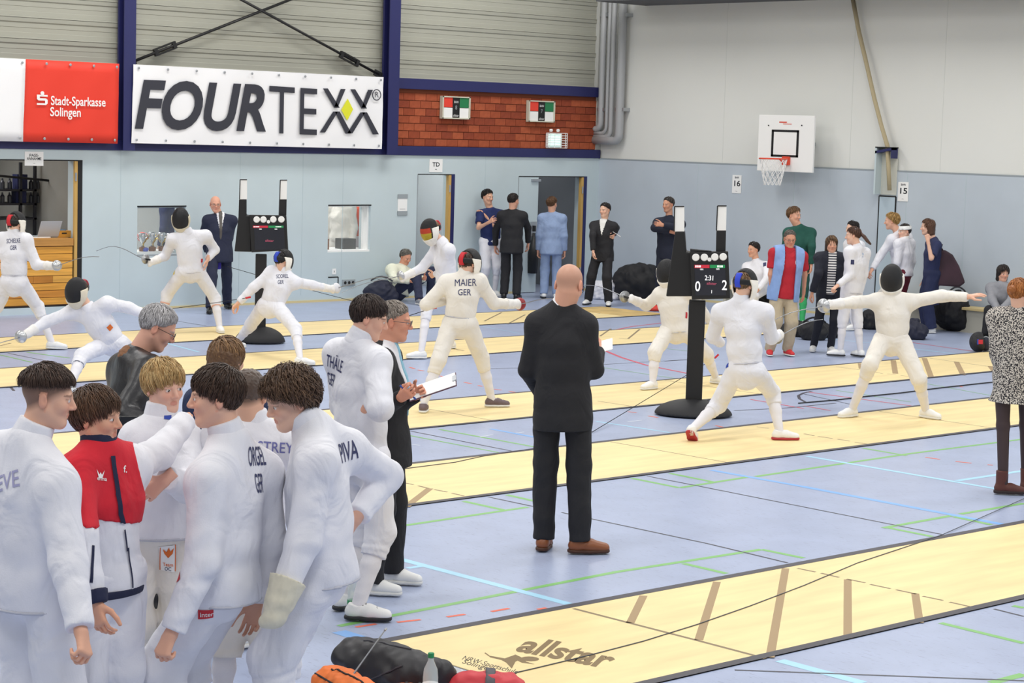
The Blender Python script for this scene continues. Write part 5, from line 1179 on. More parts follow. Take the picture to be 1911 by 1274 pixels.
tb = p.lift((246, 800), p.dep(p.wri['R'])-.05); tag(MB().obox(tb, p.r*.1, unit(UZ-p.d*.3)*.075, unit(p.d+UZ*.3)*.006).build('tablet', M_BLACK, bevel=.003, org=tb), 'black tablet held by the man in leather jacket', 'tablet')
p = Person('fencer in white kit with navy back lettering and crossed arms beside suited man', h=1.82, at=(664, 1130), build=.82, yaw=138, vox=.010, nk=(668, 640), hd=(689, 594), hyaw=88, hpitch=16, sR=(702, 674), eR=(710, 762, -1), wR=(690, 742, 1), eL=(640, 755, 1), handR=None, wL=(678, 770, 0, -.12), handL='relaxed', hdL=(.45, .75, .5), pnL=(-.2, -.2, 1), pel=(676, 852), fR=(668, 1132), fL=(640, 1112), fdR=82, hairc='2e2420', skin='e0b098')
p.skeleton_body(); p.hair('short', '302521', '54423a', n=750, th=.013, length=.05, seed=51, nape=(-.092, -.075), hl=(.078, .06), fringe=.2, wid=.0032); p.kit(-.1, .024, (.01, .032, .02, .02)); p.shoes(None, mat('sole_black', '26262a', rough=.6), lace=M_BLACK)
p.decal('jacket', (626, 675), .09, INKB, text='THÄLE', rot=-8, sx=.42); p.decal('jacket', (620, 708), .075, INKB, text='GER', rot=-6, sx=.5)
p = suit(Person('man in dark suit and pale blue tie writing on a clipboard', h=1.77, at=(712, 1082), build=.9, yaw=82, vox=.010, nk=(718, 650), hd=(736, 600), hyaw=84, hpitch=6, eR=(712, 765, -1), wR=(748, 742, -1), eL=(735, 760, 1), wL=(775, 738, -1), handR='curl', pel=(722, 815), fR=(693, 1086), fL=(733, 1066), fdR=78, fdL=74, hairc='8d8278', skin='d79a80', handL='relaxed'), C_BLACK, C_BLACK, shoe=shoe_white(), sole=mat('sole_white', 'e4e4e0', rough=.6))
p.hair('short', '7d736a', 'b5aca2', n=380, th=.008, length=.04, seed=61, nape=(-.09, -.04), hl=(.07, .07)); p.shirt_tie(.36, tie='8fc4da', k=.34); p.decal(p.parts['shoeR'], (700, 1074), (.11, .009), M_BLACK, rot=-22, name='stripe'); p.glasses(mat('wire', '6c6c70', rough=.3, metal=.8))
cb = p.lift((808, 722), p.dep(p.wri['L'])-.02); r = tag(empty('clipboard', cb), 'clipboard with white sheets held by the suited man with tie', 'clipboard'); a_, b_ = unit(p.vec((.93, .34, 0))), unit(p.vec((0, .25, -1))); n_ = np.cross(a_, b_); n_ = n_ if n_[2] > 0 else -n_
MB().obox(cb, a_*.15, b_*.11, n_*.003).build('board', mat('board_plum', '5a3a4a', rough=.6), r); MB().obox(cb+n_*.0045, a_*.145, b_*.105, n_*.0015).build('paper', M_PAPER, r); MB().obox(cb+a_*.14+n_*.009, a_*.012, b_*.04, n_*.005).build('clip', M_ALU, r)
q = p.lift((762, 735), p.dep(p.wri['R'])-.05); tag(MB().tube([q+p.vec((-.05, .05, 0)), q+p.vec((.045, -.03, .0))], .006, 8).build('pen', mat('pen_blue', '2c4fa0', rough=.4), org=q), 'blue pen held over the clipboard', 'pen')
p = suit(Person('tall bald man in black suit standing alone with back turned', h=1.90, at=(1052, 1004), build=.9, yaw=176, vox=.010, nk=(1050, 570), hd=(1062, 532), hyaw=158, hpitch=22, sL=(1003, 604), sR=(1092, 606), eL=(984, 690, 1), wL=(1010, 735, 1), eR=(1110, 690, 1), wR=(1116, 655, 1), pel=(1050, 740), fL=(1014, 1004), fR=(1082, 1010), fdL=172, fdR=100, hairc='a98674', fade=.45, skin='dba58c', hsz=1.05), C_BLACK, C_BLACK, hem=-.36, shoe=mat('shoe_brown', '8c5230', rough=.4), sole=mat('sole_brown', '4a2a1a', rough=.6))
p.ring('shirt_collar', cloth('shirt_e8e8ec', 'e8e8ec'), .064, .055, down=.0); p.glasses()
q = p.lift((1124, 646), p.dep(p.wri['R'])+.06); tag(MB().obox(q, p.r*.07+UZ*.02, unit(UZ*.3+p.d)*.1, UZ*.002).build('paper_sheet', M_PAPER, org=q), 'white paper held by the tall bald man', 'paper')
# --- fencers on the pistes
FEN = 'fencers on the pistes'
p = Person('masked fencer in red strapped mask seen from behind by the serving counter', h=1.76, at=(40, 645), build=.9, yaw=150, hipyaw=150, group=FEN, nk=(26, 436), hd=(28, 418), hyaw=140, fR=(97, 640), fL=(-50, 640), kR=(70, 572), kL=(-6, 572), pel=(26, 528), eR=(68, 494, -1), wR=(97, 496, -1), handR=None, eL=(-20, 490, -1), wL=(-40, 520, 1), fdR=80)
p.fencer(hem=0.16, glove='R', strap='c8202c'); p.hair('short', '2a211c', n=80, th=.012); p.decal('jacket', (25, 449), .055, INKB, text='SCHIELKE', sx=.55, bold=.01); p.decal('jacket', (25, 462), .055, INKB, text='GER', sx=.6, bold=.01)
epee('epee of the fencer by the serving counter pointing right', (108, 495), (184, 479), p)
p = Person('masked fencer with orange hip patches leaning low in a deep lunge', h=1.74, at=(165, 716), build=.9, yaw=-25, hipyaw=-30, group=FEN, vox=.011, nk=(168, 578), dn=-.1, hd=(146, 543), hyaw=-50, hroll=12, hpitch=12, fR=(130, 722), fL=(318, 690), kR=(152, 664), kL=(262, 675), pel=(212, 642), sR=(134, 582), sL=(200, 566), eR=(88, 600, -1), wR=(52, 622, -1), eL=(240, 574, 1), wL=(285, 592, 1), handR=None, fdR=-60, fdL=10)
p.fencer(hem=-0.02, glove='R', stripe='20243c', bib='e2d8c2', back=True, strap='a02838'); p.hair('short', '4a362a', n=0, th=.01); p.decal('jacket', (205, 611), (.055, .06), OR_P, rot=40); p.decal('breeches', (230, 610), (.05, .06), OR_P, rot=40); p.decal('jacket', (230, 610), (.05, .06), OR_P, rot=40)
epee('epee with large silver guard held out low beside the floor', (37, 629), (-40, 662), p, gr=.07)
p = Person('masked fencer facing forward with bare hand at hip before trophy window', h=1.80, at=(352, 606), build=.9, yaw=12, group=FEN, nk=(351, 436), hd=(338, 408), hyaw=-12, hpitch=16, fR=(298, 606), fL=(410, 610), kR=(312, 549), kL=(401, 556), pel=(356, 506), sR=(322, 446), sL=(384, 440), eR=(308, 478, 1), wR=(287, 487, -1), eL=(401, 466, 1), wL=(388, 482, -1), handR=None, handL='open', hdL=(-.2, -.9, .2), fdL=10)
p.fencer(hem=-0.04, white=M_FW, bib='d9d0b8', back=True, strap='303036', stripe='e0b0a0'); p.tee_glove('R'); p.hair('short', '3a2a22', n=0, th=.01); p.decal('jacket', (377, 486), (.06, .05), RED_P); p.decal('breeches', (325, 508), (.04, .06), mat('patch_yellow', 'e0c84a', rough=.7))
epee('epee with curved blade raised towards the serving counter', (270, 483), (181, 468), p, bend=.1, tipsign=1)
p = Person('masked fencer in blue strapped mask lunging with back lettering near scoreboard', h=1.68, at=(505, 668), build=.9, yaw=160, hipyaw=150, group=FEN, nk=(532, 508), hd=(527, 487), hyaw=130, hpitch=10, fR=(560, 670), fL=(440, 640), kR=(552, 614), kL=(468, 606), pel=(505, 572), eL=(462, 546, -1), wL=(440, 570, -1), handL='relaxed', eR=(582, 532, 1), wR=(612, 538, 1), handR=None, fdR=85, fdL=140)
p.fencer(hem=0.1, glove='R', strap='2743b8', mc='141416'); p.hair('short', '1d1817', n=60, th=.014); p.decal('jacket', (527, 515), .05, INKB, text='SCOREL', sx=.6, bold=.005); p.decal('jacket', (524, 526), .048, INKB, text='GER', sx=.6, bold=.005)
epee('epee with round white-rimmed guard crossing towards the seated man', (630, 537), (731, 516), p, gm=mat('guard_white', 'd8d8dc', rough=.4))
p = Person('masked fencer with black red gold mask leaning forward beside narrow doorway', h=1.76, at=(800, 662), build=.9, yaw=-66, hipyaw=-60, group=FEN, nk=(826, 454), dn=-.05, hd=(806, 430), hyaw=-58, hpitch=14, fR=(786, 658), fL=(842, 640), kR=(797, 572), kL=(850, 580), pel=(836, 545), eR=(788, 500, -1), wR=(760, 514, -1), eL=(838, 505, 1), wL=(813, 512, 1), handR=None, handL='relaxed', fdR=-80)
p.fencer(hem=0.12, glove='R', flag=True, bib='e8e4dc', mc='101012'); p.hair('short', '7a5a3e', n=0, th=.01)
epee('epee crossing in front of the seated man in cream jacket', (746, 515), (640, 545), p)
p = Person('masked fencer in red strapped mask and grey shoes seen from behind', h=1.74, at=(855, 752), build=.9, yaw=168, hipyaw=160, group=FEN, vox=.011, nk=(866, 515), hd=(874, 492), hyaw=140, hpitch=8, fL=(790, 756), fR=(918, 746), kL=(818, 672), kR=(899, 668), pel=(858, 604), sL=(834, 526), sR=(894, 524), eR=(922, 566, 1), wR=(956, 567, 1), eL=(795, 568, -1), wL=(835, 560, 1), handR=None, fdR=100, fdL=175)
p.fencer(hem=0.14, white=M_FW2, glove='R', strap='c8202c', shoe=mat('shoe_grey', '6b5a5e', rough=.6)); p.hair('short', '3c2a20', n=90, th=.014, nape=(-.085, -.09)); p.decal('jacket', (869, 527), .07, INKB, text='MAIER', sx=.8, bold=0); p.decal('jacket', (867, 545), .065, INKB, text='GER', sx=.8, bold=.006)
epee('epee with dark red guard pointing behind the bald man', (972, 567), (1050, 560), p, gm=mat('guard_red', '8c1a24', rough=.4))
p = Person('masked fencer half hidden behind the standing scoreboard', h=1.74, at=(1265, 712), build=.9, yaw=-8, group=FEN, nk=(1252, 535), hd=(1246, 508), hyaw=-28, hpitch=8, fR=(1218, 714), fL=(1336, 704), kR=(1222, 658), kL=(1318, 660), pel=(1262, 616), sR=(1232, 548), eR=(1206, 570, 1), wR=(1184, 560, -1), eL=(1305, 570, 1), wL=(1325, 600, 1), handR=None, fdR=-40, fdL=60)
p.fencer(hem=-0.04, white=M_FW2, glove='R'); p.hair('short', '3a2a22', n=0, th=.01); p.decal('jacket', (1281, 588), (.03, .07), RED_P)
epee('epee pointing towards the woman in black trouser suit', (1164, 553), (1092, 532), p, tipsign=1)
p = Person('masked fencer in blue strapped mask seen from behind with red shoe sole', h=1.78, at=(1385, 808), build=.9, yaw=168, hipyaw=165, group=FEN, vox=.010, nk=(1382, 562), hd=(1388, 532), hyaw=150, hpitch=6, fL=(1292, 800, .04), fR=(1455, 806), kL=(1340, 756), kR=(1441, 732), pel=(1392, 692), sL=(1344, 582), sR=(1428, 582), eL=(1330, 628, 1), wL=(1345, 640, 1), eR=(1440, 630, 1), wR=(1452, 626, 1), handR=None, handL=None, fdR=105, fdL=165, ftL=38)
p.fencer(hem=0.12, glove='R', strap='2743c8', sole=mat('sole_red', 'b03038', rough=.6)); p.hair('short', '6a5038', '9a7a58', n=200, th=.012, seed=4); p.decal(p.parts['soleL'], (1291, 806), .05, M_WHITE, text='Kempa', rot=-78, sx=.6, off=.004); p.decal('breeches', (1357, 682), (.045, .045), BLUE_P)
epee('epee of the fencer in front of the standing scoreboard', (1452, 628), (1534, 596), p, tipsign=1)
p = Person('masked fencer with orange hip patch and one arm stretched out bare-handed', h=1.80, at=(1660, 768), build=.9, yaw=8, group=FEN, vox=.010, fR=(1590, 764), fL=(1728, 766), pel=(1664, 636), nk=(1667, 550), hd=(1665, 520), hyaw=-6, hpitch=14, eR=(1593, 564, -1), wR=(1556, 568, -1), eL=(1758, 552, 1), wL=(1806, 554, -1), kR=(1624, 680), kL=(1715, 707), handL='open', hdL=(.95, .25, .1), pnL=(0, 1, .3), handR=None, fdR=-40, fdL=50)
p.fencer(hem=0.02, white=M_FW2, glove='R', bib='ece8e0'); p.hair('short', '3a2a22', n=0, th=.01); p.decal('jacket', (1688, 634), (.05, .075), OR_P)
epee('epee with bright round guard beside the woman in striped top', (1535, 571), (1440, 600), p, gr=.075)
# --- people along the walls
p = suit(Person('bald man in navy suit leaning on the wall beside the trophy window', h=1.74, at=(402, 574), yaw=6, hd=(402, 381), hpitch=8, hyaw=8, fR=(392, 575), fL=(424, 566), eR=(377, 440, 1), wR=(392, 486, -1), eL=(428, 445, 1), wL=(402, 488, -1), skin='e0a890', handR=None), C_NAVYS, C_NAVYS); p.shirt_tie(.3, tie='55504c', k=.2); p.glasses()
q = p.lift((404, 490), p.dep(p.wri['L'])-.08); tag(MB().obox(q, p.r*.07, p.d*.04, UZ*.1).build('violet_pouch', mat('cloth_violet', '3a2fa0', rough=.7), bevel=.02, org=q), 'blue violet pouch held by the bald man in navy suit', 'bag')
p = Person('man in cream jacket and jeans sitting on the floor against the wall', h=1.76, at=(765, 556), yaw=42, pel=(742, 545), dpel=.25, nk=(748, 500), dn=.1, hd=(757, 480), hyaw=40, hpitch=22, kR=(778, 516), kL=(806, 506), fR=(782, 560), fL=(802, 552), eR=(735, 520, -1), wR=(765, 524, -1), eL=(778, 522, -1), wL=(790, 520, -1), skin='d99c80', hairc='6d6862')
p.skeleton_body(); p.hair('short', '6a665f', '9a948c', n=120, th=.016, length=.05); p.top('puffer_jacket', cloth('cream', 'e3e4cf'), ease=.04, hem=-.1, collar=.07, sl=(.035, .03, .03, .025), fold=.008); p.bottoms('jeans', C_JEANS); p.shoes(mat('shoe_greyish', '8b8d92', rough=.7))
p = Person('youth in navy T-shirt and white breeches leaning on wall with crossed arms', h=1.79, at=(912, 553), yaw=22, hyaw=45, hd=(910, 368), eR=(893, 425, -1), wR=(912, 415, -1), eL=(925, 425, -1), wL=(905, 402, -1), skin='d9a98f', hairc='1e1917')
p.skeleton_body(); p.hair('short', '211a18', n=160, th=.016, length=.05, fringe=.4); p.top('tshirt', cloth('royal', '1c2a5c'), hem=-.12, sleeve=.34, collar=.01); p.bottoms('breeches', M_FW, to='knee', e=(.02, .03, .02, .02), up=.12); p.socks(); p.shoes()
p = suit(Person('man in black suit with back turned at the grey door leaf', h=1.79, at=(952, 558), yaw=172, hyaw=140, hd=(958, 375), eR=(985, 425, 1), eL=(925, 430, 1), hairc='2b2422', skin='d8a48c', build=.95), C_BLACK, C_BLACK, hem=-.3); p.hair('short', '2c2523', n=140, th=.01, length=.04)
p = suit(Person('man in pale blue suit with back turned in the double doorway', h=1.74, at=(1026, 557), yaw=178, hyaw=150, hd=(1030, 381), hairc='5c4232', skin='dba88e', build=.93), C_LBLUE, C_LBLUE, hem=-.3, shoe=shoe_white()); p.hair('short', '60452f', n=140, th=.014, length=.04)
p = suit(Person('woman in black trouser suit smiling with papers in hand', h=1.69, at=(1114, 562), yaw=-14, hyaw=-38, hd=(1129, 392), eR=(1106, 440, -1), wR=(1107, 468, -1), eL=(1150, 425, 1), wL=(1146, 437, -1), fR=(1098, 560), fL=(1136, 563), pel=(1125, 472), hairc='1f1918', build=.92), C_BLACK, C_BLACK, shoe=shoe_white(), hem=-.26); p.hair('pony', '211b1a', n=140, th=.01, length=.06, nape=(-.09, -.06)); p.shirt_tie(.26, shirt='ecebe8', k=.22); p.ponytail([(0, -.1, .06), (.03, -.125, .02), (.03, -.12, -.06), (.02, -.1, -.13)], [.022, .03, .026, .008], '211b1a')
q = p.lift((1147, 434), p.dep(p.wri['L'])-.05); tag(MB().obox(q, unit(p.vec((.8, -.5, 0)))*.12, p.d*.06, unit(p.vec((.5, .8, 0)))*.003).build('paper_sheet', M_PAPER, org=q), 'white sheets held by the woman in black suit', 'paper')
p = Person('man in dark navy jacket with crossed arms against the right wall', h=1.76, at=(1243, 574), yaw=-18, hyaw=-40, hd=(1247, 382), eR=(1222, 425, -1), wR=(1250, 432, -1), eL=(1266, 425, -1), wL=(1238, 420, -1), skin='cf9a80', hairc='3c3632')
p.skeleton_body(); p.hair('short', '3d3733', '6a625c', n=140, th=.012, length=.04); p.top('jacket', cloth('dark_navy', '1d2234'), ease=.03, hem=-.22, collar=.075, sl=(.028, .026, .024, .02)); p.bottoms('trousers', cloth('dark_navy2', '1b2030')); p.shoes(mat('shoe_black', '1b1a1b', rough=.35), M_BLACK)
p = Person('young fencer in white jacket sitting on the bench by the wall', h=1.62, at=(1402, 594), yaw=-28, pel=(1415, 538), dpel=.25, nk=(1412, 490), hd=(1406, 466), hyaw=-48, kR=(1388, 548), kL=(1408, 552), fR=(1390, 596), fL=(1408, 598), eR=(1398, 520, -1), wR=(1392, 540, -1), eL=(1432, 518, -1), wL=(1415, 540, -1), skin='d9a488', hairc='2a201c')
p.skeleton_body(); p.hair('short', '2b211d', n=140, th=.014, length=.045); p.top('jacket', M_FW, hemline=True, hem=-.1, collar=.075); p.bottoms('breeches', M_FW, to='knee'); p.socks(); p.shoes(); p.decal('jacket', (1427, 493), (.05, .07), INKB)
p = Person('youth in dark green jacket and green socks behind the red polo man', h=1.78, at=(1486, 600), yaw=24, hyaw=58, hd=(1482, 402), fL=(1497, 600), eL=(1515, 460, -1), wL=(1514, 492, 1), skin='dba68c', hairc='6a4c34')
p.skeleton_body(); p.hair('short', '6b4e36', '96744f', n=160, th=.018, length=.06, fringe=.4); p.top('track_jacket', cloth('green', '1c5146'), ease=.024, hem=-.18, collar=.06); p.bottoms('shorts', cloth('green2', '1a4a40'), to='knee'); p.socks(cloth('green_sock', '2f9a5c')); p.shoes()
p = Person('man in red polo and cargo trousers with blue sweater over shoulders', h=1.64, at=(1452, 654), yaw=16, hyaw=14, hpitch=12, hd=(1474, 446), nk=(1472, 466), pel=(1462, 545), fR=(1436, 653), fL=(1469, 653), eR=(1438, 512, -1), wR=(1440, 545, 1), eL=(1502, 512, 1), wL=(1500, 545, 1), build=1.12, skin='cf967c', hairc='5a524c')
p.skeleton_body(); p.hair('short', '5d554e', n=120, th=.008, length=.035); p.top('polo_shirt', cloth('polo_red', 'b31f2e'), hem=-.14, sleeve=.36, collar=.035, ease=.018, fat=.015); p.bottoms('cargo_trousers', cloth('khaki', 'b5a78e'), e=(.02, .034, .034, .034)); p.shoes(mat('shoe_red', 'd23238', rough=.6)); p.glasses()
def drape(f):
    x, y, z = f.ax[0][:, None, None]-p.nk[0], f.ax[1][None, :, None]-p.nk[1], f.ax[2][None, None, :]-p.nk[2]; D = lambda v: x*v[0]+y*v[1]+z*v[2]
    l = np.abs(D(p.srt)); f.F = np.maximum(f.F, np.maximum(np.where(D(p.sfw) > -.02, .075+.06*np.clip(-D(p.up)-.1, 0, 1)-l, -1), l-.2).astype(np.float32))
p.top('draped_sweater', cloth('sky_knit', '86a3d4'), ease=.05, hem=-.2, sleeve=0, collar=.0, fat=.015, fold=.006, keep=drape)
p.decal('polo_shirt', (1487, 491), .06, M_WHITE, poly=[(-.4, .5), (0, .3), (.4, .5), (.45, -.1), (.2, -.5), (-.2, -.5), (-.45, -.1)], name='emblem'); p.decal('polo_shirt', (1459, 482), .03, M_WHITE, text='B.A', bold=.01)
STRIPE = mat('cloth_striped', 'e6e4e2', rough=.85)
def stripes():
    nt = STRIPE.node_tree; t = nt.nodes.new('ShaderNodeTexCoord'); w = nt.nodes.new('ShaderNodeTexWave'); w.bands_direction = 'Z'; w.inputs['Scale'].default_value = 9.5
    r = nt.nodes.new('ShaderNodeValToRGB'); r.color_ramp.interpolation = 'CONSTANT'; r.color_ramp.elements[0].color = lin('262a3a'); r.color_ramp.elements[1].position = .42; r.color_ramp.elements[1].color = lin('e6e4e2')
    nt.links.new(t.outputs['Object'], w.inputs['Vector']); nt.links.new(w.outputs['Fac'], r.inputs[0]); nt.links.new(r.outputs[0], nt.nodes['Principled BSDF'].inputs['Base Color'])
stripes()
p = Person('woman in striped top and long dark cardigan beside the ponytailed fencer', h=1.58, at=(1534, 648), yaw=6, hyaw=10, hd=(1552, 456), nk=(1553, 474), pel=(1548, 545), fR=(1518, 646), fL=(1550, 648), eR=(1527, 512, -1), wR=(1516, 545, -1), eL=(1578, 512, 1), wL=(1566, 535, -1), build=.95, skin='d8a48a', hairc='38271e')
p.skeleton_body(); p.hair('long', '3a2a22', 'a07848', n=200, th=.012, length=.1); p.top('striped_top', STRIPE, hem=-.05, collar=.02, sleeve=0, ease=.014)
def cardi(f):
    x, y, z = f.ax[0][:, None, None]-p.nk[0], f.ax[1][None, :, None]-p.nk[1], f.ax[2][None, None, :]-p.nk[2]; D = lambda v: x*v[0]+y*v[1]+z*v[2]
    f.F = np.maximum(f.F, np.minimum(.055-np.abs(D(p.srt)), D(p.sfw)-.0).astype(np.float32))
p.top('cardigan', cloth('ink_navy', '1b1e2c'), ease=.03, hem=-.42, collar=.0, fold=.005, sl=(.022, .022, .022, .022), keep=cardi); p.bottoms('trousers', cloth('ink_navy2', '1a1c28'), e=(.006, .012, .014, .016)); p.shoes()
p = Person('ponytailed fencer in white kit with badge on sleeve seen from the side', h=1.64, at=(1586, 656), yaw=-128, hyaw=-92, hd=(1592, 440), nk=(1601, 462), pel=(1590, 538), fL=(1568, 655), fR=(1606, 656), eL=(1588, 512, -1), wL=(1564, 532, -1), eR=(1612, 512, 1), hairc='4a3024', fdL=-100, build=.95, handL='curl')
p.skeleton_body(); p.hair('pony', '4a3126', '6e4c38', n=180, th=.01, length=.07, nape=(-.09, -.05)); p.ponytail([(0, -.1, .03), (.0, -.15, -.02), (.0, -.19, -.08), (0, -.235, -.13)], [.02, .026, .024, .012], '4a3126'); p.top('jacket', M_FW, hemline=True, hem=-.1, collar=.07); p.bottoms('breeches', M_FW, to='knee', e=(.014, .02, .02, .02)); p.socks(); p.shoes(None, mat('sole_black', '26262a', rough=.6)); p.decal('jacket', (1591, 489), (.05, .06), INKB); p.decal('jacket', (1610, 476), .06, mat('print_sky', '8fb0d8', rough=.8), text='EN\nR', sx=.8)
p = Person('dark-haired fencer partly hidden behind the ponytailed fencer', h=1.62, top=(1596, 414), yaw=-60, hairc='1f1918'); p.skeleton_body(); p.hair('short', '201a19', n=120, th=.014, length=.05); p.top('jacket', M_FW, hemline=True, hem=-.1, collar=.07); p.bottoms('breeches', M_FW, to='knee'); p.socks(); p.shoes()
p = Person('blond fencer in white kit walking past the hatch door reaching down', h=1.78, top=(1668, 394), yaw=-128, hyaw=-96, hd=(1664, 413), eL=(1642, 478, -1), wL=(1628, 502, -1), pel=(1684, 510), nk=(1678, 436), hairc='a07a44', skin='dfae94'); p.skeleton_body(); p.hair('short', 'a58048', 'd0ae74', n=180, th=.018, length=.06); p.top('jacket', M_FW, hemline=True, hem=-.1, collar=.075); p.bottoms('breeches', M_FW2, to='knee'); p.socks(); p.shoes(); p.decal('jacket', (1688, 452), .07, INKP, text='FRBUN\nI', sx=.6)
p = Person('fencer in white headband behind the blond fencer and dark red coat', h=1.66, top=(1690, 412), push=.35, yaw=-120, hyaw=-60, hd=(1688, 432), hairc='2a2220'); p.skeleton_body(); p.hair('short', '2c2422', n=60, th=.01); p.ring('scarf', M_WHITE, .07, .05); p.top('jacket', M_FW, hemline=True, hem=-.1, collar=.06); p.bottoms('trousers', cloth('maroon', '6a2030')); p.shoes()
f = p.hf((-.12, -.13, .0), (.12, .12, .13), .0085); f.ell((0, -.012, .035), (.09, .108, .1), 0); f.ell((0, -.012, .035), (.08, .1, .09), 0, op='cut'); f.half((0, 0, .03), (0, 0, -1)); f.half((0, 0, .09), (0, 0, 1)); p.hput('headband', f, M_WHITE)
p = Person('woman in long navy dress carrying a large dark shoulder bag', h=1.68, at=(1734, 621), yaw=-74, hyaw=-84, hd=(1731, 424), eL=(1738, 482, -1), wL=(1731, 446, -1), handL='fist', hairc='54382a', build=.95, fdL=-80, fdR=-70); p.skeleton_body(); p.hair('bob', '573b2c', '7d5a44', n=180, th=.014, length=.06); p.top('long_dress', cloth('dress_navy', '232b50'), ease=.02, hem=-.9, sleeve=.42, collar=.02, flare=.0); p.bottoms('trousers', cloth('dress_navy2', '222a4c'), e=(.02, .03, .04, .05)); p.shoes()
q = p.lift((1764, 500), p.dep(p.pel)-.02); r = tag(empty('shoulder_bag', q), 'large dark maroon and black shoulder bag hanging at the navy dress', 'bag'); bp = [q+p.r*x+UZ*z-p.d*.09 for x, z in ((-.14, .24), (-.02, .27), (.1, .2), (.2, .04), (.3, -.2), (.22, -.27), (-.1, -.26), (-.2, -.24))]
MB().prism(bp, p.d*.17).build('bag_body', mat('bag_maroon_black', '35202a', rough=.75, noise=.4, nscale=2.5), r, bevel=.03); a_ = p.sho['L']+UZ*.06; MB().tube([q+UZ*.2-p.r*.1, a_+p.r*.08-UZ*.05, a_, q+UZ*.22-p.r*.02], .012, 6).build('strap', mat('bag_strap', '3a2228', rough=.7), r)
p = Person('woman in grey coat with dark hair sitting forward on the bench', h=1.66, at=(1845, 622), yaw=-24, pel=(1876, 580), dpel=.4, nk=(1870, 532), dn=-.15, hd=(1872, 510), hyaw=24, hpitch=8, kR=(1845, 578), kL=(1872, 582), fR=(1838, 624), fL=(1866, 626), eR=(1852, 560, -1), wR=(1862, 576, -1), eL=(1888, 560, -1), wL=(1870, 576, -1), skin='dca890', hairc='231d1c'); p.skeleton_body(); p.hair('bob', '261f1e', '40332f', n=220, th=.016, length=.08, fringe=.5); p.top('coat', cloth('grey_wool', '8f9096'), ease=.03, hem=-.2, collar=.03, sl=(.026, .026, .026, .022)); p.bottoms('trousers', C_BLACK, e=(.008, .014, .014, .014)); p.shoes(mat('shoe_black', '1b1a1b', rough=.35), M_BLACK)
DRS = mat('dress_print', 'c9c2b8', rough=.85)
def dots():
    nt = DRS.node_tree; t = nt.nodes.new('ShaderNodeTexCoord'); n = nt.nodes.new('ShaderNodeTexNoise'); n.inputs['Scale'].default_value = 105; n.inputs['Detail'].default_value = 1; r = nt.nodes.new('ShaderNodeValToRGB'); r.color_ramp.interpolation = 'CONSTANT'
    r.color_ramp.elements[0].color = lin('25232a'); r.color_ramp.elements[1].position = .5; r.color_ramp.elements[1].color = lin('cfc8be'); nt.links.new(t.outputs['Object'], n.inputs['Vector']); nt.links.new(n.outputs['Fac'], r.inputs[0]); nt.links.new(r.outputs[0], nt.nodes['Principled BSDF'].inputs['Base Color'])
dots()
p = Person('red-haired woman in speckled short dress, dark tights and brown boots', h=1.71, at=(1882, 905), yaw=178, vox=.010, hyaw=150, hd=(1902, 548), nk=(1902, 580), pel=(1893, 700), fL=(1872, 905), fR=(1915, 900), fdL=100, eL=(1862, 660, -1), wL=(1872, 700, 1), build=.95, hairc='a05a2c', skin='e2b49c')
p.skeleton_body(); p.hair('bun', 'a0602f', 'cf8e54', n=320, th=.012, length=.06); p.top('dress', DRS, ease=.022, hem=-.42, collar=.0, flare=.07, sl=(.024, .024, .024, .03), fold=.004); p.bottoms('tights', mat('tights_black', '3a2a2c', rough=.6), e=(-.004, -.002, .0, .004), fold=.0005); p.shoes(mat('boot_brown', '5a2f26', rough=.6), mat('boot_sole', '2e211e', rough=.7), kind='boot')
# --- people seen through the wall windows
def room_person(label, px, h, yaw, dy, build):
    P0 = on_y(px, YW+dy); q = Person(label, h=h, yaw=yaw, pos=(P0[0], YW+dy, 0)); q.skeleton_body(); build(q); return q
def kit(m, tm=None, hc='3a2a22', **k):
    def b(q): q.hair('short', hc, n=60, th=.014); q.top('jacket', m, hem=-.12, collar=.07, **k); q.bottoms('breeches', tm or M_FW, to='knee'); q.socks(); q.shoes()
    return b
room_person('fencer in white kit standing behind the right wall window', (636, 430), 1.86, -30, .85, kit(M_FW2, M_FW2))
room_person('person in bright orange jacket behind the right wall window', (662, 430), 1.82, -45, .9, kit(cloth('orange', 'e8562a'), M_FW))
room_person('person in navy top behind the trophies in the wall window', (318, 420), 1.84, -120, 1.3, kit(cloth('deep_navy', '232c55'), cloth('deep_navy2', '20253c')))
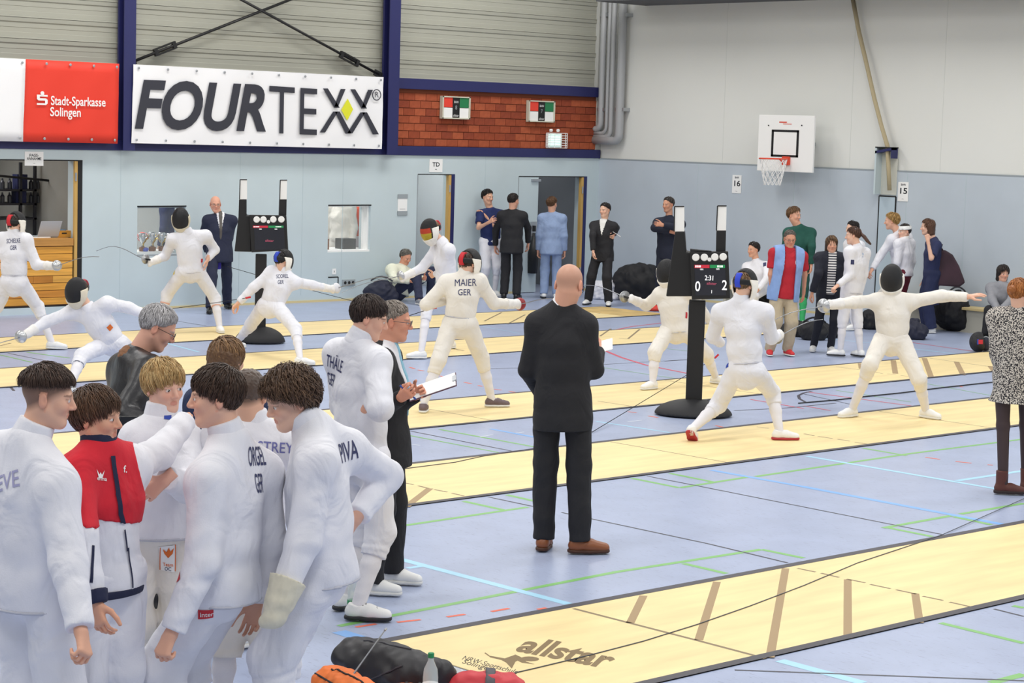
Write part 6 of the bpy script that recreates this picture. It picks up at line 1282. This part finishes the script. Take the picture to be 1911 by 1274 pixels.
# ------------------------------------------------------------------ scoreboards on stands
M_SCR = mat('screen_dark', '22242e', rough=.3); M_LENS = mat('lens_white', 'f0f0ee', rough=.4); M_RB = mat('bar_red', 'c02a3c', rough=.4, emit=.25); M_GB = mat('bar_green', '1f8a4e', rough=.4, emit=.2); M_TX = mat('screen_text', 'f2f2f4', rough=.5, emit=.6); M_PK = mat('screen_pink', 'b0506a', rough=.5, emit=.2)
def scoreboard(label, at, wing, mon, towers, lights, small, bar, scr, texts, pole, base):
    g = on_z(at); d = unit(np.array([g[0], g[1], 0])); rr = np.array([d[1], -d[0], 0]); D = g@d
    S = lambda q, off=0.0: CPOS+ray(q)*((D+off)/(ray(q)@d))
    r = tag(empty('scoreboard', g), label, 'scoreboard', 'scoreboards on stands')
    MB().prism([S(q, -.02) for q in wing], d*.3).build('side_wing', M_BLACK, r, bevel=.012)
    MB().prism([S(q, -.09) for q in mon], d*.09).build('monitor_case', M_BLACK, r, bevel=.01)
    x0, y0, x1, y1 = scr; MB().prism([S(q, -.094) for q in ((x0, y0), (x1, y0), (x1+2, y1), (x0+2, y1))], d*.003).build('screen', M_SCR, r)
    for x, y, rad in lights: MB().lathe(S((x, y), -.09), [(rad, 0), (rad*.98, .008), (rad*.8, .014)], 20, axis=-d).build('signal_light', M_LENS, r, smooth=False)
    x, y, rad = small; MB().lathe(S((x, y), -.092), [(rad, 0), (rad, .01)], 14, axis=-d).build('status_light', M_LENS, r)
    for (a, b, c, e), m in bar: MB().prism([S(q, -.0965) for q in ((a, b), (c, b), (c, e), (a, e))], d*.002).build('name_bar', m, r)
    for (a, b, c, e), m in bar:
        for i in range(5): x = a+1.5+i*2.2+(0 if m is M_RB else 12); MB().prism([S(q, -.0985) for q in ((x, b+1.2), (x+1.5, b+1.2), (x+1.5, e-1.2), (x, e-1.2))], d*.001).build('name_stroke', M_TX, r)
    for t, q, hgt, w, m in texts: flat_text('lettering', t, S(q, -.0985), rr, UZ, hgt, m, r, width=w, bold=.01)
    for i, (wq, bq) in enumerate(towers):
        MB().prism([S(q, -.03) for q in wq], d*.12).build('tower_light', M_LENS, r, bevel=.005)
        if bq: MB().prism([S(q, -.03) for q in bq], d*.12).build('tower_post', M_BLACK, r, bevel=.005)
        tl, tr = wq[0], wq[1]; MB().tube([S(tl, -.035), S(tr, -.035)], .006, 6).build('tower_cap', M_DARK, r); MB().tube([S(tl, -.035), S(wq[3], -.035)], .006, 6).build('tower_edge', M_DARK, r)
    (pl, pr, pt) = pole; c = (S((pl, pt))+S((pr, pt)))/2; w = np.linalg.norm(S((pl, pt))-S((pr, pt)))/2; gx = g+rr*((c-g)@rr)
    MB().prism([gx+rr*w+UZ*.05, gx-rr*w+UZ*.05, gx-rr*w+UZ*c[2], gx+rr*w+UZ*c[2]], d*.09).build('stand_pole', M_BLACK, r, bevel=.012)
    bw, bd, bh = base; f = Field(gx-np.array([.6, .6, .05]), gx+np.array([.6, .6, .3]), .014); f.ell(gx+d*.03, (bw, bd, bh), 0, axes=(rr, d, UZ)); f.half(gx+UZ*.012, (0, 0, -1)); v, q = f.mesh(); mesh_obj('stand_base', v, q, mat('base_black', '1b1b1e', rough=.6), r)
    return r, S, D, d, rr
r, S, D, d, rr = scoreboard('black scoreboard showing 0 and 2 on a tall stand beside fencers', (1302, 776), [(1260, 432), (1278, 432), (1281, 470), (1292, 472), (1292, 553), (1243, 553)], [(1287, 470), (1359, 469), (1363, 557), (1291, 559)],
    [([(1259, 385), (1277, 385), (1277, 432), (1258, 432)], None), ([(1339, 384), (1356, 384), (1355, 430), (1337, 430)], [(1337, 430), (1355, 430), (1354, 469), (1336, 469)])],
    [(1298.5, 480, .038), (1314.5, 480, .038), (1334, 479.5, .038), (1349.5, 479, .038)], (1324, 484, .02), [((1296, 494, 1324, 500), M_RB), ((1325, 494, 1353, 500), M_GB)], (1296, 493, 1353, 551),
    [('0', (1302, 535), .14, .05, M_TX), ('2', (1352, 533), .14, .05, M_TX), ('2:31', (1324, 519), .07, .085, M_TX), ('allstar', (1328, 529), .04, .1, M_PK), ('1', (1328, 544.5), .045, None, M_TX), ('GER', (1309.5, 502.5), .022, .035, M_TX), ('GER', (1339.5, 502), .022, .035, M_TX)], (1286, 1317, 560), (.40, .3, .17))
MB().prism([S(q, -.1) for q in ((1288, 465), (1320, 468), (1328, 469), (1288, 469))], d*.12).build('paper_on_top', M_DARK, r)
scoreboard('black scoreboard on a stand in front of the wall beside navy-suited man', (488, 640), [(446, 372), (460, 372), (460, 402), (469, 403), (469, 470), (437.5, 469), (445, 404)], [(465, 401), (534.5, 402), (538, 467), (469, 471)],
    [([(448, 335), (461, 335), (461, 372), (447, 372)], None), ([(523, 336), (536, 336), (535, 372), (522, 372)], [(521, 372), (535, 372), (534.5, 402), (520, 402)])],
    [(479, 409.5, .042), (491.5, 409.5, .042), (510, 409.3, .042), (525, 409.3, .042)], (501, 413.5, .022), [((472, 421, 500, 425), M_RB), ((501, 421, 529, 425), M_GB)], (474, 420, 530, 466),
    [('GER', (486, 427.5), .022, .035, M_TX), ('GER', (515, 427.5), .022, .035, M_TX), ('allstar', (503, 449), .04, .11, M_PK)], (477, 498, 474), (.33, .25, .22))
# ------------------------------------------------------------------ taut body cables with red plugs
def cable(pts, label, plug=None, r=.004):
    o = tag(empty('body_cable', pts[0]), label, 'cable', 'fencers\' body cables'); MB().tube(pts, r, 6).build('wire', M_DARK, o)
    if plug is not None: a, b = plug; MB().tube([a, b], .012, 8).build('plug', RED_P, o)
LZ = lambda q, ref: CPOS+ray(q)*(np.linalg.norm(on_z(ref)[:2])/np.linalg.norm(ray(q)[:2]))
a, b = LZ((1334, 668), (1330, 704)), LZ((1341, 661), (1330, 704)); cable([on_z((1105, 806), .01), a], 'body cable running down from the fencer hidden by the scoreboard', (a, b))
a, b = LZ((458, 556), (505, 668)), LZ((468, 554), (505, 668)); cable([on_z((262, 640), .01), LZ((275, 582), (330, 640)), LZ((400, 565), (420, 650)), a], 'body cable of the blue-strapped fencer beside the wall scoreboard', (a, b))
a, b = LZ((806, 575), (855, 752)), LZ((815, 574), (855, 752)); cable([on_z((668, 640), .01), LZ((760, 590), (800, 752)), a], 'body cable of the masked fencer in grey shoes', (a, b))
cable([LZ((424, 497), (412, 606)), LZ((560, 536), (560, 590)), LZ((660, 562), (680, 585)), on_z((700, 588), .01)], 'body cable stretched along the wall behind the blue-strapped fencer')
# ------------------------------------------------------------------ benches, bags, trophies
WB = mat('bench_wood', 'd6c08a', rough=.5, noise=.1, nscale=4, stretch=(6, .5, 6)); WG = mat('bench_grey', 'b9b6a8', rough=.7)
ya, yb2 = on_x((1640, 590), XW-.3)[1], 8.0
r = tag(empty('gym_bench', (XW-.3, ya, 0)), 'long pale gym bench along the right wall under the seated woman', 'bench')
MB().box((XW-.46, yb2, .34), (XW-.12, ya, .38)).build('seat_board', WB, r, bevel=.006); MB().box((XW-.40, yb2, .0), (XW-.36, ya, .34)).build('front_board', WG, r); MB().box((XW-.2, yb2, .0), (XW-.16, ya, .34)).build('rear_board', WG, r)
c = on_z((1408, 590)); r = tag(empty('gym_bench', (c[0]+.25, c[1]+.2, 0)), 'short wooden bench under the seated young fencer', 'bench')
MB().obox((c[0]+.25, c[1]+.2, .4), UY*.7, UX*.16, UZ*.02).build('seat_board', WB, r); 
for s in (-1, 1): MB().obox((c[0]+.25, c[1]+.2+.55*s, .19), UY*.03, UX*.14, UZ*.19).build('leg', WG, r)
def lump(name, label, px, size, m, cat='bag', z0=0.0, rot=0.0, amp=.02, seed=1, strap=None, vox=.014, base=None):
    g = on_z(px) if base is None else np.asarray(base, float); a = math.radians(rot); u = np.array([math.cos(a)*CR[0]-math.sin(a)*CF[0], math.cos(a)*CR[1]-math.sin(a)*CF[1], 0]); u = unit(u); v = np.cross(UZ, u); sx, sy, sz = size
    r = tag(empty(name, (g[0], g[1], z0)), label, cat); c = g+UZ*(z0+sz*.42); R = max(size)+.1; f = Field(g-np.array([R, R, .02-z0]), g+np.array([R, R, sz+.15+z0]), vox)
    f.ell(c, (sx, sy, sz*.6), 0, axes=(u, v, UZ)); f.cone(c-u*sx*.45+UZ*sz*.05, c+u*sx*.4-UZ*sz*.1, sz*.45, sz*.4, .05, wide=v, ks=max(1.0, sy/sz)); f.noise(amp, min(size)*1.2, seed); f.noise(amp*.4, min(size)*.45, seed+5); f.half((0, 0, z0+.006), (0, 0, -1)); vv, q = f.mesh(); mesh_obj('bag_body', vv, q, m, r)
    if strap is not None: MB().tube([c+u*sx*t*.8+UZ*(sz*.55+.07*(1-t*t))-v*sy*.3 for t in np.linspace(-1, 1, 9)], .014, 6).build('strap', strap, r, smooth=True)
    return r
BK = mat('bag_black', '17171b', rough=.7, noise=.2, nscale=6); STP = mat('strap_grey', '3c3d44', rough=.7); BNV = mat('bag_navy', '1d2034', rough=.7, noise=.2, nscale=6)
lump('sports_bag', 'big black sports bag heaped by the wall beside the woman in suit', (1192, 560), (.45, .3, .62), BK, amp=.02, seed=2)
lump('white_towel', 'crumpled white cloth on the floor behind the woman in suit', (1132, 558), (.24, .2, .32), M_FW, 'cloth', amp=.03, seed=4)
lump('red_pouch', 'red pouch lying at the end of the piste', (1220, 580), (.13, .1, .09), mat('pouch_red', 'cf3a2c', rough=.6), amp=.006, seed=3, vox=.01)
lump('sports_bag', 'black bag beside the man sitting on the floor', (712, 566), (.22, .22, .38), BNV, amp=.02, seed=5, strap=STP)
lump('sports_bag', 'long flat black bag lying behind the red polo man', (1512, 628), (.45, .2, .2), BK, amp=.02, seed=6)
lump('sports_bag', 'black bag under the short bench behind the young fencer', (1436, 586), (.3, .2, .3), BK, amp=.02, seed=7)
lump('sports_bag', 'upright black backpack standing behind the long navy dress', (1782, 617), (.15, .14, .62), BK, amp=.012, seed=8, strap=STP)
lump('sports_bag', 'dark open bag with clothes beside the long navy dress', (1703, 632), (.2, .2, .26), BNV, amp=.03, seed=9)
lump('handbag', 'black handbag hanging open beside the woman in striped top', (1518, 634), (.2, .12, .26), BK, amp=.012, seed=10, strap=BK)
lump('sports_bag', 'dark bag on the floor behind the ponytailed fencer', (1630, 614), (.22, .18, .3), BK, amp=.02, seed=12)
lump('sports_bag', 'small dark bag beside the bench and the seated woman', (1890, 640), (.2, .2, .3), BK, amp=.02, seed=13)
# fencing mask lying on the floor
g = on_z((1832, 656)); r = tag(empty('fencing_mask', g), 'black fencing mask with red blue front lying on the floor', 'fencing mask'); f = Field(g-np.array([.3, .3, .02]), g+np.array([.3, .3, .34]), .009); c = g+UZ*.135-CR*.05; f.ell(c, (.125, .125, .14), 0); f.ell(c, (.114, .114, .128), 0, op='cut'); f.half(c+np.array([CR[0], CR[1], 0])*.06, (CR[0], CR[1], .15)); v, q = f.mesh(); mesh_obj('mask_mesh', v, q, mat('mask_black', '202024', rough=.5, bump=.5, bscale=400), r)
c2 = c+CR*.1-UZ*.03; MB().tube([c2+np.array([CR[0]*.07*math.cos(t), CR[1]*.07*math.cos(t), .1*math.sin(t)]) for t in np.linspace(0, 2*math.pi, 18)[:-1]], .01, 6, closed=True).build('rim', M_GREY, r, smooth=True); f = Field(c2-.16, c2+.16, .01); f.ell(c2, (.07, .07, .095), 0); f.half((0, 0, .01), (0, 0, -1)); v, q = f.mesh(); mesh_obj('lining', v, q, BNV, r)
n_ = -CF; MB().obox(c+n_*.128+UZ*.0, CR*.03, CU*.03, n_*.004).build('red_mark', RED_P, r); MB().obox(c+n_*.126-CR*.035, CR*.012, CU*.035, n_*.004).build('blue_mark', BLUE_P, r)
# --- bags and bottles in the foreground
OR_B = mat('bag_orange', 'e8742a', rough=.6, noise=.08, nscale=8); RD_B = mat('bag_red', 'c8323c', rough=.55)
def duffel(label, pa, pb, rad, m, seed, zips, zm, sq=1.25):
    A, B = on_z(pa), on_z(pb); ax = unit(B-A); sd = np.cross(UZ, ax); r = tag(empty('sports_bag', (A+B)/2), label, 'bag'); f = Field(np.minimum(A, B)-rad*1.8, np.maximum(A, B)+rad*1.8, .009); up = UZ*rad*.72
    f.cone(A+up, B+up, rad*.9, rad, .05, wide=sd, ks=sq); f.cone(A*.7+B*.3+up*1.5, A*.2+B*.8+up*1.35, rad*.55, rad*.6, .06); f.noise(.008, .2, seed); f.noise(.003, .06, seed+3); f.half((0, 0, .006), (0, 0, -1)); v, q = f.mesh(); o = mesh_obj('bag_body', v, q, m, r); T = BVHTree.FromPolygons(v.tolist(), [tuple(int(i) for i in k) for k in q])
    for t0, t1, a0, a1 in zips:
        pts = []
        for t in np.linspace(0, 1, 14):
            c = A+(B-A)*(t0+(t1-t0)*t)+up; an = math.radians(a0+(a1-a0)*t); d = unit(sd*math.cos(an)+UZ*math.sin(an)); h = T.ray_cast(Vector(c+d*.6), Vector(-d), .6)
            if h[0] is not None: pts.append(np.array(h[0])+d*.002)
        if len(pts) > 3: MB().tube(pts, .005, 5).build('zip', zm, r)
    return r
duffel('large black sports bag with zips on the floor beside the curly-haired fencer', (662, 1252), (800, 1296), .115, mat('bag_black_fg', '1c1b20', rough=.5, noise=.15, nscale=8), 21, ((.05, .95, 200, 215), (.1, .9, 245, 150), (.2, .8, 110, 100)), STP)
duffel('orange sports bag half under the black bag', (622, 1300), (690, 1350), .1, OR_B, 22, ((0, 1, 200, 190), (0, 1, 150, 140), (.1, .9, 110, 95)), M_DARK)
b2 = on_z((766, 1330)); r = tag(empty('rolled_pouch', b2), 'orange rolled pouch with dark bands beside the clear bottle', 'pouch'); A_ = b2+UZ*.075; x_ = unit(np.array([CR[0], CR[1], 0])); f = Field(b2-.25, b2+.25, .008); f.cone(A_-x_*.07, A_+x_*.08, .07, .075, 0, flat=(1, 1)); f.cone(A_-x_*.2, A_-x_*.05, .035, .03, 0, op='cut'); f.noise(.003, .06, 4); v, q = f.mesh(); mesh_obj('roll', v, q, OR_B, r)
for t in (-.03, .035): MB().lathe(A_+x_*t, [(.0765, 0), (.0785, .002), (.0785, .012), (.0765, .014)], 20, axis=x_).build('band', M_DARK, r)
b3 = on_z((905, 1300)); r = lump('sports_bag', 'red bag with dark strap at the lettered piste end', None, (.2, .13, .13), RD_B, base=b3, amp=.008, seed=24, vox=.009); u_ = unit(np.array([CR[0], CR[1], 0])); f = Field(b3-np.array([.3, .3, .02]), b3+np.array([.3, .3, .3]), .008); f.ell(b3+UZ*.13*.42, (.2, .13, .13*.6), 0, axes=(u_, np.cross(UZ, u_), UZ)); f.F -= .012; f.half(b3+u_*.05, u_); f.half(b3+u_*.0, -u_); f.half((0, 0, .006), (0, 0, -1)); v, q = f.mesh(); mesh_obj('strap', v, q, M_EDGE, r)
g = on_z((802, 1322)); r = tag(empty('water_bottle', g), 'clear plastic water bottle with green cap among the bags', 'bottle'); MB().lathe(g, [(.036, 0), (.038, .01), (.038, .16), (.034, .2), (.014, .245), (.013, .26)], 20).build('bottle_body', mat('pet_clear', 'dfe8e6', rough=.08, alpha=.45), r, smooth=True); MB().lathe(g+UZ*.258, [(.0155, 0), (.0155, .022), (.013, .024)], 16).build('cap', mat('cap_green', '1f8a52', rough=.5), r); MB().lathe(g, [(.0392, .06), (.0392, .13)], 20).build('label', M_PAPER, r)
a, b = on_z((640, 1290), .12), on_z((716, 1180), .0); a = LZ((640, 1285), (640, 1330)); b = LZ((718, 1176), (690, 1290)); r = tag(empty('spare_epee', a), 'bare steel epee blade sticking out of the bags', 'sword'); MB().tube([a, b], [.006, .003], 6).build('blade', MATS['blade_steel'], r); MB().tube([b, b+unit(b-a)*.018], .006, 6).build('point', M_ALU, r)
g = on_z((515, 1262)); tag(MB().obox(g+UZ*.09, CR*.06, unit(np.array([CF[0], CF[1], 0]))*.05, UZ*.09).build('violet_box', mat('box_violet', '6a5aa0', rough=.5), bevel=.01, org=g), 'violet plastic box on the floor behind the fencers\' legs', 'box')
g = on_z((252, 1176)); r = lump('drawstring_bag', 'black drawstring bag with white cord between two fencers', None, (.1, .09, .42), BK, base=g, amp=.008, seed=31, vox=.01); n_ = unit(np.array([-CF[0], -CF[1], 0]))
MB().tube([g+n_*.12+UZ*.4, g+n_*.125+UZ*.2+CR*.01, g+n_*.12+UZ*.1+CR*.02, g+n_*.125+UZ*.22+CR*.03, g+n_*.12+UZ*.4+CR*.03], .005, 6).build('cord', M_WHITE, r); MB().tube([g+n_*.12+UZ*.1+CR*.02, g+n_*.13+UZ*.03], .005, 6).build('cord_end', OR_P, r)
# clear bottle with green band hanging behind the curly-haired fencer's leg
g = on_z((658, 1150)); r = tag(empty('water_bottle', g), 'clear bottle with green band standing beside black-soled shoe', 'bottle'); MB().lathe(g, [(.03, 0), (.032, .01), (.032, .15), (.03, .19), (.014, .22), (.013, .24)], 18).build('bottle_body', MATS['pet_clear'], r, smooth=True); MB().lathe(g, [(.0335, .06), (.0335, .1)], 18).build('band', MATS['cap_green'], r); MB().lathe(g+UZ*.24, [(.015, 0), (.015, .02)], 14).build('cap', M_WHITE, r)
# --- trophies in the wall window
SIL = mat('silver', 'c9cbce', rough=.2, metal=.9); GOLD = mat('gold', 'd8b84a', rough=.25, metal=.9); BASEW = mat('trophy_wood', '7a4a28', rough=.5)
x0, x1, z0, z1 = H_W1; tb = tag(empty('trophy_table', ((x0+x1)/2, YW+.6, 0)), 'white table carrying trophies behind the wall window', 'table'); MB().box((x0-.15, YW+.32, z0+.02), (x1+.15, YW+.8, z0+.05)).build('table_top', M_WHITE, tb)
for sx in (x0-.1, x1+.1):
    for sy in (YW+.36, YW+.76): MB().box((sx-.025, sy-.025, 0), (sx+.025, sy+.025, z0+.02)).build('leg', M_GREY, tb)
TL = ('silver cup trophy on a wood base beside the window edge', 'tall gold trophy on dark base behind the window', 'silver lidded trophy behind the window', 'small gold trophy on wood base behind the window', 'slim silver trophy behind the window', 'gold cup with wide handles behind the window', 'silver bowl trophy behind the window')
for i, (px, hh) in enumerate(((263, .30), (272, .26), (281, .32), (290, .27), (299, .31), (307, .25), (315, .29))):
    x = on_y((px, 470), YW+.45)[0]; y = YW+.42+.1*(i % 2); z = z0+.05; m = (SIL, GOLD)[i % 2]
    r = tag(empty('trophy', (x, y, z)), TL[i], 'trophy', 'trophies in the wall window'); MB().lathe((x, y, z), [(.045, 0), (.045, hh*.2), (.03, hh*.22)], 14).build('base', BASEW, r)
    MB().lathe((x, y, z+hh*.22), [(.02, 0), (.01, hh*.1), (.012, hh*.2), (.045, hh*.34), (.055, hh*.55), (.057, hh*.7), (.05, hh*.7)], 16).build('cup', m, r, smooth=True)
    for s in (-1, 1): MB().tube([(x+s*.05, y, z+hh*.62), (x+s*.085, y, z+hh*.72), (x+s*.075, y, z+hh*.85), (x+s*.053, y, z+hh*.86)], .006, 6).build('handle', m, r)
for px, py, c, lab in ((266, 442, 'd8402c', 'red round cloth bundle behind the trophies'), (272, 466, '3f4fb0', 'small blue ball among the trophies')):
    p0 = on_y((px, py), YW+.62 if py < 450 else YW+.36); f = Field(p0-.12, p0+.12, .012); R_ = .09 if py < 450 else .045; f.ell(p0, (R_, R_, R_*.8), 0); f.noise(.004, .08, 2); v, q = f.mesh(); tag(mesh_obj('cloth_bundle' if py < 450 else 'small_ball', v, q, mat('t_'+c, c, rough=.6), None, org=p0), lab, 'cloth' if py < 450 else 'ball').location = tuple(p0)
x0, x1, z0, z1 = H_W2
tag(MB().box((x0+.04, YW+.22, z0+.03), (x0+.2, YW+.4, z0+.2)).build('wooden_crate', BASEW, org=(x0+.1, YW+.3, z0)), 'brown wooden piece on the sill of the right wall window', 'box')
tag(MB().box((x0+.5, YW+.22, z0+.03), (x1-.12, YW+.45, z0+.2)).build('instrument_case', M_BLACK, org=(x0+.6, YW+.3, z0)), 'black case on the sill of the right wall window', 'case')
tag(MB().box((x0-.2, YW+.31, z0-.03), (x1+.2, YW+.7, z0+.03)).build('window_counter', M_WHITE, org=(x0, YW+.4, z0-.03)), 'white counter behind the right wall window', 'counter')
